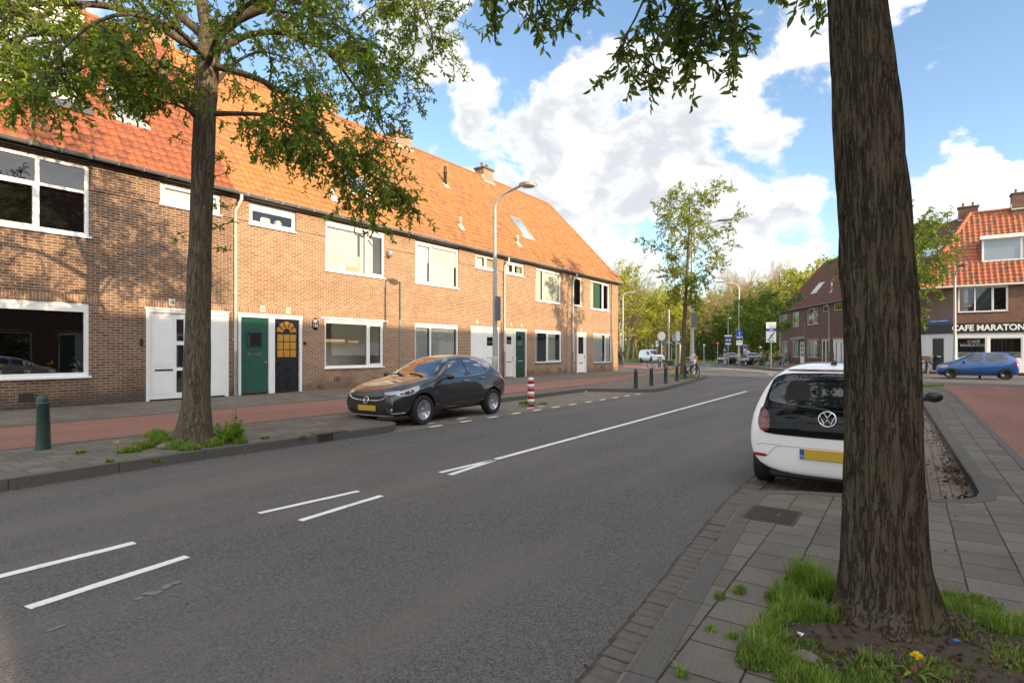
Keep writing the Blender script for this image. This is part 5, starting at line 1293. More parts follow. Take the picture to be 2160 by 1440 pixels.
    p = proj(tree, 'F', 0, .40, .012); m = MB(); m.bbox(p.x-.01, p.x+.012, -.26, .26, .325, .435, .003); o = m.build('number_plate', M['yellow'], t)
    p = proj(tree, 'B', 0, .62, .012); m = MB(); m.bbox(p.x-.012, p.x+.01, -.26, .26, .57, .68, .003); m.build('number_plate', M['yellow'], t)
    for sg in (1, -1): mirror_part(t, .56, .86*sg, 1.0, sg, mat)
    for ax in (1.255, -1.255):
        for sg in (1, -1): wheel(t, ax, sg*.765, .312, .205, sg, 10, style='one')
    return t
c = hatchback('parked_car', 'dark grey five-door hatchback parked in the brick bay by the left kerb', M['paint_anthracite'])
c.location = S(10.03, 9.235, .004); c.rotation_euler = (0, 0, UROT+PI+R(1.0))

# ---- the white city car seen from behind
def citycar(label):
    t = thing('parked_car', label, 'car'); mat = M['paint_white']
    st = [(1.78, .26, .50, .66, .42, .58, .62, .40, .70), (1.70, .2, .64, .76, .46, .70, .72, .5, .80), (1.45, .18, .74, .81, .50, .77, .82, .60, .90), (1.15, .18, .77, .822, .54, .79, .88, .66, .98), (.90, .18, .77, .822, .56, .79, .91, .69, 1.03),
          (.45, .18, .77, .822, .57, .79, .93, .62, 1.36), (.15, .18, .77, .822, .58, .79, .94, .585, 1.46), (-.4, .18, .77, .822, .58, .79, .95, .58, 1.495), (-.95, .19, .77, .822, .60, .785, .97, .575, 1.488), (-1.36, .22, .76, .820, .62, .775, .99, .565, 1.455),
          (-1.50, .20, .75, .818, .64, .765, .99, .575, 1.415), (-1.575, .20, .74, .815, .66, .755, .985, .60, 1.30), (-1.64, .20, .725, .81, .67, .745, .97, .66, 1.07), (-1.71, .205, .70, .80, .60, .755, .86, .70, .95), (-1.755, .225, .67, .785, .52, .74, .76, .66, .83), (-1.77, .27, .62, .74, .48, .70, .70, .60, .76)]
    body, tree = car_body('body', st, mat, t, (1.21, -1.21), .345)
    Gm = M['car_glass']
    # black glass tailgate
    tg = panel(tree, 'B', smooth_poly([(-.545, 1.355), (0, 1.372), (.545, 1.355), (.615, 1.13), (.655, .93), (.66, .72), (.60, .665), (0, .652), (-.60, .665), (-.66, .72), (-.655, .93), (-.615, 1.13)], 2), M['tailgate_black'], 'tailgate_glass', t, .005, .05)
    panel(tree, 'B', smooth_poly([(-.46, 1.405), (.46, 1.405), (.42, 1.385), (-.42, 1.385)], 1), M['lamp_dark'], 'brake_light', t, .006, .05)
    panel(tree, 'B', smooth_poly([(-.53, 1.335), (0, 1.352), (.53, 1.335), (.585, 1.15), (.60, 1.02), (0, .985), (-.60, 1.02), (-.585, 1.15)], 2), M['car_glass2'], 'rear_window', t, .0055, .05)
    # things seen inside through the rear window: parcel shelf line and head restraints
    strip(tree, 'B', [(-.60, .97), (-.2, .955), (.2, .955), (.60, .97)], .010, M['ink'], 'shelf_edge', t, .006)
    for yy in (-.30, .30): panel(tree, 'B', smooth_poly([(yy-.13, 1.06), (yy-.12, 1.20), (yy-.08, 1.28), (yy+.08, 1.28), (yy+.12, 1.20), (yy+.13, 1.06)], 1), M['seat_black'], 'head_restraint', t, .0065, .05)
    for sg in (1, -1):
        lamp = panel(tree, 'B', smooth_poly([(sg*.665, .98), (sg*.60, .93), (sg*.565, .86), (sg*.565, .70), (sg*.66, .70), (sg*.69, .80)], 1), M['lamp_dark'], 'tail_light', t, .009, .04)
        for z0, z1, mm in ((.845, .93, 'lamp_dark'), (.775, .835, 'lamp_red'), (.71, .765, 'lamp_red')):
            panel(tree, 'B', smooth_poly([(sg*.59, z0), (sg*.645, z0), (sg*.645, z1), (sg*.60, z1)], 1), M[mm], 'tail_light_segment', t, .012, .04)
        panel(tree, 'B', smooth_poly([(sg*.745, .44), (sg*.745, .405), (sg*.60, .395), (sg*.585, .43)], 1), M['lamp_red'], 'reflector', t, .005, .04)
        strip(tree, 'B', [(sg*.755, .445), (sg*.70, .525), (sg*.66, .545), (sg*.45, .545)], .008, M['sign_back'], 'bumper_crease', t, -.001)
        strip(tree, 'B', [(sg*.60, .40), (sg*.50, .52), (sg*.42, .535), (0, .537)], .008, M['sign_back'], 'bumper_crease', t, -.001)
        sd = 'L' if sg > 0 else 'Rt'
        panel(tree, sd, smooth_poly([(.62, .98), (.30, 1.28), (.10, 1.37), (-.10, 1.39), (-.10, .985)], 1), Gm, 'side_window', t)
        panel(tree, sd, smooth_poly([(-.18, .99), (-.18, 1.39), (-.8, 1.38), (-1.15, 1.32), (-1.28, 1.12), (-1.2, 1.05), (-.85, 1.02)], 1), Gm, 'side_window', t)
        strip(tree, sd, [(-.14, 1.38), (-.14, .9), (-.2, .35)], .007, M['ink'], 'door_seam', t, -.001)
        strip(tree, sd, [(-.9, 1.0), (-.86, .6), (-.78, .36)], .007, M['ink'], 'door_seam', t, -.001)
        mirror_part(t, .60, .80*sg, 1.0, sg, M['black'])
        panel(tree, 'F', smooth_poly([(sg*.42, .70), (sg*.62, .74), (sg*.70, .66), (sg*.5, .60)], 1), M['lamp_clear'], 'headlight', t)
    panel(tree, 'T', smooth_poly([(.98, -.58), (1.02, 0), (.98, .58), (.6, .60), (.22, .50), (.2, 0), (.22, -.5), (.6, -.60)], 1), Gm, 'windscreen', t, .004, .08)
    m = MB(); m.bbox(-1.74, -1.2, -.58, .58, .165, .262, .03); m.build('underside', M['black'], t)
    p = proj(tree, 'B', 0, .47, .010); m = MB(); m.bbox(p.x-.012, p.x+.012, -.26, .26, .415, .525, .003); np_ = m.build('number_plate', M['yellow'], t)
    m = MB(); m.box(p.x-.0145, p.x-.012, .215, .258, .417, .523); m.build('country_band', M['blue_sign'], np_)
    text_obj('NL', .035, M['sign_white'], np_, Matrix.Translation((p.x-.0155, .237, .445)) @ Matrix.Rotation(R(-90), 4, 'Z') @ UPR, 'lettering', .0006)
    # round chrome emblem with the letters V over W
    p = proj(tree, 'B', 0, .865, .016); e = MB(); e.T = Matrix.Translation(p) @ Matrix.Rotation(R(8), 4, 'Y')
    rr_ = .082
    e.tube([(0, rr_*math.cos(2*PI*k/36), rr_*math.sin(2*PI*k/36)) for k in range(37)], .0085, 6, False)
    for pts in ([(-.036, .066), (0, .010), (.036, .066)], [(-.070, .030), (-.032, -.060), (0, -.004), (.032, -.060), (.070, .030)]):
        e.tube([(-.004, q[0], q[1]) for q in pts], .0085, 6)
    e.build('badge', M['chrome'], t, fixn=True)
    m = MB(); p2 = proj(tree, 'T', -1.22, 0, .0); m.lathe([(.035, p2.z-.01), (.03, p2.z+.02), (.012, p2.z+.05)], (p2.x, 0, 0), 10); m.tube([(p2.x, 0, p2.z+.04), (p2.x-.16, 0, p2.z+.30)], .005, 5); m.build('aerial', M['black'], t)
    pts = [proj(tree, 'B', y_, z_, .014) for y_, z_ in ((-.02, .955), (.10, .97), (.30, .985))]; m = MB(); m.tube([q for q in pts if q], .016, 6); m.build('wiper', M['black'], t)
    for ax in (1.21, -1.21):
        for sg in (1, -1): wheel(t, ax, sg*.715, .292, .185, sg, 8, style='one')
    return t
c = citycar('white city car with black glass tailgate parked behind the big tree trunk')
c.scale = (1, 1, .955); c.location = S(6.80+1.77, .655, .004); c.rotation_euler = (0, 0, UROT-R(1.2))

# ---- simpler cars further away
def far_car(label, mat, kind, plate_front=True):
    t = thing('parked_car', label, 'car'); mt = M[mat]; Gm = M['car_glass2']
    if kind == 'mini':      # three-door hatch
        st = [(1.84, .26, .5, .64, .42, .56, .60, .4, .66), (1.74, .2, .66, .77, .46, .70, .70, .5, .77), (1.45, .18, .76, .825, .5, .77, .80, .6, .90), (1.1, .18, .78, .83, .54, .79, .87, .66, .99), (.9, .18, .78, .83, .55, .79, .89, .69, 1.05), (.35, .18, .78, .83, .56, .79, .92, .60, 1.40), (0, .18, .78, .83, .56, .79, .93, .57, 1.485),
              (-.6, .18, .78, .83, .57, .79, .95, .57, 1.50), (-1.1, .19, .78, .83, .58, .78, .97, .56, 1.47), (-1.5, .22, .76, .82, .60, .76, .98, .54, 1.39), (-1.66, .26, .72, .80, .62, .74, .95, .56, 1.12), (-1.76, .32, .64, .74, .58, .68, .84, .5, .92)]
        ax, r, wb = (1.18, -1.18), .34, .295
        sw = [[(.60, .97), (.28, 1.27), (.02, 1.39), (-.22, 1.41), (-.22, .975)], [(-.32, .985), (-.32, 1.41), (-1.0, 1.39), (-1.22, 1.28), (-1.28, 1.12), (-1.1, 1.04)]]
    elif kind == 'saloon':
        st = [(2.35, .26, .5, .70, .42, .6, .6, .45, .66), (2.2, .2, .7, .85, .46, .78, .70, .6, .77), (1.8, .18, .82, .90, .5, .84, .80, .68, .90), (1.2, .18, .85, .91, .54, .86, .88, .74, .99), (.85, .18, .85, .91, .55, .86, .90, .74, 1.02), (.2, .18, .85, .91, .56, .86, .92, .63, 1.36), (-.2, .18, .85, .91, .56, .86, .93, .60, 1.44),
              (-.8, .18, .85, .91, .57, .86, .95, .59, 1.43), (-1.25, .19, .85, .91, .58, .85, .97, .62, 1.30), (-1.7, .22, .84, .91, .60, .84, .99, .72, 1.06), (-2.1, .26, .80, .89, .62, .81, .98, .70, 1.03), (-2.3, .32, .70, .80, .58, .74, .88, .62, .95)]
        ax, r, wb = (1.42, -1.42), .39, .33
        sw = [[(.55, .96), (.15, 1.22), (-.1, 1.34), (-.3, 1.35), (-.3, .97)], [(-.38, .97), (-.38, 1.35), (-.9, 1.33), (-1.3, 1.2), (-1.5, 1.06), (-1.4, 1.0)]]
    else:                   # van
        st = [(2.2, .28, .6, .74, .45, .66, .72, .5, .82), (2.1, .2, .76, .88, .5, .8, .86, .62, .95), (1.75, .18, .86, .92, .56, .87, 1.0, .74, 1.10), (1.4, .18, .87, .92, .6, .88, 1.05, .78, 1.2), (.75, .18, .87, .92, .62, .88, 1.08, .72, 1.66), (.35, .18, .87, .92, .62, .88, 1.1, .74, 1.80), (-.5, .18, .87, .92, .62, .89, 1.1, .78, 1.86), (-1.9, .2, .87, .92, .62, .89, 1.1, .78, 1.84), (-2.1, .24, .85, .90, .62, .87, 1.1, .74, 1.78), (-2.18, .34, .78, .86, .62, .82, 1.05, .68, 1.7)]
        ax, r, wb = (1.40, -1.40), .385, .325
        sw = [[(1.0, 1.12), (.62, 1.45), (.4, 1.58), (.05, 1.60), (.05, 1.14)]]
    body, tree = car_body('body', st, mt, t, ax, r)
    W_ = max(s[3] for s in st)
    for sg, sd in ((1, 'L'), (-1, 'Rt')):
        for q in sw: panel(tree, sd, smooth_poly(q, 1), Gm, 'side_window', t)
        bx = sw[0][-1][0]-.05
        strip(tree, sd, [(bx, sw[0][-1][1]), (bx-.02, .32)], .008, M['ink'], 'door_seam', t, -.001); strip(tree, sd, [(.85, .9), (.75, .34)], .008, M['ink'], 'door_seam', t, -.001)
        mirror_part(t, .62 if kind != 'van' else 1.0, W_*sg, 1.0 if kind != 'van' else 1.2, sg, mt if kind != 'van' else M['black'])
        p = proj(tree, sd, bx+.15, .86 if kind != 'van' else .98, .015); m = MB(); m.bbox(p.x-.09, p.x+.09, p.y-.014, p.y+.014, p.z-.014, p.z+.014, .004); m.build('door_handle', mt, t)
    if kind == 'mini':
        panel(tree, 'T', smooth_poly([(.98, -.55), (1.02, 0), (.98, .55), (.5, .60), (.12, .5), (.1, 0), (.12, -.5), (.5, -.60)], 1), Gm, 'windscreen', t, .004, .08)
        for sg, sd in ((1, 'L'), (-1, 'Rt')):
            panel(tree, sd, smooth_poly([(1.30, .80), (1.62, .76), (1.76, .66), (1.6, .60), (1.35, .66)], 1), M['lamp_clear'], 'headlight', t, .005)
            panel(tree, sd, smooth_poly([(-1.5, .98), (-1.72, .98), (-1.74, .74), (-1.6, .74)], 1), M['lamp_red'], 'tail_light', t, .005)
            strip(tree, sd, [(.8, .25), (-.85, .25)], .07, mt, 'side_skirt', t, .0)
        panel(tree, 'B', smooth_poly([(-.5, 1.36), (.5, 1.36), (.6, 1.06), (-.6, 1.06)], 1), Gm, 'rear_window', t)
        m = MB(); p = proj(tree, 'T', -1.42, 0, .0); m.prism([(-1.38, -.52, p.z+.01), (-1.66, -.50, p.z+.03), (-1.66, .50, p.z+.03), (-1.38, .52, p.z+.01)], (0, 0, .03)); m.build('roof_spoiler', mt, t)
        p = proj(tree, 'F', 0, .42, .01); m = MB(); m.bbox(p.x-.01, p.x+.012, -.26, .26, .37, .48, .003); m.build('number_plate', M['yellow'], t)
        panel(tree, 'F', smooth_poly([(-.4, .62), (.4, .62), (.35, .54), (-.35, .54)], 1), M['black'], 'grille', t)
    elif kind == 'saloon':
        panel(tree, 'B', smooth_poly([(-.58, 1.36), (.58, 1.36), (.70, 1.09), (-.70, 1.09)], 1), Gm, 'rear_window', t)
        panel(tree, 'T', smooth_poly([(-1.22, -.56), (-1.22, .56), (-1.6, .64), (-1.6, -.64)], 1), Gm, 'rear_window', t, .004, .08)
        panel(tree, 'T', smooth_poly([(.85, -.6), (.9, 0), (.85, .6), (.4, .6), (0, .5), (0, -.5), (.4, -.6)], 1), Gm, 'windscreen', t, .004, .1)
        for sg in (1, -1): panel(tree, 'B', smooth_poly([(sg*.86, .95), (sg*.46, .93), (sg*.48, .76), (sg*.86, .74)], 1), M['lamp_red'], 'tail_light', t, .006)
        p = proj(tree, 'B', 0, .80, .012); m = MB(); m.bbox(p.x-.012, p.x+.01, -.26, .26, .76, .87, .003); m.build('number_plate', M['yellow'], t)
        panel(tree, 'B', smooth_poly([(-.65, .36), (.65, .36), (.6, .30), (-.6, .30)], 1), M['black'], 'diffuser', t)
        for sg, sd in ((1, 'L'), (-1, 'Rt')): strip(tree, sd, [(.5, .945), (-.5, .965), (-1.45, .99)], .014, M['chrome'], 'window_trim', t)
    else:
        panel(tree, 'F', smooth_poly([(-.72, 1.13), (.72, 1.13), (.66, 1.58), (.5, 1.66), (-.5, 1.66), (-.66, 1.58)], 1), Gm, 'windscreen', t, .006)
        panel(tree, 'F', smooth_poly([(-.42, .86), (.42, .86), (.36, .66), (-.36, .66)], 1), M['black'], 'grille', t)
        panel(tree, 'F', smooth_poly([(-.7, .50), (.7, .50), (.6, .34), (-.6, .34)], 1), M['black'], 'lower_intake', t)
        for sg in (1, -1): panel(tree, 'F', smooth_poly([(sg*.5, .92), (sg*.80, .98), (sg*.84, .78), (sg*.55, .76)], 1), M['lamp_clear'], 'headlight', t, .006)
        p = proj(tree, 'F', 0, .57, .014); m = MB(); m.bbox(p.x-.01, p.x+.012, -.26, .26, .52, .63, .003); m.build('number_plate', M['yellow'], t)
        strip(tree, 'L', [(.02, 1.6), (0, .3)], .01, M['ink'], 'door_seam', t, -.001)
    for a_ in ax:
        for sg in (1, -1): wheel(t, a_, sg*(W_-.10), wb, .2, sg, 8, 'black' if kind == 'mini' else 'alloy', style='one')
    return t
yz = 34.6
c = far_car('bright blue three-door hatchback parked in front of the cafe', 'paint_blue', 'mini')
c.location = S(41.2, -3.2, .012); c.rotation_euler = (0, 0, UROT+R(90))
c = far_car('near black saloon with chrome window line, nearest of the two by the junction', 'paint_black', 'saloon')
c.location = gp(1582, 771.6, 0)+Vector((.5, 1.3, 0)); c.rotation_euler = (0, 0, R(86))
c = far_car('dark bronze saloon parked ahead of the near black saloon', 'paint_brown', 'saloon')
c.location = gp(1540, 768.4, 0)+Vector((.4, 1.6, 0)); c.rotation_euler = (0, 0, R(92))
c = far_car('white delivery van driving towards the junction', 'paint_van', 'van')
c.location = gp(1388, 765.6, 0)+Vector((-.3, 2.2, 0)); c.rotation_euler = (0, 0, R(-75))
# ------------------------------------------------------------------ trees
def catmull(pts, step=.22):
    P = [Vector(p) for p in pts]; P = [P[0]*2-P[1]]+P+[P[-1]*2-P[-2]]; out = []
    for i in range(1, len(P)-2):
        a, b, c, d = P[i-1:i+3]; k = max(1, int((c-b).length/step))
        for j in range(k):
            t = j/k; out.append(.5*((2*b)+(c-a)*t+(2*a-5*b+4*c-d)*t*t+(3*b-a-3*c+d)*t**3))
    out.append(P[-2]); return out
class Tree:
    def __init__(s, seed): s.r = random.Random(seed); s.wood = MB(); s.L = []            # leaves: (pos, dir, size)
    def rv(s): 
        r = s.r
        while True:
            v = Vector((r.uniform(-1, 1), r.uniform(-1, 1), r.uniform(-1, 1)))
            if .05 < v.length < 1: return v.normalized()
    def path(s, p, d, L, wob, droop, n=6):
        pts = [p.copy()]; d = d.normalized()
        for i in range(n):
            d = (d+s.rv()*wob+Vector((0, 0, -droop))).normalized(); p = p+d*(L/n); pts.append(p)
        return pts
    def limb(s, pts, r0, r1, kids=8, t0=.25, kl=1.0, twigs=7, tl=.5, leaves=9, droop=.06, seg=7, lsize=.1, spread=.9, bare=False):
        P = catmull(pts) if len(pts) > 2 else [Vector(q) for q in pts]; n = len(P)
        s.wood.tube(P, [r0+(r1-r0)*(i/(n-1))**.8 for i in range(n)], seg, False)
        for k in range(kids):
            t = t0+(1-t0)*(k+s.r.random()*.9)/kids; t = min(t, .999); i = min(n-2, int(t*(n-1))); p = P[i].lerp(P[i+1], t*(n-1)-i); d = (P[i+1]-P[i]).normalized()
            side = s.rv(); side = (side-d*side.dot(d)).normalized(); dd = (d*s.r.uniform(.35, .9)+side*spread+Vector((0, 0, s.r.uniform(-.1, .3)))).normalized()
            L = kl*(1.15-.55*t)*s.r.uniform(.6, 1.25); rr = max(.006, (r0+(r1-r0)*t)*.42)
            s.branch(p, dd, L, rr, twigs, tl, leaves, droop, lsize, bare)
        s.branch(P[-1], (P[-1]-P[-2]).normalized(), kl*.7, r1, twigs, tl, leaves, droop, lsize, bare)
    def branch(s, p, d, L, r, twigs, tl, leaves, droop, lsize, bare=False):
        Q = s.path(p, d, L, .22, droop, 5); n = len(Q)
        s.wood.tube(Q, [max(.004, r*(1-.75*i/(n-1))) for i in range(n)], 4, False)
        for k in range(twigs):
            t = .15+.85*(k+s.r.random())/twigs; t = min(t, .999); i = min(n-2, int(t*(n-1))); q = Q[i].lerp(Q[i+1], t*(n-1)-i); dd = (Q[i+1]-Q[i]).normalized()
            e = (dd*s.r.uniform(.2, 1.0)+s.rv()*.85).normalized(); l = tl*s.r.uniform(.45, 1.2)
            T = s.path(q, e, l, .25, droop*1.8, 3); s.wood.tube(T, [.006, .005, .004, .002] if not bare else [.012, .009, .007, .004], 3, False)
            if leaves: s.twig_leaves(T, leaves, lsize)
    def twig_leaves(s, T, leaves, lsize):
        m = len(T)
        for j in range(leaves):
            t = .25+.75*(j/max(1, leaves-1)); t = min(t, .999); a = min(m-2, int(t*(m-1))); p = T[a].lerp(T[a+1], t*(m-1)-a)
            d = (T[a+1]-T[a]).normalized(); e = (d*.5+s.rv()*.9+Vector((0, 0, -.15))).normalized()
            s.L.append((p, e, lsize*s.r.uniform(.65, 1.25)))
    def build(s, t, bark, leaf, wname='limbs', crown='crown'):
        if s.wood.v: s.wood.build(wname, M[bark], t)
        if s.L: leaf_mesh(crown, s.L, M[leaf], t, s.r.randint(0, 9999))
def leaf_mesh(name, L, mat, parent, seed=0, w=.40, simple=False):
    rr = np.random.RandomState(seed); n = len(L)
    p = np.array([tuple(a[0]) for a in L]); d = np.array([tuple(a[1]) for a in L]); sz = np.array([a[2] for a in L])[:, None]
    rnd = rr.normal(size=(n, 3)); side = np.cross(d, rnd); side /= np.linalg.norm(side, axis=1, keepdims=True)+1e-9
    nrm = np.cross(side, d); k = 6
    if simple:
        V = np.stack([p, p+d*sz*.5+side*sz*w*.5, p+d*sz, p+d*sz*.5-side*sz*w*.5], 1).reshape(-1, 3)
        F = (np.arange(n)[:, None]*4+np.array([[0, 1, 2, 3]])); return np_mesh(name, V, F, mat, parent)
    curl = rr.uniform(-.16, .05, (n, 1)); fold = .10
    V = np.stack([p, p+d*sz*.30+side*sz*w*.46+nrm*sz*fold, p+d*sz*.68+side*sz*w*.40+nrm*sz*(fold+curl*.5), p+d*sz+nrm*sz*curl, p+d*sz*.68-side*sz*w*.40+nrm*sz*(fold+curl*.5), p+d*sz*.30-side*sz*w*.46+nrm*sz*fold, ], 1).reshape(-1, 3)
    b = np.arange(n)[:, None]*6
    F = np.concatenate([b+np.array([[0, 1, 2, 3]]), b+np.array([[0, 3, 4, 5]])], 1).reshape(-1, 4)
    return np_mesh(name, V, F, mat, parent)
def trunk_mesh(name, prof, mat, parent, seg=48, nz=90, ridges=.012, seed=0, roots=()):
    """prof: list of (z, cx, cy, r) ; furrowed surface"""
    vs = []; zs = np.linspace(prof[0][0], prof[-1][0], nz)
    P = sorted(prof)
    def ip(z, k):
        for a, b in zip(P, P[1:]):
            if z <= b[0]:
                t = (z-a[0])/(b[0]-a[0]); return a[k]+(b[k]-a[k])*t
        return P[-1][k]
    for z in zs:
        cx, cy, r = ip(z, 1), ip(z, 2), ip(z, 3)
        for k in range(seg):
            a = 2*PI*k/seg; c, s_ = math.cos(a), math.sin(a)
            n1 = mnoise.noise(Vector((c*6+seed, s_*6, z*.9))); n2 = mnoise.noise(Vector((c*13+seed+.4*mnoise.noise(Vector((c*3, s_*3, z*4))), s_*13, z*1.3))); n3 = mnoise.noise(Vector((c*2.2, s_*2.2+seed, z*.8)))
            rr = r*(1+.045*n3)+ridges*(abs(n2)*1.6-.5)+ridges*.8*n1
            for (ra, amp, zh, sp) in roots:
                da = (a-ra+PI) % (2*PI)-PI; rr += amp*math.exp(-(da/sp)**2)*math.exp(-max(0, z-P[0][0])/zh)
            vs.append((cx+c*rr, cy+s_*rr, z))
    fs = [(i*seg+k, i*seg+(k+1) % seg, (i+1)*seg+(k+1) % seg, (i+1)*seg+k) for i in range(nz-1) for k in range(seg)]
    return np_mesh(name, np.array(vs), np.array(fs), mat, parent, True)

# --- the big trunk in the foreground, its crown above the picture
bx, by = 1.99, 3.06
t = thing('street_tree', 'massive dark furrowed tree trunk in the right foreground', 'tree', (bx, by, ZR))
trunk_mesh('trunk', [(-.12, .015, 0, .31), (.0, .015, 0, .25), (.12, .013, 0, .215), (.35, .01, 0, .193), (.7, .006, 0, .183), (1.1, .0, 0, .177), (1.6, -.01, 0, .172), (2.3, -.05, .0, .160), (3.3, -.135, 0, .127), (4.2, -.22, .02, .13), (5.0, -.26, .05, .12)],
           M['bark'], t, 160, 320, .019, 3, roots=((-.75, .22, .16, .42), (-.35, .14, .10, .3), (3.6, .12, .12, .4), (1.4, .12, .12, .4), (-1.8, .12, .12, .35), (-2.6, .09, .14, .3)))
T = Tree(21); lp = lambda px, py, Y: at(px, py, Y)-Vector((bx, by, ZR))
top = Vector((-.22, .02, 4.2))
kw = dict(kids=12, t0=.36, kl=.52, twigs=11, tl=.27, leaves=11, lsize=.068, droop=.10, spread=.75, seg=6)
T.limb([top+Vector((0, 0, .3)), lp(1560, -420, 3.5), lp(1470, -160, 3.7), lp(1440, -20, 3.8), lp(1400, 60, 3.85)], .045, .008, **kw)
T.limb([top+Vector((0, 0, .2)), lp(1640, -400, 3.5), lp(1545, -150, 3.6), lp(1510, -50, 3.7), lp(1530, 20, 3.75)], .035, .007, **kw)
T.limb([top+Vector((0, 0, .3)), lp(1500, -480, 3.7), lp(1400, -220, 3.8), lp(1380, -50, 3.9), lp(1340, 40, 3.95)], .035, .007, **{**kw, 'kids': 6})
T.limb([top+Vector((0, 0, .5)), lp(1480, -700, 3.5), lp(1280, -480, 3.8), lp(1180, -200, 4.0), lp(1150, -110, 4.05), lp(1140, -50, 4.1)], .05, .008, **{**kw, 'kids': 6})
T.limb([top+Vector((0, 0, .5)), lp(1400, -640, 3.4), lp(1180, -420, 3.6), lp(1080, -200, 3.8), lp(1045, -80, 3.9)], .04, .007, **{**kw, 'kids': 6})
T.limb([top+Vector((0, 0, .5)), lp(1350, -500, 3.6), lp(1250, -220, 3.8), lp(1220, -90, 3.9)], .03, .007, **{**kw, 'kids': 5})
T.limb([top, lp(1730, -200, 3.3), lp(1725, -60, 3.35)], .02, .006, **{**kw, 'kids': 2, 'kl': .25, 'twigs': 3})
for k in range(7):
    a = 2.2+k*.55; T.limb([top+Vector((0, 0, .6)), top+Vector((math.cos(a)*1.2, math.sin(a)*1.2, 1.3)), top+Vector((math.cos(a)*2.8, math.sin(a)*2.8, 1.7))], .06, .012, kids=6, kl=.8, twigs=4, tl=.45, leaves=7, lsize=.12)
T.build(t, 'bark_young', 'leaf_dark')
m = MB(); loc_ = lambda px, py, z: gp(px, py, z)-Vector((bx, by, ZR))
for pts, rs in (([(.14, -.10, .05), (.32, -.22, .0), tuple(loc_(2075, 1395, ZR-.03)), tuple(loc_(2140, 1425, ZR-.035)), tuple(loc_(2230, 1450, ZR-.06))], (.13, .09, .07, .05, .035)), ([(-.05, -.16, .03), (-.12, -.30, -.03), (-.24, -.42, -.06)], (.11, .07, .04)), ([(.2, .05, .03), (.36, .06, -.02), (.55, .02, -.05)], (.12, .07, .04)), ([(.30, -.20, .0), (.46, -.34, -.02), (.58, -.44, -.05)], (.07, .05, .03))):
    Q = catmull(pts, .02); 
    for i in range(len(Q)): Q[i] = Q[i]+Vector((mnoise.noise(Q[i]*6), mnoise.noise(Q[i]*6+Vector((9, 0, 0))), mnoise.noise(Q[i]*5+Vector((0, 9, 0)))*.8))*.028
    m.tube(Q, [(rs[0]+(rs[-1]-rs[0])*(i/(len(Q)-1))**.8)*(1+.30*mnoise.noise(Q[i]*11)) for i in range(len(Q))], 14)
m.build('root', M['bark'], t)

# --- the tree on the left pavement
bx2, by2 = -5.02, 8.98
t = thing('street_tree', 'leafy tree with sunlit crown on the left pavement before the green door', 'tree', (bx2, by2, ZL))
pxm = .0075; tp = lambda py, px, r: (1.55+(741-py)*pxm-ZL, (px-411)*pxm, 0, r)
trunk_mesh('trunk', [(-.1, 0, 0, .37), (0.0, 0, 0, .315), (.12, .0, 0, .275), tp(850, 416, .205), tp(700, 419, .182), tp(500, 425, .160), tp(330, 431, .166), tp(250, 434, .155), tp(200, 436, .164), tp(100, 444, .165), tp(50, 446, .145)],
           M['bark_light'], t, 64, 190, .011, 9, roots=((3.4, .12, .15, .4), (-.4, .07, .12, .4), (-1.7, .06, .15, .4)))
T = Tree(5); q = lambda px, py, Y: at(px, py, Y)-Vector((bx2, by2, ZL))
K = dict(kids=15, t0=.22, kl=1.05, twigs=12, tl=.42, leaves=13, lsize=.082, droop=.07, spread=.85)
fk = q(444, 85, 8.98)
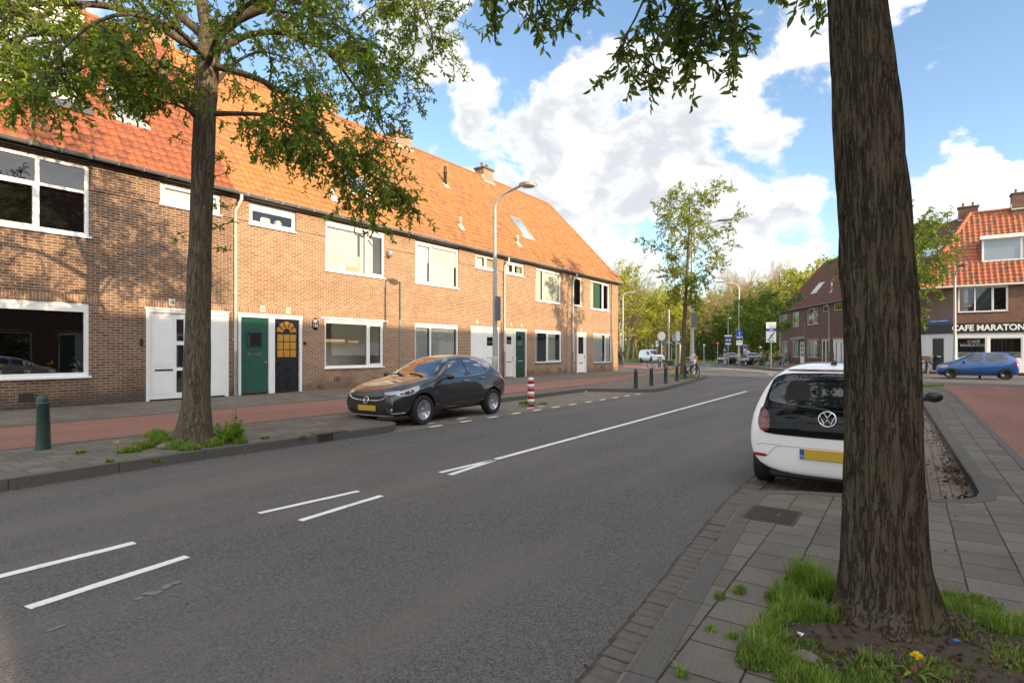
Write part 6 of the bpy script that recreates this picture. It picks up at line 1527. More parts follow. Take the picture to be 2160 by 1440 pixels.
for pts, r0, r1, o in (
    ([fk, q(500, 40, 8.9), q(575, 0, 8.7), q(640, -120, 8.4), q(720, -260, 8.2)], .105, .03, {}),
    ([fk, q(425, 0, 9.0), q(415, -150, 9.1), q(425, -330, 9.2)], .11, .03, {'kids': 8}),
    ([fk, q(400, 50, 9.1), q(350, 0, 9.3), q(280, -110, 9.6), q(200, -260, 9.8)], .08, .03, {}),
    ([q(425, 105, 8.98), q(380, 85, 8.9), q(330, 50, 8.7), q(240, 15, 8.5), q(120, 8, 8.3), q(-20, 15, 8.2), q(-160, 60, 8.1)], .07, .018, {'kids': 14}),
    ([q(418, 245, 8.98), q(385, 205, 8.9), q(340, 170, 8.7), q(270, 125, 8.4), q(190, 85, 8.0), q(90, 70, 7.7), q(0, 90, 7.5)], .085, .018, {'kids': 14, 'kl': .9}),
    ([q(455, 110, 9.0), q(520, 75, 9.3), q(600, 70, 9.6), q(690, 110, 9.9), q(760, 200, 10.1), q(810, 280, 10.2)], .06, .014, {'kids': 16}),
    ([q(458, 140, 8.9), q(540, 165, 8.6), q(600, 200, 8.3), q(660, 260, 8.0), q(710, 330, 7.8), q(760, 400, 7.7)], .06, .012, {'kids': 16, 'kl': .75, 'droop': .12}),
    ([q(455, 240, 8.9), q(510, 240, 8.7), q(570, 245, 8.5), q(630, 275, 8.3), q(680, 330, 8.2)], .045, .012, {'kids': 14, 'kl': .65, 'droop': .10}),
    ([q(440, 130, 8.8), q(470, 60, 8.0), q(560, -10, 7.3), q(660, 20, 6.9), q(760, 90, 6.7)], .05, .012, {'kids': 14, 'kl': .8}),
    ([q(500, 40, 8.9), q(620, -40, 9.2), q(740, -40, 9.6), q(850, 0, 9.9), q(905, 60, 10.0)], .05, .012, {'kids': 15}),
    ([q(430, 120, 8.8), q(370, 60, 8.0), q(270, 30, 7.3), q(180, 60, 6.8), q(110, 130, 6.6)], .05, .012, {'kids': 11, 'kl': .8}),
    ([q(430, 180, 9.1), q(400, 160, 9.8), q(360, 140, 10.5), q(310, 150, 11.0)], .045, .012, {'kids': 9}),
    ([q(450, 180, 9.1), q(500, 130, 10.0), q(560, 110, 10.7), q(640, 140, 11.3)], .045, .012, {'kids': 9}),
    ([q(640, -120, 8.4), q(760, -130, 8.3), q(860, -60, 8.3), q(900, 40, 8.4)], .035, .010, {'kids': 9}),
    ([q(425, -100, 9.0), q(300, -260, 8.2), q(120, -240, 7.6), q(0, -140, 7.4)], .05, .012, {}),
    ([q(425, -150, 9.1), q(540, -330, 8.5), q(700, -420, 8.0)], .05, .012, {}),
    ([q(120, 8, 8.3), q(60, 60, 7.9), q(20, 130, 7.7), q(-40, 190, 7.6)], .03, .008, {'kids': 8, 'kl': .7}),
    ([q(240, 15, 8.5), q(300, 60, 8.2), q(330, 110, 8.0), q(300, 160, 7.8)], .025, .008, {'kids': 6, 'kl': .6}),
    ([q(418, 250, 8.95), q(400, 235, 8.7), q(370, 220, 8.3), q(330, 215, 8.0)], .03, .008, {'kids': 5, 'kl': .5}),
    ([q(90, 70, 7.7), q(130, 130, 7.4), q(120, 190, 7.3)], .02, .008, {'kids': 5, 'kl': .55}),
    ([q(190, 85, 8.0), q(180, 140, 7.7), q(70, 200, 7.5)], .02, .008, {'kids': 6, 'kl': .55}),
    ([q(660, 260, 8.0), q(730, 330, 7.8), q(800, 380, 7.7), q(830, 400, 7.7)], .02, .007, {'kids': 7, 'kl': .55, 'droop': .12}),
    ([q(700, 110, 9.9), q(800, 130, 9.8), q(850, 170, 9.8)], .025, .008, {'kids': 8, 'kl': .7}),
):
    T.limb(pts, r0, r1, **{**K, **o})
for k in range(10):                                  # shoots straight from the trunk
    z = T.r.uniform(2.8, 5.2); a = T.r.uniform(0, 6.28); T.branch(Vector((.1+math.cos(a)*.16, math.sin(a)*.16, z)), Vector((math.cos(a), math.sin(a), .3)), .3, .008, 3, .2, 7, .05, .08)
print('left tree leaves', len(T.L))
T.build(t, 'bark_young', 'leaf')

# --- young tree on the far corner of the left pavement
def young_tree(name, label, loc, H, seed, leaf, lsize, bark='bark_young', spread=2.3, lean=0.0, r0=.13, first=.32, dens=1.0, top=.55):
    t = thing(name, label, 'tree', loc); T = Tree(seed)
    P = [(0, 0, -.1), (lean*.2, 0, H*.25), (lean*.6, 0, H*.5), (lean, 0, H*.78), (lean*1.05, 0, H*.97)]
    m = MB(); Q = catmull(P, .3); n = len(Q); m.tube(Q, [r0*(1.35 if i == 0 else 1)*(1-.9*i/(n-1)) for i in range(n)], 10, False); m.build('trunk', M[bark], t)
    N = int(17*dens)
    for k in range(N):
        f = first+(1-first)*(k+.5)/N*.95; a = k*2.4+T.r.uniform(-.4, .4); i = min(n-2, int(f*(n-1))); p = Q[i]
        L = spread*(math.sin(PI*min(1, .30+.70*(1-f)/(1-first)*1.0))**.7)*T.r.uniform(.7, 1.15)*(1 if f < .8 else top+.2)
        d = Vector((math.cos(a), math.sin(a), .45)); e = p+d*L*.5; e2 = p+Vector((d.x*L, d.y*L, L*.42))
        T.limb([p, e, e2], r0*.35*(1.1-f), .008, kids=7, t0=.28, kl=.40*spread, twigs=7, tl=.17*spread, leaves=7, lsize=lsize, droop=.03, seg=5, spread=.8)
    T.build(t, bark, leaf); return t
young_tree('street_tree', 'slender young street tree in fresh leaf at the far left corner', S(30.2, 9.87, ZL), 10.3, 31, 'leaf_fresh', .15, spread=2.35, lean=.35, r0=.15, first=.40, dens=1.35)
# small tree in front of the café, behind the big trunk
young_tree('street_tree', 'small tree with dark green leaves before the cafe, beside the trunk', Vector((23.6, 34.5, 0)), 9.8, 44, 'leaf_mid', .21, spread=3.2, lean=-.2, r0=.12, first=.36, dens=1.25)
young_tree('street_tree', 'leafy green tree with thin trunk behind the white road sign', gp(1612, 771, .1), 7.2, 52, 'leaf_mid', .26, spread=3.0, lean=-.5, r0=.14, first=.30, dens=1.1)

# --- the park beyond the junction
def park_tree(kind, H, seed):
    T = Tree(seed); r = T.r; trunks = MB()
    if kind == 'bare':
        for k in range(r.randint(2, 4)):
            a = r.uniform(0, 6.28); d = Vector((math.cos(a)*.22, math.sin(a)*.22, 1)); P = T.path(Vector((0, 0, 0)), d, H*.6, .10, -.03, 6)
            trunks.tube(P, [.28-.035*i for i in range(len(P))], 7, False)
            for j in range(16):
                i = r.randint(2, 6); e = (Vector((r.uniform(-1, 1), r.uniform(-1, 1), 1.3))).normalized()
                T.limb(T.path(P[min(i, len(P)-1)], e, H*.33, .14, -.03, 4), .08, .02, kids=8, t0=.2, kl=H*.13, twigs=7, tl=H*.07, leaves=2, lsize=.14, droop=-.05, seg=4, spread=.5, bare=True)
        return T, trunks, 'bark_pale', 'twig', 'leaf_yel'
    if kind == 'yellow':
        P = T.path(Vector((0, 0, 0)), Vector((r.uniform(-.05, .05), 0, 1)), H*.75, .06, 0, 6); trunks.tube(P, [.26-.03*i for i in range(len(P))], 7, False)
        for j in range(22):
            i = r.randint(2, 6); a = r.uniform(0, 6.28); e = Vector((math.cos(a), math.sin(a), r.uniform(.2, 1.2))).normalized()
            T.limb(T.path(P[i], e, H*.27*r.uniform(.6, 1.1), .16, 0, 4), .06, .015, kids=6, t0=.2, kl=H*.10, twigs=5, tl=H*.055, leaves=7, lsize=.36, droop=.0, seg=4, bare=True)
        return T, trunks, 'bark_pale', 'twig', 'leaf_yel'
    if kind == 'trunky':                              # tall woodland tree, bare below
        P = T.path(Vector((0, 0, 0)), Vector((r.uniform(-.08, .08), 0, 1)), H*.85, .05, 0, 7); trunks.tube(P, [.24-.025*i for i in range(len(P))], 7, False)
        for j in range(16):
            i = r.randint(3, 7); a = r.uniform(0, 6.28); e = Vector((math.cos(a), math.sin(a), r.uniform(.3, 1.2))).normalized()
            T.limb(T.path(P[i], e, H*.24*r.uniform(.6, 1.1), .16, 0, 4), .05, .012, kids=5, t0=.2, kl=H*.10, twigs=5, tl=H*.05, leaves=4, lsize=.32, droop=.0, seg=4, bare=True)
        return T, trunks, 'bark_pale', 'twig', 'leaf_yel'
    if kind == 'green':
        P = T.path(Vector((0, 0, 0)), Vector((0, 0, 1)), H*.7, .05, 0, 6); trunks.tube(P, [.22-.025*i for i in range(len(P))], 7, False)
        for j in range(24):
            i = r.randint(1, 6); a = r.uniform(0, 6.28); e = Vector((math.cos(a), math.sin(a), r.uniform(.0, 1.0))).normalized()
            T.limb(T.path(P[i], e, H*.34*r.uniform(.6, 1.1), .16, 0, 4), .06, .015, kids=6, t0=.15, kl=H*.12, twigs=6, tl=H*.06, leaves=6, lsize=.34, droop=.02, seg=4)
        return T, trunks, 'bark', 'bark_young', 'leaf_mid'
LBL = {'bare': 'tall bare tan park tree with fanning twigs beyond the junction', 'yellow': 'yellow-green spring tree standing in the park beyond the junction',
       'trunky': 'tall thin-trunked woodland tree at the edge of the park', 'green': 'bushy mid green park tree beyond the junction'}
protos = {}
def park_proto(kind, H, seed):
    T, trunks, bk, tw, lf = park_tree(kind, H, seed)
    t = thing('park_tree', LBL[kind], 'tree', (0, 0, 0), 0, 'trees in the park beyond the junction')
    trunks.build('trunk', M[bk], t); T.wood.build('limbs', M[tw], t)
    if T.L: leaf_mesh('crown', T.L, M[lf], t, seed, .55, True)
    return t
PR = {('bare', 0): park_proto('bare', 16, 1), ('bare', 1): park_proto('bare', 17, 2), ('yellow', 0): park_proto('yellow', 15, 3), ('yellow', 1): park_proto('yellow', 14, 4),
      ('trunky', 0): park_proto('trunky', 16, 5), ('trunky', 1): park_proto('trunky', 15, 6), ('green', 0): park_proto('green', 9, 7)}
used = set(); prng = random.Random(3)
def plant(kind, v, px, Y, sc=1.0, z=.05):
    o = PR[(kind, v)]; first = (kind, v) not in used; used.add((kind, v))
    if not first: o = copy_tree(o)
    p = at(px, 741, Y); o.location = (p.x, p.y, z); o.rotation_euler = (0, 0, prng.uniform(0, 6.28)); o.scale = (sc, sc, sc*prng.uniform(.95, 1.08))
for a in (('bare', 0, 1500, 96, .85), ('bare', 1, 1545, 108, 1.0), ('bare', 1, 1590, 100, 1.0), ('bare', 0, 1630, 112, 1.15), ('bare', 0, 1475, 112, .85), ('bare', 1, 1322, 86, .95), ('bare', 0, 1345, 98, .9), ('bare', 1, 1300, 110, 1.1), ('bare', 1, 1570, 122, 1.15),
          ('yellow', 0, 1372, 92, .78), ('yellow', 1, 1402, 84, .85), ('yellow', 0, 1430, 96, .85), ('yellow', 1, 1450, 104, .9), ('yellow', 0, 1690, 104, 1.18), ('yellow', 1, 1735, 96, 1.2), ('yellow', 0, 1770, 110, 1.35), ('yellow', 1, 1655, 118, 1.15), ('yellow', 0, 1580, 112, 1.0), ('yellow', 1, 1610, 108, 1.05), ('yellow', 0, 1640, 98, 1.0), ('yellow', 1, 1500, 116, .85), ('yellow', 0, 1465, 108, .8), ('yellow', 1, 1800, 120, 1.4), ('yellow', 0, 1385, 118, .9), ('yellow', 1, 1350, 124, .95), ('yellow', 0, 1310, 70, .8), ('yellow', 1, 1530, 118, .75),
          ('trunky', 0, 1335, 104, .8), ('trunky', 1, 1360, 110, .85), ('trunky', 0, 1382, 103, .8), ('trunky', 1, 1395, 114, .9), ('trunky', 1, 1415, 107, .8), ('trunky', 0, 1345, 118, .95), ('trunky', 0, 1368, 126, .9), ('trunky', 1, 1328, 122, .95), ('trunky', 0, 1440, 118, .9), ('trunky', 1, 1405, 130, .95), ('trunky', 0, 1290, 95, 1.0), ('trunky', 1, 1270, 105, 1.1), ('trunky', 1, 1250, 120, 1.1),
          ('green', 0, 1545, 90, .95), ('green', 0, 1575, 84, .95), ('green', 0, 1620, 82, 1.1), ('green', 0, 1655, 92, 1.2), ('green', 0, 1605, 95, 1.25)): plant(*a)
# dark shrubs at the edge of the park: each a thing
def shrub(label, px, Y, w, h, seed, leaf='leaf_bush', n=1500, ls=.24):
    t = thing('shrub', label, 'shrub', (at(px, 741, Y).x, Y, .05), 0, 'dark shrubs at the park edge'); r = random.Random(seed); L = []; wood = MB()
    for k in range(n):
        a = r.uniform(0, 6.28); u_ = r.random()**.4; z = r.random(); rad = w*u_*math.sqrt(max(.05, 1-(z-.35)**2*1.7))*(1+.25*math.sin(a*3+seed)+.18*math.sin(a*7+z*6))
        p = Vector((math.cos(a)*rad, math.sin(a)*rad, z*h*(1+.15*math.sin(a*5+seed)))); d = Vector((r.uniform(-1, 1), r.uniform(-1, 1), r.uniform(-.4, .8))).normalized(); L.append((p, d, ls*r.uniform(.6, 1.4)))
    for k in range(9):
        a = r.uniform(0, 6.28); wood.tube([(0, 0, 0), (math.cos(a)*w*.3, math.sin(a)*w*.3, h*.4), (math.cos(a)*w*.6, math.sin(a)*w*.6, h*.75)], [.05, .035, .015], 5, False)
    wood.build('stem', M['bark_young'], t); leaf_mesh('foliage', L, M[leaf], t, seed, .6, True)
for i, (px, Y, w, h) in enumerate(((1478, 92, 2.6, 4.2), (1500, 90, 2.8, 5.0), (1524, 89, 3.0, 5.2), (1548, 92, 3.0, 4.6), (1510, 96, 3.4, 5.6), (1580, 90, 2.8, 4.0), (1640, 84, 2.4, 3.4), (1600, 96, 3.2, 4.5), (1460, 100, 2.6, 3.6), (1440, 106, 2.6, 3.0), (1420, 112, 2.6, 3.4), (1330, 112, 3.4, 3.4), (1360, 124, 3.6, 3.6), (1300, 120, 3.4, 3.8), (1395, 120, 3.0, 3.0))):
    shrub('dark evergreen shrub in the row at the park edge', px, Y, w, h, 60+i, 'leaf_bush' if i < 8 else 'leaf_mid')
# far wood closing the view
r = random.Random(9); L = []
for k in range(26000):
    px = r.uniform(1180, 1950); Y = r.uniform(150, 190); z = (r.random()**1.15)*(17+4*math.sin(px*.031)+3*math.sin(px*.083+1)); p = at(px, 741, Y); L.append((Vector((p.x, Y, z)), Vector((r.uniform(-1, 1), r.uniform(-1, 1), r.uniform(-.5, .8))).normalized(), r.uniform(.5, 1.1)))
o = leaf_mesh('far_wood', L, M['leaf_yel'], None, 4, .6, True); o['kind'] = 'stuff'
L = []
for k in range(9000):
    px = r.uniform(1150, 1990); Y = r.uniform(128, 150); z = (r.random()**1.3)*5.5; p = at(px, 741, Y); L.append((Vector((p.x, Y, z)), Vector((r.uniform(-1, 1), r.uniform(-1, 1), r.uniform(-.5, .8))).normalized(), r.uniform(.4, .8)))
o = leaf_mesh('undergrowth', L, M['leaf_bush'], None, 5, .6, True); o['kind'] = 'stuff'

# ------------------------------------------------------------------ grass and weeds
def blades(name, fn, n, h0, h1, w, mat, seed, curve=.5):
    r = np.random.RandomState(seed); P = np.array([fn(r) for _ in range(n)]); h = r.uniform(h0, h1, (n, 1))*P[:, 3:4]; a = r.uniform(0, 2*PI, n)
    d = np.stack([np.cos(a), np.sin(a), np.zeros(n)], 1); s = np.stack([-np.sin(a), np.cos(a), np.zeros(n)], 1); lean = r.uniform(.1, curve, (n, 1))*h; B = P[:, :3]; up = np.array([[0, 0, 1.0]]); ww = w*r.uniform(.6, 1.3, (n, 1))
    V = np.stack([B-s*ww, B+s*ww, B+up*h*.5+d*lean*.35+s*ww*.8, B+up*h*.5+d*lean*.35-s*ww*.8, B+up*h*.95+d*lean], 1).reshape(-1, 3)
    b = np.arange(n)[:, None]*5; F3 = np.concatenate([b+np.array([[0, 1, 2, 3]]), b+np.array([[3, 2, 4, 4]])], 1).reshape(-1, 4)
    me = bpy.data.meshes.new(name); me.from_pydata(V.tolist(), [], [tuple(f) if f[2] != f[3] else tuple(f[:3]) for f in F3.tolist()]); me.materials.append(M[mat])
    o = bpy.data.objects.new(name, me); COL.objects.link(o); o['kind'] = 'stuff'; return o
def clump(cs, z):                                    # cs: (x, y, radius, height factor, weight)
    W_ = np.cumsum([c[4] for c in cs]); 
    def fn(r):
        c = cs[int(np.searchsorted(W_, r.uniform(0, W_[-1])))]; a = r.uniform(0, 2*PI); rad = c[2]*math.sqrt(r.uniform()); x, y = c[0]+math.cos(a)*rad, c[1]+math.sin(a)*rad
        return (x, y, z, c[3]*(1.15-.5*rad/c[2]))
    return fn
def G2(px, py): p = gp(px, py, ZR); return p.x, p.y
cl = []
for px, py, rad, hf, w in ((1700, 1235, .10, 1.35, 6), (1735, 1255, .10, 1.2, 6), (1660, 1270, .10, .95, 4), (1680, 1300, .12, .8, 4), (1730, 1310, .10, .9, 4), (1620, 1350, .09, .85, 3), (1600, 1380, .08, .8, 3), (1650, 1400, .10, .7, 3), (1700, 1440, .12, .6, 4), (1760, 1460, .12, .55, 3), (1850, 1450, .10, .5, 2), (1640, 1310, .07, .6, 2), (1590, 1400, .07, .6, 2),
                           (2010, 1300, .10, .8, 4), (2060, 1320, .13, .75, 5), (2120, 1330, .14, .7, 5), (2180, 1340, .15, .8, 4), (2030, 1350, .08, .8, 3), (2090, 1380, .12, .5, 3), (2150, 1400, .12, .5, 3), (1990, 1265, .08, .5, 2), (2060, 1275, .10, .45, 2), (1950, 1420, .12, .45, 2), (1830, 1400, .05, .6, .8), (1560, 1250, .04, .55, .6), (1518, 1262, .03, .5, .5), (1500, 1330, .03, .35, .4), (1440, 1425, .03, .4, .4), (1545, 1345, .03, .45, .4)):
    x, y = G2(px, py); cl.append((x, y, rad, hf, w))
blades('grass', clump(cl, ZR), 12000, .06, .17, .0026, 'grass', 1, .9)
cl2 = [(c[0], c[1], c[2]*1.25, .32, c[4]) for c in cl[:23]]
blades('grass', clump(cl2+[(2.0+.12*k, 2.55+.06*(k%4), .13, .30, 3) for k in range(-6, 8)], ZR+.015), 12000, .04, .10, .0055, 'leaf_mid', 2, 1.3)
p = gp(1640, 1300, ZR)
# bare soil of the tree pit, lumpy, with a ragged edge
mb = MB(); n = 40; NR, NA = 14, 56; vs = []
for i in range(NR+1):
    for k in range(NA):
        a = 2*PI*k/NA; f = i/NR; e = 1+.10*mnoise.noise(Vector((math.cos(a)*2.2, math.sin(a)*2.2, 3)))+.05*mnoise.noise(Vector((math.cos(a)*7, math.sin(a)*7, 1)))
        x, y = 2.03+math.cos(a)*.86*e*f, 2.80+math.sin(a)*.50*e*f
        z = ZR-.012+.045*(1-f**3)+.022*mnoise.noise(Vector((x*6, y*6, 0)))*(1-f**4)+.012*mnoise.noise(Vector((x*21, y*21, 5)))*(1-f**6); vs.append((x, y, z if i < NR else ZR-.03))
mb.add(vs, [(i*NA+k, i*NA+(k+1) % NA, (i+1)*NA+(k+1) % NA, (i+1)*NA+k) for i in range(NR) for k in range(NA)], True); o = mb.build('soil', M['soil'], fixn=True); o['kind'] = 'structure'
mb = MB(); ctr = Vector((-5.05, 8.85, ZL+.005)); ring = [ctr+Vector((math.cos(2*PI*k/n)*(.75+.1*math.sin(k)), math.sin(2*PI*k/n)*.38, 0)) for k in range(n)]
mb.add([ctr+Vector((0, 0, .03))]+ring, [(0, 1+k, 1+(k+1) % n) for k in range(n)]); o = mb.build('soil', M['soil']); o['kind'] = 'structure'
def G3(px, py): p = gp(px, py, ZL); return p.x, p.y
cl = []
for px, py, rad, hf, w in ((300, 945, .14, .7, 4), (340, 935, .18, .8, 6), (370, 945, .14, .7, 5), (280, 952, .10, .6, 2), (330, 920, .15, .8, 3), (400, 948, .14, .6, 3), (450, 940, .14, .7, 4), (480, 930, .15, 1.2, 5), (495, 925, .10, 1.6, 3), (455, 925, .12, 1.1, 4), (505, 935, .10, .6, 2), (260, 955, .06, .5, 1), (170, 955, .05, .3, .5), (330, 975, .05, .25, .5), (560, 925, .06, .2, .6), (640, 922, .06, .2, .6), (230, 975, .04, .25, .4)):
    x, y = G3(px, py); cl.append((x, y, rad, hf, w))
blades('grass', clump(cl, ZL), 4200, .08, .24, .006, 'grass', 3, .8); blades('grass', clump([(c[0], c[1], c[2]*1.1, .5, c[4]) for c in cl], ZL), 2600, .06, .16, .012, 'leaf_mid', 4, 1.2)
cl = []
for px, py, rad, hf, w in ((1440, 798, .5, .8, 4), (1462, 797, .4, .6, 3), (1425, 793, .3, .6, 2), (1415, 776, .6, .7, 2)):
    q_ = gp(px, py, ZL); cl.append((q_.x, q_.y, rad, hf, w))
q_ = gp(1120, 857, 0); cl.append((q_.x-.1, q_.y, .25, .35, 1.0)); cl.append((q_.x+.35, q_.y, .15, .25, .5))
for px, py in ((1158, 790), (1117, 793), (700, 815), (770, 812)): q_ = gp(px, py, ZL); cl.append((q_.x, q_.y, .12, .6, .5))
blades('grass', clump(cl, .06), 2200, .15, .42, .014, 'grass', 6)
q_ = gp(1935, 815, ZR); blades('grass', clump([(q_.x, q_.y, .5, .6, 1), (q_.x+1.0, q_.y+.3, .3, .5, .5)], ZR), 700, .1, .3, .012, 'grass', 7)
def vergefn(r):
    px = r.uniform(1290, 1760); Y = r.uniform(78, 135); p = at(px, 741, Y); return (p.x, Y, .05, 1.0)
blades('verge_grass', vergefn, 9000, .15, .4, .05, 'grass', 8)
# tall weed at the left tree, grown as one plant
t = thing('weed', 'tall leafy green weed growing right of the left tree trunk', 'plant', (*G3(494, 934), ZL)); T = Tree(12)
for (dx, h) in ((0, .52), (.09, .36), (-.12, .34), (-.25, .30), (.04, .25)):
    T.wood.tube([(dx, 0, 0), (dx+.01, .01, h*.5), (dx+.02, 0, h)], [.008, .006, .003], 5)
    for k in range(int(h*110)):
        z = T.r.uniform(.06, 1)*h; a = T.r.uniform(0, 6.28); T.L.append((Vector((dx+.01*z, 0, z)), Vector((math.cos(a), math.sin(a), .55)), .10*(1.15-z/h*.8)))
T.wood.build('stem', M['leaf_mid'], t); leaf_mesh('foliage', T.L, M['grass'], t, 3, .45)
# dandelions
def dandelion(label, x, y, z, h, r=.022):
    t = thing('dandelion', label, 'flower', (x, y, z)); m = MB(); m.tube([(0, 0, 0), (.01, .0, h*.6), (.0, -.01, h)], .0035, 5); m.build('stem', M['leaf_mid'], t)
    m = MB(); rr = random.Random(int(h*1e4))
    for k in range(46):
        a = rr.uniform(0, 6.28); e = rr.uniform(.1, 1.2); d = Vector((math.cos(a)*math.cos(e), math.sin(a)*math.cos(e), math.sin(e)))*r; m.prism([(0, -.01, h), (d.x+.002, d.y-.012, h+d.z), (d.x-.003, d.y-.006, h+d.z)], (0, 0, .002))
    m.build('blossom', M['dandelion'], t)
    m = MB()
    for k in range(7):
        a = k*.9; c, s_ = math.cos(a), math.sin(a); m.add([(0, 0, .005), (c*.05-s_*.012, s_*.05+c*.012, .035), (c*.11, s_*.11, .02), (c*.05+s_*.012, s_*.05-c*.012, .035)], [(0, 1, 2, 3)])
    m.build('leaves', M['grass'], t)
dandelion('yellow dandelion in the grass below the big trunk', *G2(1932, 1425), ZR, .085, .026)
dandelion('yellow dandelion at the far left of the weeds by the left tree', *G3(247, 952), ZL, .12, .04)
dandelion('yellow dandelion low in the grass left of the left tree', *G3(284, 952), ZL, .05, .036)
# fallen leaves in the right parking bay
r = random.Random(4); L = []
for k in range(900):
    u_ = r.choice((r.uniform(7.2, 7.7), r.uniform(7.2, 14), r.uniform(9, 9.6), r.uniform(8.3, 8.8), r.uniform(7.3, 20))); v_ = -.58+.02*(u_-7.5)+abs(r.gauss(0, .10 if r.random() < .85 else .5)); p = S(u_, v_, .008+r.random()*.02)
    a = r.uniform(0, 6.28); L.append((p, Vector((math.cos(a), math.sin(a), r.uniform(-.05, .25))).normalized(), r.uniform(.018, .05)))
o = leaf_mesh('fallen_leaves', L, M['dry_leaf'], None, 6, .6); o['kind'] = 'stuff'
r = random.Random(14); L = []
for k in range(160):
    u_, v_ = r.choice(((r.uniform(2, 8), r.uniform(1.1, 1.4)), (r.uniform(2, 12), r.uniform(-2.5, 1)), (r.uniform(1.5, 20), r.uniform(1.5, 8.1)), (r.uniform(2, 20), 8.15-abs(r.gauss(0, .05))))); zz = ZR+.008 if v_ < 1.05 else .012
    a = r.uniform(0, 6.28); L.append((S(u_, v_, zz), Vector((math.cos(a), math.sin(a), .1)).normalized(), r.uniform(.012, .035)))
for k in range(420):
    a = r.uniform(0, 6.28); f = math.sqrt(r.random()); L.append((Vector((2.03+math.cos(a)*.82*f, 2.80+math.sin(a)*.46*f, ZR+.036*(1-f**3)+.006)), Vector((math.cos(a*7), math.sin(a*5), .25)).normalized(), r.uniform(.012, .045)))
o = leaf_mesh('litter', L, M['dry_leaf'], None, 7, .7); o['kind'] = 'stuff'
# stones and a scrap of paper at the tree foot
def stone(label, px, py, z, s, seed):
    m = MB(); m.ball((0, 0, 0), 1, 14)
    for i, v in enumerate(m.v): m.v[i] = Vector((v.x*s[0], v.y*s[1], v.z*s[2]))*(1+.22*mnoise.noise(v*1.7+Vector((seed, 0, 0))))
    o = m.build('stone', M['stone']); p = gp(px, py, z); o.location = (p.x, p.y, z+s[2]*.35); tag(o, label, 'stone'); return o
stone('grey brown stone lying in the grass at the foot of the big trunk', 1697, 1395, ZR, (.07, .05, .035), 1)
o = stone('pale stone beside the foot of the left tree', 352, 945, ZL, (.14, .10, .06), 4)
def paper(label, px, py, z, s, mat='litter'):
    m = MB(); rr = random.Random(px); pts = [Vector((rr.uniform(-s, s), rr.uniform(-s, s), rr.uniform(.0, s*.8))) for _ in range(9)]
    bm = bmesh.new(); [bm.verts.new(q_) for q_ in pts]; bmesh.ops.convex_hull(bm, input=bm.verts); me = bpy.data.meshes.new('paper_scrap'); bm.to_mesh(me); bm.free(); me.materials.append(M[mat]); o = bpy.data.objects.new('paper_scrap', me); COL.objects.link(o); o.location = gp(px, py, z); tag(o, label, 'litter')
paper('crumpled white paper scrap in the grass left of the big trunk', 1692, 1340, ZR+.01, .025); paper('blue bottle cap on the root right of the big trunk', 2016, 1352, ZR+.05, .018, 'blue_sign'); paper('white paper scrap lying in the empty parking bay', 1237, 827, .01, .07)
# twigs in the gutter
t = thing('twig', 'dry forked twig lying in the brick gutter beside the kerb', 'twig', gp(1450, 1240, .02)); m = MB(); m.tube([(-.06, 0, 0), (0, .02, .012), (.05, .05, .006)], .004, 5); m.tube([(0, .02, .012), (.0, .07, .01)], .003, 5); m.build('stick', M['bark_pale'], t)
# ------------------------------------------------------------------ street furniture
def bollard(label, p, h=1.0, r=.085, mat='bollard', group=None, proto=[None]):
    t = thing('bollard', label, 'bollard', p, 0, group)
    m = MB(); m.lathe([(r*1.12, -.02), (r*1.12, .02), (r*1.06, .04), (r*.84, h*.80), (r*.90, h*.815), (r*.90, h*.845), (r*.80, h*.86)], seg=20); m.build('post', M[mat], t, sharp=40)
    m = MB(); m.lathe([(r*.80, h*.858), (r*.80, h*.90), (r*.66, h*.955), (r*.36, h*.99), (.004, h)], seg=20); m.build('cap', M[mat], t, sharp=60); return t
G_B = 'green bollards on the left pavement'
bollard('worn green bollard left of the left tree, nearest bollard', gp(91, 947, ZL), .80, .088, 'bollard', G_B)
for px, py, lab in ((1341, 819, 'green bollard first in the far row, beside the empty parking bay'), (1374, 813.5, 'green bollard second in the far row past the parking bay'), (1404, 808.5, 'green bollard third in the far row, before the white signpost'),
                    (1428, 804, 'green bollard left of the slender corner tree trunk'), (1445.5, 800, 'green bollard right of the slender corner tree trunk'), (1469, 790.5, 'green bollard at the kerb tip, last in the far row')):
    bollard(lab, gp(px, py, ZL), .77, .082, 'bollard', G_B)
t = bollard('white capped bollard at the kerb tip behind the last green one', gp(1465, 788.5, ZL), .95, .09, 'sign_white')
bollard('dark bollard standing before the blue hatchback', gp(2068, 797, .02), .85, .09, 'bollard_dk'); bollard('dark bollard beside the cafe door', gp(1955, 787, .1), .9, .10, 'bollard_dk')
bollard('small dark bollard before the parked bicycles at the junction', gp(1373.5, 770, .02), 1.0, .11, 'bollard_dk')
t = thing('marker_post', 'red and white striped marker post in the left parking bay', 'post', gp(1120, 857, 0)); h = .80; r0 = .095
for i in range(7):
    m = MB(); m.lathe([(r0*.98, h*i/7*.93), (r0*.98, h*(i+1)/7*.93)], seg=18); m.build('band', M['red' if i % 2 == 0 else 'sign_white'], t)
m = MB(); m.lathe([(r0*.98, h*.93), (r0*.9, h*.97), (r0*.55, h*1.01), (.004, h*1.025)], seg=18); m.build('cap', M['sign_white'], t)

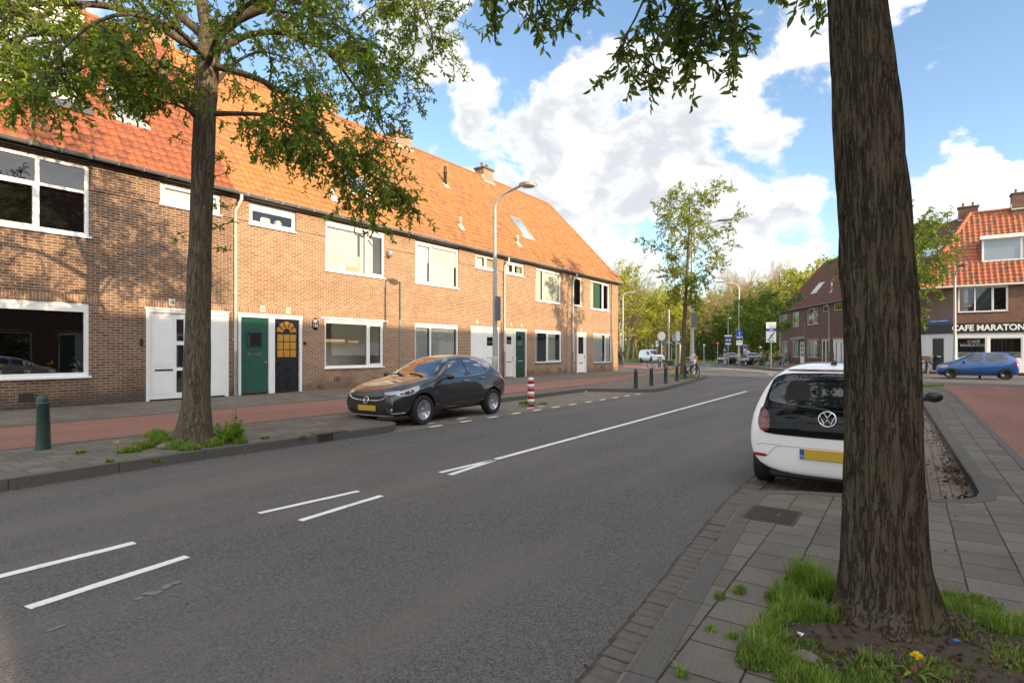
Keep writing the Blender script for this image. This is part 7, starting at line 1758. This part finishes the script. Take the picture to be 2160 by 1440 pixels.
def lamp_post(label, p, h, arm, dirv, r=.075, head='disc', group=None):
    t = thing('street_lamp', label, 'street lamp', p, math.atan2(dirv[1], dirv[0]), group)
    m = MB(); R0 = .55; pts = [(0, 0, -.05), (0, 0, h*.35), (0, 0, h-R0-.25)]
    for k in range(1, 8): a = R(75)*k/7; pts.append((R0*(1-math.cos(a)), 0, h-R0-.25+R0*math.sin(a)))
    e = Vector(pts[-1]); pts.append(tuple(e+Vector((arm-e.x, 0, .18))))
    m.tube(pts, [r*1.25, r*1.0, r*.72]+[r*.55]*8, 12); m.build('pole', M['pole'], t)
    m = MB(); m.lathe([(r*1.45, 0), (r*1.40, 1.2), (r*1.05, 1.26)], seg=14); m.box(-.06, .06, -r*1.5, -r*1.35, .5, .95); m.build('base', M['pole'], t)
    e = pts[-1]
    if head == 'disc':
        m = MB(); m.lathe([(.02, .09), (.10, .085), (.24, .04), (.30, -.01), (.30, -.03)], (e[0]+.22, 0, e[2]+.02), 20); m.build('lamp_hood', M['pole'], t)
        m = MB(); m.lathe([(.29, -.03), (.22, -.085), (.10, -.11), (.004, -.115)], (e[0]+.22, 0, e[2]+.02), 20); m.build('lamp_glass', M['num_tile'], t)
    else:
        m = MB(); m.T = Matrix.Translation(e); m.bbox(-.1, .75, -.13, .13, -.04, .07, .03); m.build('lamp_hood', M['slate'], t)
    return t
vdir = S(0, -1); 
pl = Vector((19.0*(1044-1080)/1200, 19.0, ZL))
t = lamp_post('grey street lamp with round head rising behind the dark grey hatchback', pl, 6.95, .95, (.93, -.36))
m = MB(); m.bbox(.085, .15, -.16, .16, 2.45, 3.25, .01); sg = m.build('banner_board', M['slate'], t)
m = MB(); m.box(.075, .0845, -.15, .15, 2.47, 3.23); m.build('banner_face', M['blue_sign'], t)
l2 = gp(1460, 787, ZL)
t = lamp_post('tall street lamp with flat head behind the slender corner tree', l2, 9.9, 1.7, (.95, -.3), .11, 'flat')
m = MB(); m.bbox(-.05, .28, -.20, -.14, 3.0, 3.95, .01); m.build('banner_board', M['slate'], t)
m = MB(); m.bbox(.12, .32, -.15, .15, .5, 1.1, .03); m.build('bin', M['orange'], t)
t = lamp_post('street lamp at the far left edge of the park beside the walker', Vector(((1314-1080)/1200*66, 66, 0)), 8.6, 1.6, (1, 0), .10, 'flat')
m = MB(); m.bbox(-.02, .03, .2, .8, 2.3, 3.3, .01); m.build('sign_plate', M['sign_back'], t)
t = lamp_post('street lamp carrying blue signs in front of the dark saloons', Vector(((1559-1080)/1200*58, 58, .1)), 8.6, 1.5, (-1, .1), .10, 'flat')
lamp_post('white street lamp standing before the cafe', Vector(((2014-1080)/1200*36, 36, .05)), 6.9, .5, (-.2, -1), .085, 'flat')
# signs: sizes in metres, each facing the street
def sign_plate(parent, x0, x1, z0, z1, y, mat, name='sign_plate'):
    m = MB(); m.bbox(x0, x1, y-.02, y, z0, z1, .004); return m.build(name, M[mat], parent)
def sign_post(label, px, Y, h, r=.035, rz=-R(15), z=.05):
    t = thing('signpost', label, 'sign', Vector(((px-1080)/1200*Y, Y, z)), rz); m = MB(); m.tube([(0, 0, -.05), (0, 0, h)], r, 10); m.lathe([(r*1.1, h), (r*.6, h+.03)], seg=10); m.build('pole', M['pole'], t); return t
p = Vector(((1559-1080)/1200*57.8, 57.7, .1))
t = thing('traffic_sign', 'square blue lane sign above a white panel on the lamp post by the saloons', 'sign', p, -R(22))
o = sign_plate(t, -.32, .32, 2.72, 3.58, -.13, 'blue_sign'); y = -.156
m = MB(); m.box(-.03, .03, y, y+.005, 2.85, 3.28); m.prism([(-.09, y+.005, 3.26), (.09, y+.005, 3.26), (0, y+.005, 3.44)], (0, -.005, 0)); m.box(-.26, .26, y, y+.005, 2.82, 2.88); m.box(-.26, -.2, y, y+.004, 2.88, 3.0); m.box(.2, .26, y, y+.004, 2.88, 3.0); m.build('symbol', M['sign_white'], o)
m = MB(); m.box(-.06, .06, y-.006, y-.001, 3.10, 3.18); m.build('symbol_red', M['red'], o)
sign_plate(t, -.30, .30, 2.60, 2.70, -.13, 'black'); o = sign_plate(t, -.29, .29, 2.08, 2.58, -.13, 'sign_white')
m = MB(); m.box(-.2, -.04, y, y+.004, 2.40, 2.47); m.box(.02, .2, y, y+.004, 2.40, 2.45); m.build('symbol', M['ink'], o)
t = sign_post('tall white sign on post with blue arrow band and crossed-out triangle', 1626.5, 50, 2.4, .055, -R(24), .1)
o = sign_plate(t, -.40, .40, 2.25, 4.0, -.0, 'sign_white'); y = -.026
sign_plate(t, -.42, .42, 4.0, 4.05, .002, 'slate', 'sign_frame')
m = MB(); m.box(-.40, .40, y, y+.005, 3.22, 3.48); b = m.build('blue_band', M['blue_sign'], o)
m = MB(); yy = y-.005; m.box(-.14, .06, yy, yy+.004, 3.32, 3.375); m.prism([(.05, yy+.004, 3.26), (.18, yy+.004, 3.348), (.05, yy+.004, 3.435)], (0, -.004, 0)); m.build('arrow', M['sign_white'], b)
m = MB(); rr = random.Random(2)
for zz, n in ((3.82, 9), (3.62, 8)):
    for k in range(n): m.box(-.29+k*.064, -.29+k*.064+rr.uniform(.030, .05), y, y+.004, zz-rr.uniform(.03, .045), zz+rr.uniform(.03, .055))
m.build('lettering', M['slate'], o)
m = MB(); tri = [Vector((-.16, y, 2.58)), Vector((.24, y, 2.58)), Vector((.03, y, 2.95))]
for a, b2 in zip(tri, tri[1:]+tri[:1]): m.tube([a, b2], .018, 5)
m.prism([(-.33, y+.004, 2.40), (-.23, y+.004, 2.37), (.33, y+.004, 3.10), (.22, y+.004, 3.17)], (0, -.005, 0)); m.box(-.22, .24, y, y+.004, 2.33, 2.41); m.build('symbol', M['slate'], o)
t = sign_post('pole with pair of round blue cycle signs before the dark shrubs', 1536, 66, 5.3, .055, -R(20))
sign_plate(t, -.42, .42, 3.22, 3.40, -.06, 'sign_white'); o = sign_plate(t, -.32, .32, 2.48, 3.14, -.06, 'blue_sign'); m = MB(); m.lathe([(.11, -.088), (.11, -.084)], (-.16, 0, 2.8), 18, 'y'); m.lathe([(.11, -.088), (.11, -.084)], (.16, 0, 2.8), 18, 'y'); m.build('symbol', M['sign_white'], o); sign_plate(t, -.32, .32, 2.28, 2.46, -.06, 'sign_white')
m = MB(); m.bbox(-.05, .35, -.08, .08, 5.28, 5.42, .02); m.build('camera_head', M['sign_white'], t)
t = sign_post('small red and white sign on grey pole before the dark shrubs', 1514, 70, 2.6, .04, -R(20)); o = sign_plate(t, -.17, .17, 2.38, 2.66, -.05, 'red'); m = MB(); m.box(-.12, .12, -.076, -.071, 2.48, 2.55); m.build('symbol', M['sign_white'], o)
t = sign_post('short white post at the edge of the shrubs', 1485, 70, 2.4, .05, 0); sign_plate(t, -.12, .12, 2.15, 2.4, -.06, 'sign_white')
t = sign_post('grey back of an octagonal sign beside the parked bicycles', 1395.5, 56, 3.4, .04)
m = MB(); m.prism([(.40*math.cos(PI/8+k*PI/4), -.05, 3.02+.46*math.sin(PI/8+k*PI/4)) for k in range(8)], (0, -.02, 0)); m.build('sign_plate', M['sign_back'], t); sign_plate(t, .0, .34, 2.32, 2.52, -.05, 'blue_sign')
t = sign_post('slim white signpost with plate beside the slender corner tree', 1426, 33.5, 2.68, .035, -R(15), ZL); sign_plate(t, -.23, -.03, 2.02, 2.45, -.04, 'sign_back'); sign_plate(t, -.01, .21, 2.05, 2.58, -.04, 'sign_white')
t = sign_post('blue square sign on yellow-green board beyond the corner tree', 1433, 60, 3.0, .04); sign_plate(t, -.30, .30, 2.3, 3.02, -.06, 'fluor'); sign_plate(t, -.22, .22, 2.42, 2.94, -.085, 'blue_sign')
t = sign_post('red triangle warning sign behind the white van', 1376.5, 80, 2.6, .04); m = MB(); m.prism([(-.24, -.05, 2.15), (.24, -.05, 2.15), (0, -.05, 2.6)], (0, -.02, 0)); m.build('sign_rim', M['red'], t); m = MB(); m.prism([(-.15, -.0705, 2.21), (.15, -.0705, 2.21), (0, -.0705, 2.48)], (0, -.01, 0)); m.build('sign_plate', M['sign_white'], t)
t = sign_post('white sign with red ring above a panel behind the van', 1386, 74, 2.9, .04); o = sign_plate(t, -.18, .18, 2.52, 2.9, -.05, 'sign_white'); m = MB(); m.tube([(.13*math.cos(k*PI/12), -.075, 2.71+.13*math.sin(k*PI/12)) for k in range(25)], .025, 5, False); m.build('ring', M['red'], o); sign_plate(t, -.17, .17, 2.15, 2.48, -.05, 'sign_white')
t = sign_post('red and white banded post beyond the van', 1398, 90, 2.3, .07, 0); m = MB(); m.lathe([(.09, 1.2), (.09, 1.5)], seg=12); m.lathe([(.09, 1.8), (.09, 2.2)], seg=12); m.build('band', M['red'], t)
t = sign_post('round blue sign beyond the corner tree', 1417, 80, 2.7, .04); m = MB(); m.lathe([(.20, -.09), (.20, -.06)], (0, 0, 2.45), 20, 'y'); m.build('sign_plate', M['blue_sign'], t)
p = Vector(((1462.5-1080)/1200*45, 45, .05)); t = thing('traffic_sign', 'low round blue sign on a yellow bollard at the kerb tip', 'sign', p, -R(15)); m = MB(); m.bbox(-.13, .13, -.1, .1, 0, 1.05, .03); m.build('post', M['orange'], t); m = MB(); m.lathe([(.19, -.14), (.19, -.102)], (0, 0, 1.22), 20, 'y'); m.build('sign_plate', M['blue_sign'], t); m = MB(); m.box(-.02, .02, -.15, -.141, 1.12, 1.3); m.build('arrow', M['sign_white'], t)
t = sign_post('tall pale pole among the yellow-green trees', 1411, 62, 6.3, .09)
for px, Y_, h, lab in ((1436, 39.5, 1.95, 'white support stake left of the slender corner tree'), (1441, 39, 1.95, 'second white support stake close beside the slender corner tree')):
    t = thing('stake', lab, 'stake', Vector(((px-1080)/1200*Y_, Y_, .05))); m = MB(); m.lathe([(.07, -.05), (.07, h), (.05, h+.02)], seg=8); m.build('post', M['cream'], t)
t = thing('advert_board', 'small blue red and white poster board behind the saloons', 'board', Vector(((1575-1080)/1200*80, 80, .05)), -R(20)); m = MB(); m.bbox(-.42, .42, -.05, .05, 1.35, 2.4, .02); m.box(-.36, -.30, -.03, .03, 0, 1.35); m.box(.30, .36, -.03, .03, 0, 1.35); o = m.build('panel', M['sign_white'], t)
m = MB(); m.box(-.38, .38, -.055, -.0505, 1.85, 2.36); m.build('poster', M['blue_sign'], o); m = MB(); m.prism([(-.28, -.0555, 1.9), (.06, -.0555, 1.9), (.14, -.0555, 2.14), (-.22, -.0555, 2.1)], (0, -.004, 0)); m.build('poster_figure', M['red'], o)
t = thing('brick_kiosk', 'low brick outbuilding behind the saloons under the trees', 'building', Vector(((1578-1080)/1200*88, 88, .05)), -R(15)); m = MB(); m.box(-2.6, 2.6, 0, 4, 0, 2.9); m.build('wall', M['brick_red'], t); m = MB(); m.bbox(-2.7, 2.7, -.2, 4.2, 2.9, 3.06, .03); m.build('roof', M['slate'], t); m = MB(); m.box(1.0, 2.0, -.03, .0-.001, 1.0, 2.3); m.build('window', M['cream'], t)
t = thing('parking_meter', 'grey parking meter before the shrubs left of the saloons', 'meter', Vector(((1529-1080)/1200*66, 66, .05)), -R(20)); m = MB(); m.bbox(-.14, .14, -.12, .12, 0, 1.8, .04); m.build('body', M['sign_back'], t); m = MB(); m.lathe([(.09, 1.8), (.10, 1.95), (.04, 2.1)], seg=12); m.build('head', M['blue_sign'], t); m = MB(); m.box(-.09, .09, -.125, -.121, 1.3, 1.55); m.build('screen', M['black'], t)
t = thing('utility_cabinet', 'small grey utility cabinet against the brick end house', 'cabinet', E0+dR*rx(1662)+Vector((-.35, 0, .1)), RROT); m = MB(); m.bbox(-.55, .55, -.25, .25, 0, 1.15, .03); m.build('body', M['steel_box'], t); m = MB(); m.bbox(-.6, .6, -.3, .3, 1.15, 1.22, .02); m.build('lid', M['sign_back'], t); m = MB(); m.box(-.01, .01, -.256, -.251, .05, 1.1); m.build('door_seam', M['ink'], t)
t = thing('shop_sign', 'turquoise round sign seen low behind the white road sign', 'sign', Vector(((1619-1080)/1200*86, 86, .05))); m = MB(); m.lathe([(.32, -.06), (.32, 0)], (0, 0, 1.75), 22, 'y'); m.build('sign_plate', M['turq'], t); m = MB(); m.tube([(0, 0, 0), (0, 0, 1.45)], .04, 8); m.build('pole', M['pole'], t)

# bicycles
def bicycle(label, loc, rz, frame='black', crate=None, lean=.09, basket=False, pann=False, tyre='rubber', group='bicycles parked around the junction'):
    t = thing('bicycle', label, 'bicycle', loc, rz, group); t.rotation_euler = (lean, 0, rz)
    for x in (-.53, .55):
        m = MB(); m.tube([(x+.34*math.cos(2*PI*k/28), 0, .345+.34*math.sin(2*PI*k/28)) for k in range(29)], .020, 6, False); w = m.build('wheel', M[tyre], t)
        m = MB()
        for k in range(10): a = PI*k/10; c, s_ = math.cos(a)*.32, math.sin(a)*.32; m.tube([(x-c, 0, .345-s_), (x+c, 0, .345+s_)], .003, 3)
        m.tube([(x, -.05, .345), (x, .05, .345)], .025, 8); m.build('spokes', M['chrome'], w)
        m = MB(); m.tube([(x+.375*math.cos(a), 0, .345+.375*math.sin(a)) for a in np.linspace(.35, 2.6, 12)], .016, 4); m.build('mudguard', M['black'], t)
    bb = (-.06, 0, .29); m = MB(); st_ = (-.20, 0, .86); hd = (.40, 0, .90)
    for a, b in ((bb, st_), (bb, (.43, 0, .62)), (st_, (.42, 0, .80)), ((-.53, 0, .345), bb), ((-.53, 0, .345), (-.19, 0, .80)), ((.55, 0, .345), hd)): m.tube([a, b], .019, 6)
    m.build('frame', M[frame], t)
    m = MB(); m.tube([hd, (.37, 0, 1.08)], .014, 6); m.tube([(.20, -.28, 1.10), (.34, -.24, 1.12), (.38, 0, 1.08), (.34, .24, 1.12), (.20, .28, 1.10)], .013, 6); m.build('handlebar', M['chrome'], t)
    m = MB(); m.tube([st_, (-.22, 0, .98)], .013, 6); m.ball((-.25, 0, 1.0), .12, 10, (1.15, .7, .35)); m.build('saddle', M['black'], t)
    m = MB(); m.tube([(-.06, .06, .29), (.03, .06, .15)], .011, 5); m.tube([(-.06, -.06, .29), (-.15, -.06, .43)], .011, 5); m.box(-.02, .08, .06, .15, .135, .16); m.box(-.20, -.10, -.15, -.06, .42, .445); m.lathe([(.09, -.008), (.09, .008)], (-.06, .04, .29), 14, 'y'); m.build('pedals', M['black'], t)
    m = MB(); m.box(-.82, -.25, -.07, .07, .74, .755); m.tube([(-.78, 0, .74), (-.53, 0, .345)], .009, 5); m.build('carrier', M['black'], t)
    if crate: m = MB(); m.bbox(.45, .85, -.22, .22, .82, 1.10, .015); m.build('crate', M[crate], t)
    if pann: m = MB(); m.bbox(-.80, -.35, .08, .22, .36, .74, .03); m.bbox(-.80, -.35, -.22, -.08, .36, .74, .03); m.build('pannier', M['black'], t)
    return t
bicycle('pale bicycle facing left in the pair by the small dark bollard', Vector(((1388-1080)/1200*48, 48, .03)), R(175), 'sign_back')
bicycle('bicycle with dark panniers, right one of the pair by the small bollard', Vector(((1402-1080)/1200*47, 47.4, .03)), R(165), 'black', pann=True)
bicycle('dark bicycle leaning at the slender corner tree trunk', gp(1455, 797, ZL)+Vector((0, .3, 0)), R(-65), 'black')
bicycle('dark bicycle at the kerb by the thin leafy tree behind the saloon', gp(1606, 775.5, .1), R(12), 'dark_green')
t = bicycle('black cargo bicycle with flat box standing beside the white road sign', gp(1635, 774.5, .1)+Vector((.7, .3, 0)), R(8), 'black', group=None); m = MB(); m.bbox(-.95, -.1, -.3, .3, .80, .98, .02); m.build('cargo_box', M['black'], t)
bicycle('bicycle with brown wicker crate beside the cafe door', gp(1991, 783, .1)+Vector((.2, 1.0, 0)), R(175)+UROT-R(55)-R(25), 'black', crate='leather')
bicycle('pale bicycle behind the blue hatchback at the cafe window', gp(2032, 783, .1)+Vector((0, 1.2, 0)), R(150), 'sign_back')
bicycle('bicycle parked behind the tail of the blue hatchback', S(43.3, -6.6, .03), R(120), 'sign_back')
bicycle('bicycle with blue frame at the right edge behind the blue hatchback', S(42.2, -6.9, .03), R(100), 'blue_sign')

# the walker
def person(label, loc, rz):
    t = thing('person', label, 'person', loc, rz)
    def skin(name, V, E, Rr, mat):
        me = bpy.data.meshes.new(name); me.from_pydata(V, E, []); o = bpy.data.objects.new(name, me); COL.objects.link(o)
        sk = o.modifiers.new('sk', 'SKIN'); 
        for i, r in enumerate(Rr): me.skin_vertices[0].data[i].radius = r if isinstance(r, tuple) else (r, r)
        me.skin_vertices[0].data[0].use_root = True
        ss = o.modifiers.new('ss', 'SUBSURF'); ss.levels = 2; ss.render_levels = 2
        dg = bpy.context.evaluated_depsgraph_get(); dg.update(); new = bpy.data.meshes.new_from_object(o.evaluated_get(dg)); bpy.data.objects.remove(o); new.materials.clear(); new.materials.append(M[mat]); new.polygons.foreach_set('use_smooth', [True]*len(new.polygons))
        o = bpy.data.objects.new(name, new); COL.objects.link(o); o.parent = t; return o
    # x forward, walking away: one leg ahead, hands in front of the hips
    skin('body', [(0, 0, .95), (.01, 0, 1.15), (.02, 0, 1.38), (.02, 0, 1.52), (.05, 0, 1.62), (.06, 0, 1.74), (0, .10, .90), (.12, .10, .50), (.10, .10, .09), (.24, .10, .05), (0, -.10, .90), (-.05, -.10, .50), (-.26, -.10, .12), (-.16, -.10, .05), (.02, .20, 1.42), (-.05, .26, 1.14), (.08, .25, .93), (.02, -.20, 1.42), (.06, -.27, 1.14), (.18, -.24, .95)],
         [(0, 1), (1, 2), (2, 3), (3, 4), (4, 5), (0, 6), (6, 7), (7, 8), (8, 9), (0, 10), (10, 11), (11, 12), (12, 13), (2, 14), (14, 15), (15, 16), (2, 17), (17, 18), (18, 19)],
         [(.15, .12), (.15, .11), (.18, .12), .06, .09, .085, .10, .065, .05, .04, .10, .065, .05, .04, .07, .055, .04, .07, .055, .04], 'trousers')
    skin('coat', [(0, 0, .86), (.0, 0, 1.1), (.02, 0, 1.36), (.025, 0, 1.52), (.02, .22, 1.43), (-.05, .28, 1.14), (.07, .265, .97), (.02, -.22, 1.43), (.06, -.29, 1.14), (.16, -.255, .99)],
         [(0, 1), (1, 2), (2, 3), (2, 4), (4, 5), (5, 6), (2, 7), (7, 8), (8, 9)], [(.21, .17), (.195, .15), (.21, .15), (.09, .08), .09, .075, .06, .09, .075, .06], 'coat')
    m = MB(); m.ball((.065, 0, 1.70), .098, 14, (1.05, .82, 1.22)); m.ball((.17, 0, 1.69), .018, 8); m.ball((.06, .083, 1.69), .022, 8, (.8, .5, 1.3)); m.ball((.06, -.083, 1.69), .022, 8, (.8, .5, 1.3)); m.build('head', M['skin'], t)
    m = MB(); m.ball((.045, 0, 1.735), .105, 14, (1.05, .86, 1.0)); m.build('hair', M['ink'], t)
    for sg, x, z in ((1, .09, .93), (-1, .19, .95)):
        m = MB(); m.ball((x, sg*.255, z-.05), .038, 8, (.8, .6, 1.3))
        for k in range(4): m.tube([(x-.022+k*.016, sg*.255, z-.08), (x-.02+k*.018, sg*.25, z-.125), (x-.01+k*.016, sg*.245, z-.15+abs(k-1.5)*.008)], .008, 5)
        m.tube([(x+.02, sg*.245, z-.04), (x+.045, sg*.235, z-.09)], .009, 5); m.build('hand', M['skin'], t)
    for x, z, sg in ((.16, .0, 1), (-.22, .03, -1)): m = MB(); m.ball((x, sg*.10, z+.045), .06, 10, (2.2, .8, .75)); m.build('shoe', M['ink'], t)
    return t
person('person in dark coat walking past the brick corner', Vector(((1310-1080)/1200*57, 57, .02)), R(80))
